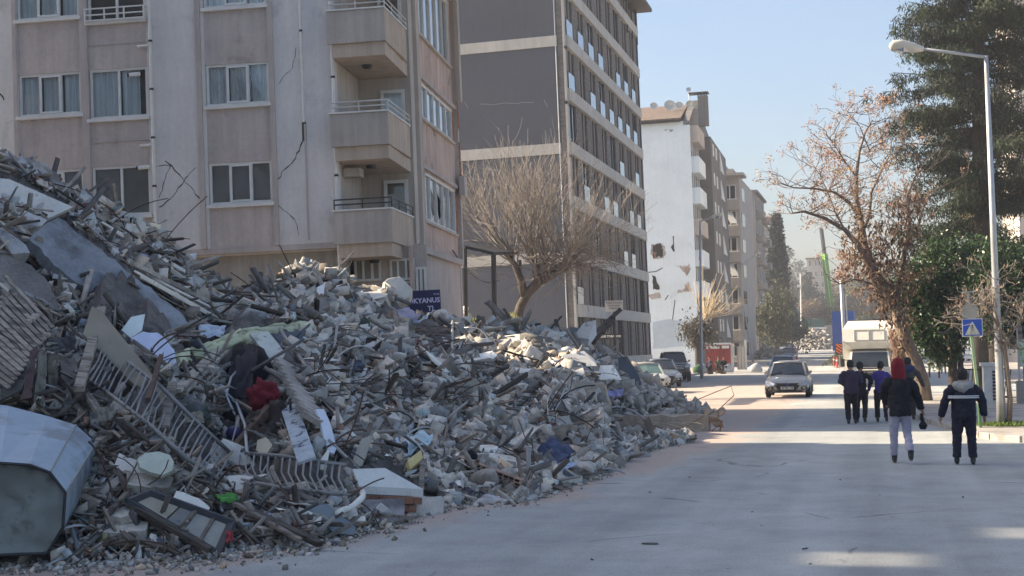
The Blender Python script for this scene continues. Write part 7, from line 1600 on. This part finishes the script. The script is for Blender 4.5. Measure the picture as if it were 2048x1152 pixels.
# brick wall chunk with courses
t = empty('brick_wall_chunk', 'tilted brick wall chunk with pale plastered top near the foot of the heap', 'wall chunk', loc=tuple(MP(770,960))); l0 = t.location
w4, nn = lay([(705,938),(770,936),(846,978),(718,972)], .7); w4 = [p-l0 for p in w4]; m = MB(); m.slab(w4, -Vector((0,0,1))*.1); o = m.obj('plaster_top', PLAST, t); o.color = (1.0,1.05,1.05,1)
a, b_ = w4[3]+Vector((0,0,-.1)), w4[2]+Vector((0,0,-.1))
for j in range(3):
    for i in range(7-j):
        p = a.lerp(b_, (i+.5+.25*(j % 2))/7.4)+Vector((0,.03*j,-.06-.11*j)); m = MB(); d = (b_-a).normalized(); m.beam(p-d*.062, p+d*.062, .15, .09); o = m.obj('brick', BRICKM, t, bevel=.006); v = r_.uniform(.7,1.1); o.color = (v*.9, v, v*1.1, 1)
def block(label, pix, base_off, tint, th=.45):
    o = plate('concrete_block', label, 'concrete block', pix, CONC, tint, base_off, th, 2, bevel=.02); return o
block('square weathered concrete block at the road edge, right of its darker twin', [(812,992),(884,990),(890,1004),(884,1040),(816,1048)], .35, (.9,.88,.86)); block('dark weathered concrete block at the road edge, left of its twin', [(722,1000),(808,994),(810,1040),(760,1046),(722,1028)], .35, (.62,.62,.68))
blob('boulder', 'rounded pale concrete boulder at the road edge beside the black frame', 'boulder', 1166, 944, 23, 21, CONC, (1.05,1.0,.95), .45, 14, .9, .13, 2)
blob('boulder', 'brown concrete boulder on the lower slope right of the hollow bricks', 'boulder', 968, 962, 34, 24, CONC, (.72,.68,.64), .3, 15, .9, .16, 2)
blob('boulder', 'large grey boulder in the valley left of the middle crest', 'boulder', 508, 635, 27, 20, CONC, (.85,.88,.92), .4, 17, .9, .13, 2)
blob('boulder', 'second grey boulder in the valley left of the first', 'boulder', 455, 622, 24, 24, CONC, (.9,.92,.95), .4, 18, .9, .15, 2)
blob('boulder', 'pale boulder on the crest just right of the navy sign', 'boulder', 882, 612, 18, 17, CONC, (1.1,1.1,1.15), .4, 19, .8, .13, 2)
blob('sand_bag', 'pale long sack on the slope below the bare tree', 'sack', 938, 774, 40, 11, CLOTH, (.42,.43,.43), .5, 20, .8, .1, 2)
drape('white_sheet', 'crumpled off white sheet lying on the road edge below the boulders', 'sheet', [(938,1012),(992,988),(1034,1004),(1000,1020)], CLOTH, (.62,.60,.60), .25, .06, 7, seed=14)
drape('navy_tarp', 'crumpled navy and silver tarpaulin near the road edge', 'tarpaulin', [(1068,905),(1100,878),(1150,900),(1120,932)], CLOTH, (.11,.13,.22), .75, .14, 12, seed=15); drape('white_tarp', 'pale blue tarpaulin folded under the navy one', 'tarpaulin', [(1088,940),(1142,918),(1150,930),(1106,954)], CLOTH, (.55,.63,.80), .5, .06, 10, seed=16)
t = empty('steel_triangle', 'thin black triangular metal frame standing at the road edge beyond the boulder', 'frame', loc=tuple(MP(1215,945))); l0 = t.location; m = MB(); a, b_, c_ = MP(1186,925,.5)-l0, MP(1236,958,.3)-l0, MP(1220,902,.5)-l0
for p, q in ((a,b_),(b_,c_)): m.beam(p, q, .05, .03)
m.obj('bar', METAL_D, t); m = MB(); m.slab([a, b_, a.lerp(b_,.5)+Vector((0,0,-.12))], (0,.02,0)); o = m.obj('panel', PLAST, t); o.color = (.8,.75,.65,1)
plate('slab_chunk', 'cream rounded slab on the road edge left of the boulder', 'slab', [(1056,960),(1100,954),(1108,964),(1096,972),(1062,972)], PLAST, (1.2,1.12,.9), .3, .08)
blob('grey_block', 'small square grey block between the cream slab and the boulder', 'concrete chunk', 1118, 966, 14, 9, CONC, (.9,.9,.9), .3, 23, .8, .1, 1)
t = empty('hollow_brick_strip', 'long strip of broken hollow red bricks sloping to the foot of the heap', 'brick strip', loc=tuple(MP(970,935))); l0 = t.location
for i in range(11):
    f = i/10; p = MP(925+112*f, 922+42*f, .5)-l0; m = MB(); m.box(p, (.135,.16,.12), Matrix.Rotation(R(18),3,'Y')); o = m.obj('hollow_brick', BRICKM, t, bevel=.006); v = r_.uniform(.8,1.2); o.color = (v, v*1.5, v*1.9, 1)
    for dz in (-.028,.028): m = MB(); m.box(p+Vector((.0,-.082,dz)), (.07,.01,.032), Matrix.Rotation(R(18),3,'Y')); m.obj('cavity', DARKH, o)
# timber beams and slabs towards the parked cars
for a, b_, oa, ob, w_, lab in (((1148,704),(1242,618),-62,-62,.24,'thick leaning dark timber crossing in front of the notice board'),((1160,712),(1228,640),-61,-61,.16,'second dark timber beside the thick leaning one')):
    bar2('timber', lab, 'timber', a, b_, oa, ob, w_, .14, WOOD_G, (.75,.72,.7))
for a, b_, w_, v, lab in (((1188,672),(1262,726),.08,1.4,'thin light strut sloping down from the tobacco sign'),((1216,712),(1240,682),.05,2.2,'short white strut below the tobacco sign'),((1022,712),(1108,785),.10,.5,'long dark beam sloping across the slope under the bare tree'),((985,700),(1015,715),.12,.5,'short dark beam beside the red plate'),((950,852),(986,782),.05,2.6,'thin white rod standing on the slope'),((898,808),(984,782),.05,2.2,'long pale rod lying left of the white rod'),((1040,790),(1088,888),.09,1.0,'grey pole leaning on the lower right slope'),((1028,745),(1040,800),.05,.3,'thin black pole on the right slope'),((560,850),(470,800),.06,1.4,'pale stick left of the painted board'),((255,985),(215,1030),.07,.8,'grey stick by the window frame'),((430,985),(350,905),.06,.5,'dark bar crossing above the window frame'),((700,900),(740,790),.05,.3,'thin black pole in the middle slope'),((845,930),(842,985),.08,1.1,'grey stub post under the yellow box'),((640,1100),(480,1010),.10,.45,'long dark beam reaching the road at the lower left'),((600,1080),(440,990),.07,1.2,'long grey beam beside the dark one at the road'),((420,1100),(260,1010),.09,.4,'dark beam under the window frame'),((830,1060),(760,1030),.07,1.3,'pale stick lying on the road edge'),((545,1130),(490,1110),.03,2.5,'thin white lath lying on the road'),((130,925),(225,865),.10,1.7,'white board end right of the tank'),((175,790),(215,850),.1,1.6,'pale angled board above the tank'),((192,760),(120,830),.07,.5,'dark round bar above the tank')):
    sX_ = -61 if a[0] > 1180 else 0
    bar2('batten', lab, 'beam', a, b_, sX_ or .55, sX_ or .45, w_, w_*.6, WOOD_G, (v, v*.98, v*.95))
plate('slab_chunk', 'long pale concrete slab with a red mark towards the parked cars', 'concrete slab', [(1122,716),(1150,712),(1228,738),(1224,756),(1150,742)], PLAST, (.9,.9,.9), -60, .12); plate('red_mark_piece', 'small red piece on the long pale slab', 'panel', [(1146,722),(1158,720),(1164,742),(1152,740)], PLAST, (.5,.13,.10), -61, .02)
plate('white_plate', 'white broken plate on the right slope below the red plate', 'plate', [(1096,726),(1104,720),(1132,742),(1120,752),(1104,744)], PLAST, (1.35,1.35,1.3), .5, .05, 1)
plate('dark_sheet', 'dark grey bent sheet panel hiding the front of the white saloon', 'panel', [(1236,715),(1254,712),(1276,748),(1284,768),(1250,776),(1238,760)], SHEET, (.28,.28,.29), -60, .03)
drape('lavender_cloth', 'small lavender cloth on the slope near the concrete beam', 'cloth', [(1204,784),(1248,778),(1244,792),(1212,798)], CLOTH, (.55,.52,.85), -66, .05, 9, seed=17); blob('black_bag', 'black bag left of the lavender cloth', 'bag', 1192, 796, 14, 10, PLASTIC, (.02,.02,.025), -66, 24, .8, .12, 2)
blob('yellow_stone', 'yellowish lump under the lavender cloth', 'chunk', 1216, 804, 10, 9, CONC, (1.2,1.1,.7), -67, 25, .8, .12, 1)
drape('green_bag', 'bright green plastic bag low on the left slope', 'bag', [(430,990),(468,988),(480,1002),(440,1006)], PLASTIC, (.10,.36,.06), .6, .05, 9, seed=18); drape('red_bag', 'small red plastic bag beside the window frame', 'bag', [(450,1062),(466,1064),(466,1082),(452,1086)], PLASTIC, (.35,.03,.04), .4, .04, 9, seed=19); drape('blue_bag', 'small light blue scrap bag near the foot of the heap', 'bag', [(516,1028),(540,1030),(548,1044),(522,1040)], PLASTIC, (.25,.4,.8), .4, .03, 9, seed=20)
drape('aqua_scrap', 'aqua plastic scrap lying on the road edge beyond the boulder', 'sheet', [(1240,916),(1285,910),(1290,920),(1245,924)], PLASTIC, (.35,.6,.58), .15, .02, 9, seed=21)
plate('grey_sheet', 'bent grey sheet on the foot of the heap above the road', 'sheet', [(612,1012),(655,1008),(712,1055),(708,1070),(668,1066)], SHEET, (.5,.52,.5), .4, .02); plate('cream_board', 'cream board scrap on the foot beside the grey sheet', 'board', [(688,1034),(730,1032),(732,1042),(696,1042)], PLAST, (1.3,1.3,1.2), .3, .03)
m = MB(); m.tube([MP(*p,.5) for p in ((675,1026),(706,1012),(724,996),(726,984))], .04, 8); o = m.obj('curved_pipe', PLAST, None, smooth=True); o.color = (1.25,1.25,1.2,1); tag(o, 'curved cream pipe near the brick wall chunk', 'pipe')
for px, py, rx, ry, c_, lab, sd in ((380,690,26,12,(.08,.09,.11),'black grey bundle right of the white lilac sheet',31),(520,540,20,12,(.3,.32,.36),'blue grey rag near the middle crest',32),(845,830,16,14,(.45,.55,.55),'pale green grey stone on the middle slope',33),(932,830,20,8,(.08,.06,.05),'brown leathery pad on the middle slope',34),(942,912,14,11,(.02,.02,.025),'black tyre-like ring end on the lower slope',35),(470,830,30,14,(.04,.035,.04),'dark bundle above the purple basin',36)):
    blob('rag_bundle', lab, 'bundle', px, py, rx, ry, CLOTH, c_, .4, sd, .7, .2, 2)
# more of the larger wreckage: tilted slabs, blankets, tangles of bars
def rz_(lo, hi):
    while True:
        px = r_.uniform(lo, hi); a = np.interp(px, KX, CY)+26; b_ = np.interp(px, KX, BY)-30; py = a+(b_-a)*r_.random()
        if not in_clear(px, py)[0] and not in_clear(px+30, py+15)[0]: return px, py
for i in range(34):
    px, py = rz_(200, 1160); L_ = r_.uniform(26, 62); W_ = L_*r_.uniform(.28, .6); a = r_.choice([r_.gauss(.5,.3), r_.gauss(-.4,.4)]); ca, sa = math.cos(a), math.sin(a)*.7
    pix = [(px+ca*u*L_-sa*v*W_, py+sa*u*L_+ca*v*W_*.75) for u, v in ((-1,-.7),(.2,-1),(1,-.6),(.9,.7),(0,1),(-.9,.8))]; v = r_.uniform(.5, 1.25)
    o = plate('slab_chunk', None, None, pix, CONC if i % 3 else PLAST, (v*1.02, v, v*.95), .22+.2*r_.random(), r_.uniform(.07,.2), 3)
    lb_ = f"{'large' if L_>44 else 'medium'} {tone(v)} broken slab {zone_name(px,py)}"; tag(o, lb_, 'concrete slab', lb_.replace('slab','slabs',1))
for i in range(20):
    px, py = rz_(300, 1150); L_ = r_.uniform(16, 34); cn, c_ = r_.choice([('brown',(.13,.10,.08)),('grey',(.22,.21,.2)),('slate blue',(.12,.14,.19)),('dusty rose',(.25,.16,.15)),('beige',(.36,.31,.25)),('off white',(.5,.49,.47)),('dark green',(.07,.10,.08))])
    drape('rag', None, None, [(px-L_,py-L_*.4),(px+L_*.8,py-L_*.5),(px+L_,py+L_*.4),(px-L_*.7,py+L_*.5)], CLOTH, c_, .2+.1*r_.random(), .07, 13, .01, 40+i); o = list(COL.objects)[-1]
    lb_ = f"{cn} crumpled rag {zone_name(px,py)}"; tag(o, lb_, 'cloth', lb_.replace('rag','rags',1))
for i in range(16):
    px, py = rz_(60, 1150); q0 = MP(px, py, .05); t = empty('bar_tangle', f"tangle of thin rusty bars {zone_name(px,py)}", 'bars', loc=tuple(q0), group=f"tangles of thin rusty bars {zone_name(px,py)}"); base = Vector((r_.gauss(0,1), r_.gauss(0,.4), r_.uniform(0,.5))).normalized()
    for k in range(r_.randint(5, 9)):
        d = (base+Vector((r_.gauss(0,.35), r_.gauss(0,.3), r_.gauss(0,.35)))).normalized(); p = Vector((r_.gauss(0,.12), r_.gauss(0,.1), r_.gauss(.06,.05))); cv = Vector((r_.gauss(0,.3), r_.gauss(0,.3), r_.gauss(-.3,.25))); pts = [p]; sl = r_.uniform(12,26)/mscale(px, py)
        for _ in range(6): d = (d+cv*.3).normalized(); pts.append(pts[-1]+d*sl)
        m = MB(); m.tube(pts, r_.choice([.008,.011,.014]), 4); m.obj('bar', REBAR if k % 3 else METAL_D, t)
# concrete beam lying on the road with frayed bars
sQ = 76; a, b_ = G(1208, 863), G(1418, 862); t = empty('fallen_beam_stub', 'long sunlit concrete beam lying on the road with frayed bars at its right end', 'concrete beam', loc=tuple(a)); L_ = (b_-a); ln = L_.length; ang = math.atan2(L_.y, L_.x); t.rotation_euler = (0,0,ang)
m = MB(); k = 22; vs = []
for i in range(k+1):
    x = ln*i/k; j = lambda s: rr.gauss(0, s); vs += [(x, j(.01), .0), (x, j(.012), .40+j(.02)), (x, .38+j(.03), .42+j(.03)), (x, .42+j(.02), 0)]
m.add(vs, [(i*4+q, (i+1)*4+q, (i+1)*4+(q+1) % 4, i*4+(q+1) % 4) for i in range(k) for q in range(4)]+[(0,1,2,3),(k*4+3,k*4+2,k*4+1,k*4)]); o = m.obj('beam', mat('tan_concrete', (.42,.35,.28), .95, .2, 2, .6, 12, col2=(.3,.25,.21), s2=2, fine=.15), t)
for i in range(5): v, f = hull(700+i, 14, .34, .28, .3); o = bpy.data.objects.new('broken_end', to_mesh((v,f),'broken_end', mat('orange_concrete', (.33,.25,.19), .95, .3, 5, .6, 20))); COL.objects.link(o); o.parent = t; o.location = (ln-.15+.12*i, .1+.08*(i % 2), .22+.12*((i*2) % 3))
for pts, rd in (([(ln-.4,.1,.45),(ln-.3,0,.8),(ln+.2,-.1,1.0),(ln+.6,0,1.15),(ln+.65,.1,.9),(ln+.2,.2,.5)],.012),([(ln,0,.3),(ln+.2,-.1,.1),(ln+.1,-.2,.02)],.015),([(ln-.3,.1,.42),(ln-.9,.0,.75),(ln-1.2,.1,.55)],.01),([(ln+.1,.1,.35),(ln+.35,-.05,.25),(ln+.3,-.2,.02)],.02),([(ln-.1,-.05,.4),(ln-.6,-.15,.1),(ln-1.1,-.25,.05),(ln-1.5,-.2,.2),(ln-1.7,-.2,.05)],.012)):
    m = MB(); m.tube(pts, rd, 5); m.obj('frayed_bar', mat('orange_rust', (.28,.13,.06), .8, .3), t, smooth=True)
for i in range(4):
    m = MB(); cx, rr1 = ln-1.4+.35*i, .28-.03*i; m.tube([(cx+math.cos(u)*rr1*1.5, -.3-.05*i, .22*abs(math.sin(u*.5+i*.2))+.03) for u in np.linspace(0, 6.0, 14)], .012, 5); m.obj('wire_loop', mat('pale_cable', (.5,.42,.32), .7, .1), t, smooth=True)
# loose stones and small dark scraps on the open road
for i, (px, py, sz) in enumerate(((1525,1052,.03),(1505,1024,.025),(1185,1120,.03),(1620,1128,.03),(1610,1100,.05),(1925,995,.03),(560,1128,.05),(1380,955,.03),(1680,960,.03),(1760,990,.025),(1300,985,.03))):
    g = G(px, py); o = bpy.data.objects.new('road_pebble', chunk_me[i % 14]); COL.objects.link(o); o.location = (g.x, g.y, sz*.25); o.scale = (sz*1.6, sz, sz); o.color = (.3,.3,.3,1) if i % 3 else (1.3,1.3,1.3,1); tag(o, 'tiny chip of rubble lying alone on the open asphalt', 'pebble', 'tiny chips on the open asphalt')
for px, py, rx, lab in ((1300,1088,.10,'small dark tar patch on the near road'),):
    g = G(px, py); m = MB(); m.tube([(0,0,0),(0,0,.012)], [(rx,rx),(rx*.9,rx*.9)], 14); o = m.obj('road_patch', mat('old_tar', (.11,.11,.11), .95, .3, 9)); o.location = g+Vector((0,0,.001)); o.scale = (1,.9 if rx > .14 else .45,1); tag(o, lab, 'patch')
# overhead cables from the block across the canopy frame
for pix, s0, s1, sag, lab in ((((905,500),(1000,560)),58,48,.5,'black cable drooping from the wing of the block to the canopy frame'),(((600,560),(705,520)),80,74,.6,'black cable bundle hanging over the middle crest'),(((560,640),(700,560)),85,74,-.5,'second cable arching over the middle crest')):
    a, b_ = P(*pix[0], s0), P(*pix[1], s1); m = MB(); m.tube([a.lerp(b_, f)-Vector((0,0,sag*4*f*(1-f))) for f in np.linspace(0,1,10)], .022, 5); o = m.obj('cable', METAL_D, None, smooth=True); tag(o, lab, 'cable')
t = empty('garden_lantern', 'small lit stone lantern cap by the yellow shrub', 'lantern', loc=(P(930,640,46).x, P(930,640,46).y, 0)); z = P(930,632,46).z; m = MB(); m.tube([(0,0,0),(0,0,z-.1)], .12, 8); m.obj('post', CONC, t); m = MB(); m.tube([(0,0,z-.1),(0,0,z+.1),(0,0,z+.2)], [.38,.3,.05], 4); m.obj('cap', CREAM, t); m = MB(); m.tube([(.05,0,z+.2),(.05,0,z+.36),(.05,0,z+.5)], [.1,.15,.04], 8); m.obj('globe', WHITE, t, smooth=True)
# thin haze filling the street
m = MB(); m.lohi((-200,-62,-1.0),(200,640,45)); hz = m.obj('haze', []); tag(hz, 'pale blue haze filling the street', 'haze', kind='stuff')
hm = bpy.data.materials.new('haze'); hm.use_nodes = True; n = hm.node_tree.nodes; n.clear(); o_ = n.new('ShaderNodeOutputMaterial'); pv_ = n.new('ShaderNodeVolumePrincipled'); pv_.inputs['Density'].default_value = .0006; pv_.inputs['Color'].default_value = (.95,.97,1,1); pv_.inputs['Anisotropy'].default_value = .35
hm.node_tree.links.new(pv_.outputs[0], o_.inputs['Volume']); hz.data.materials.append(hm)
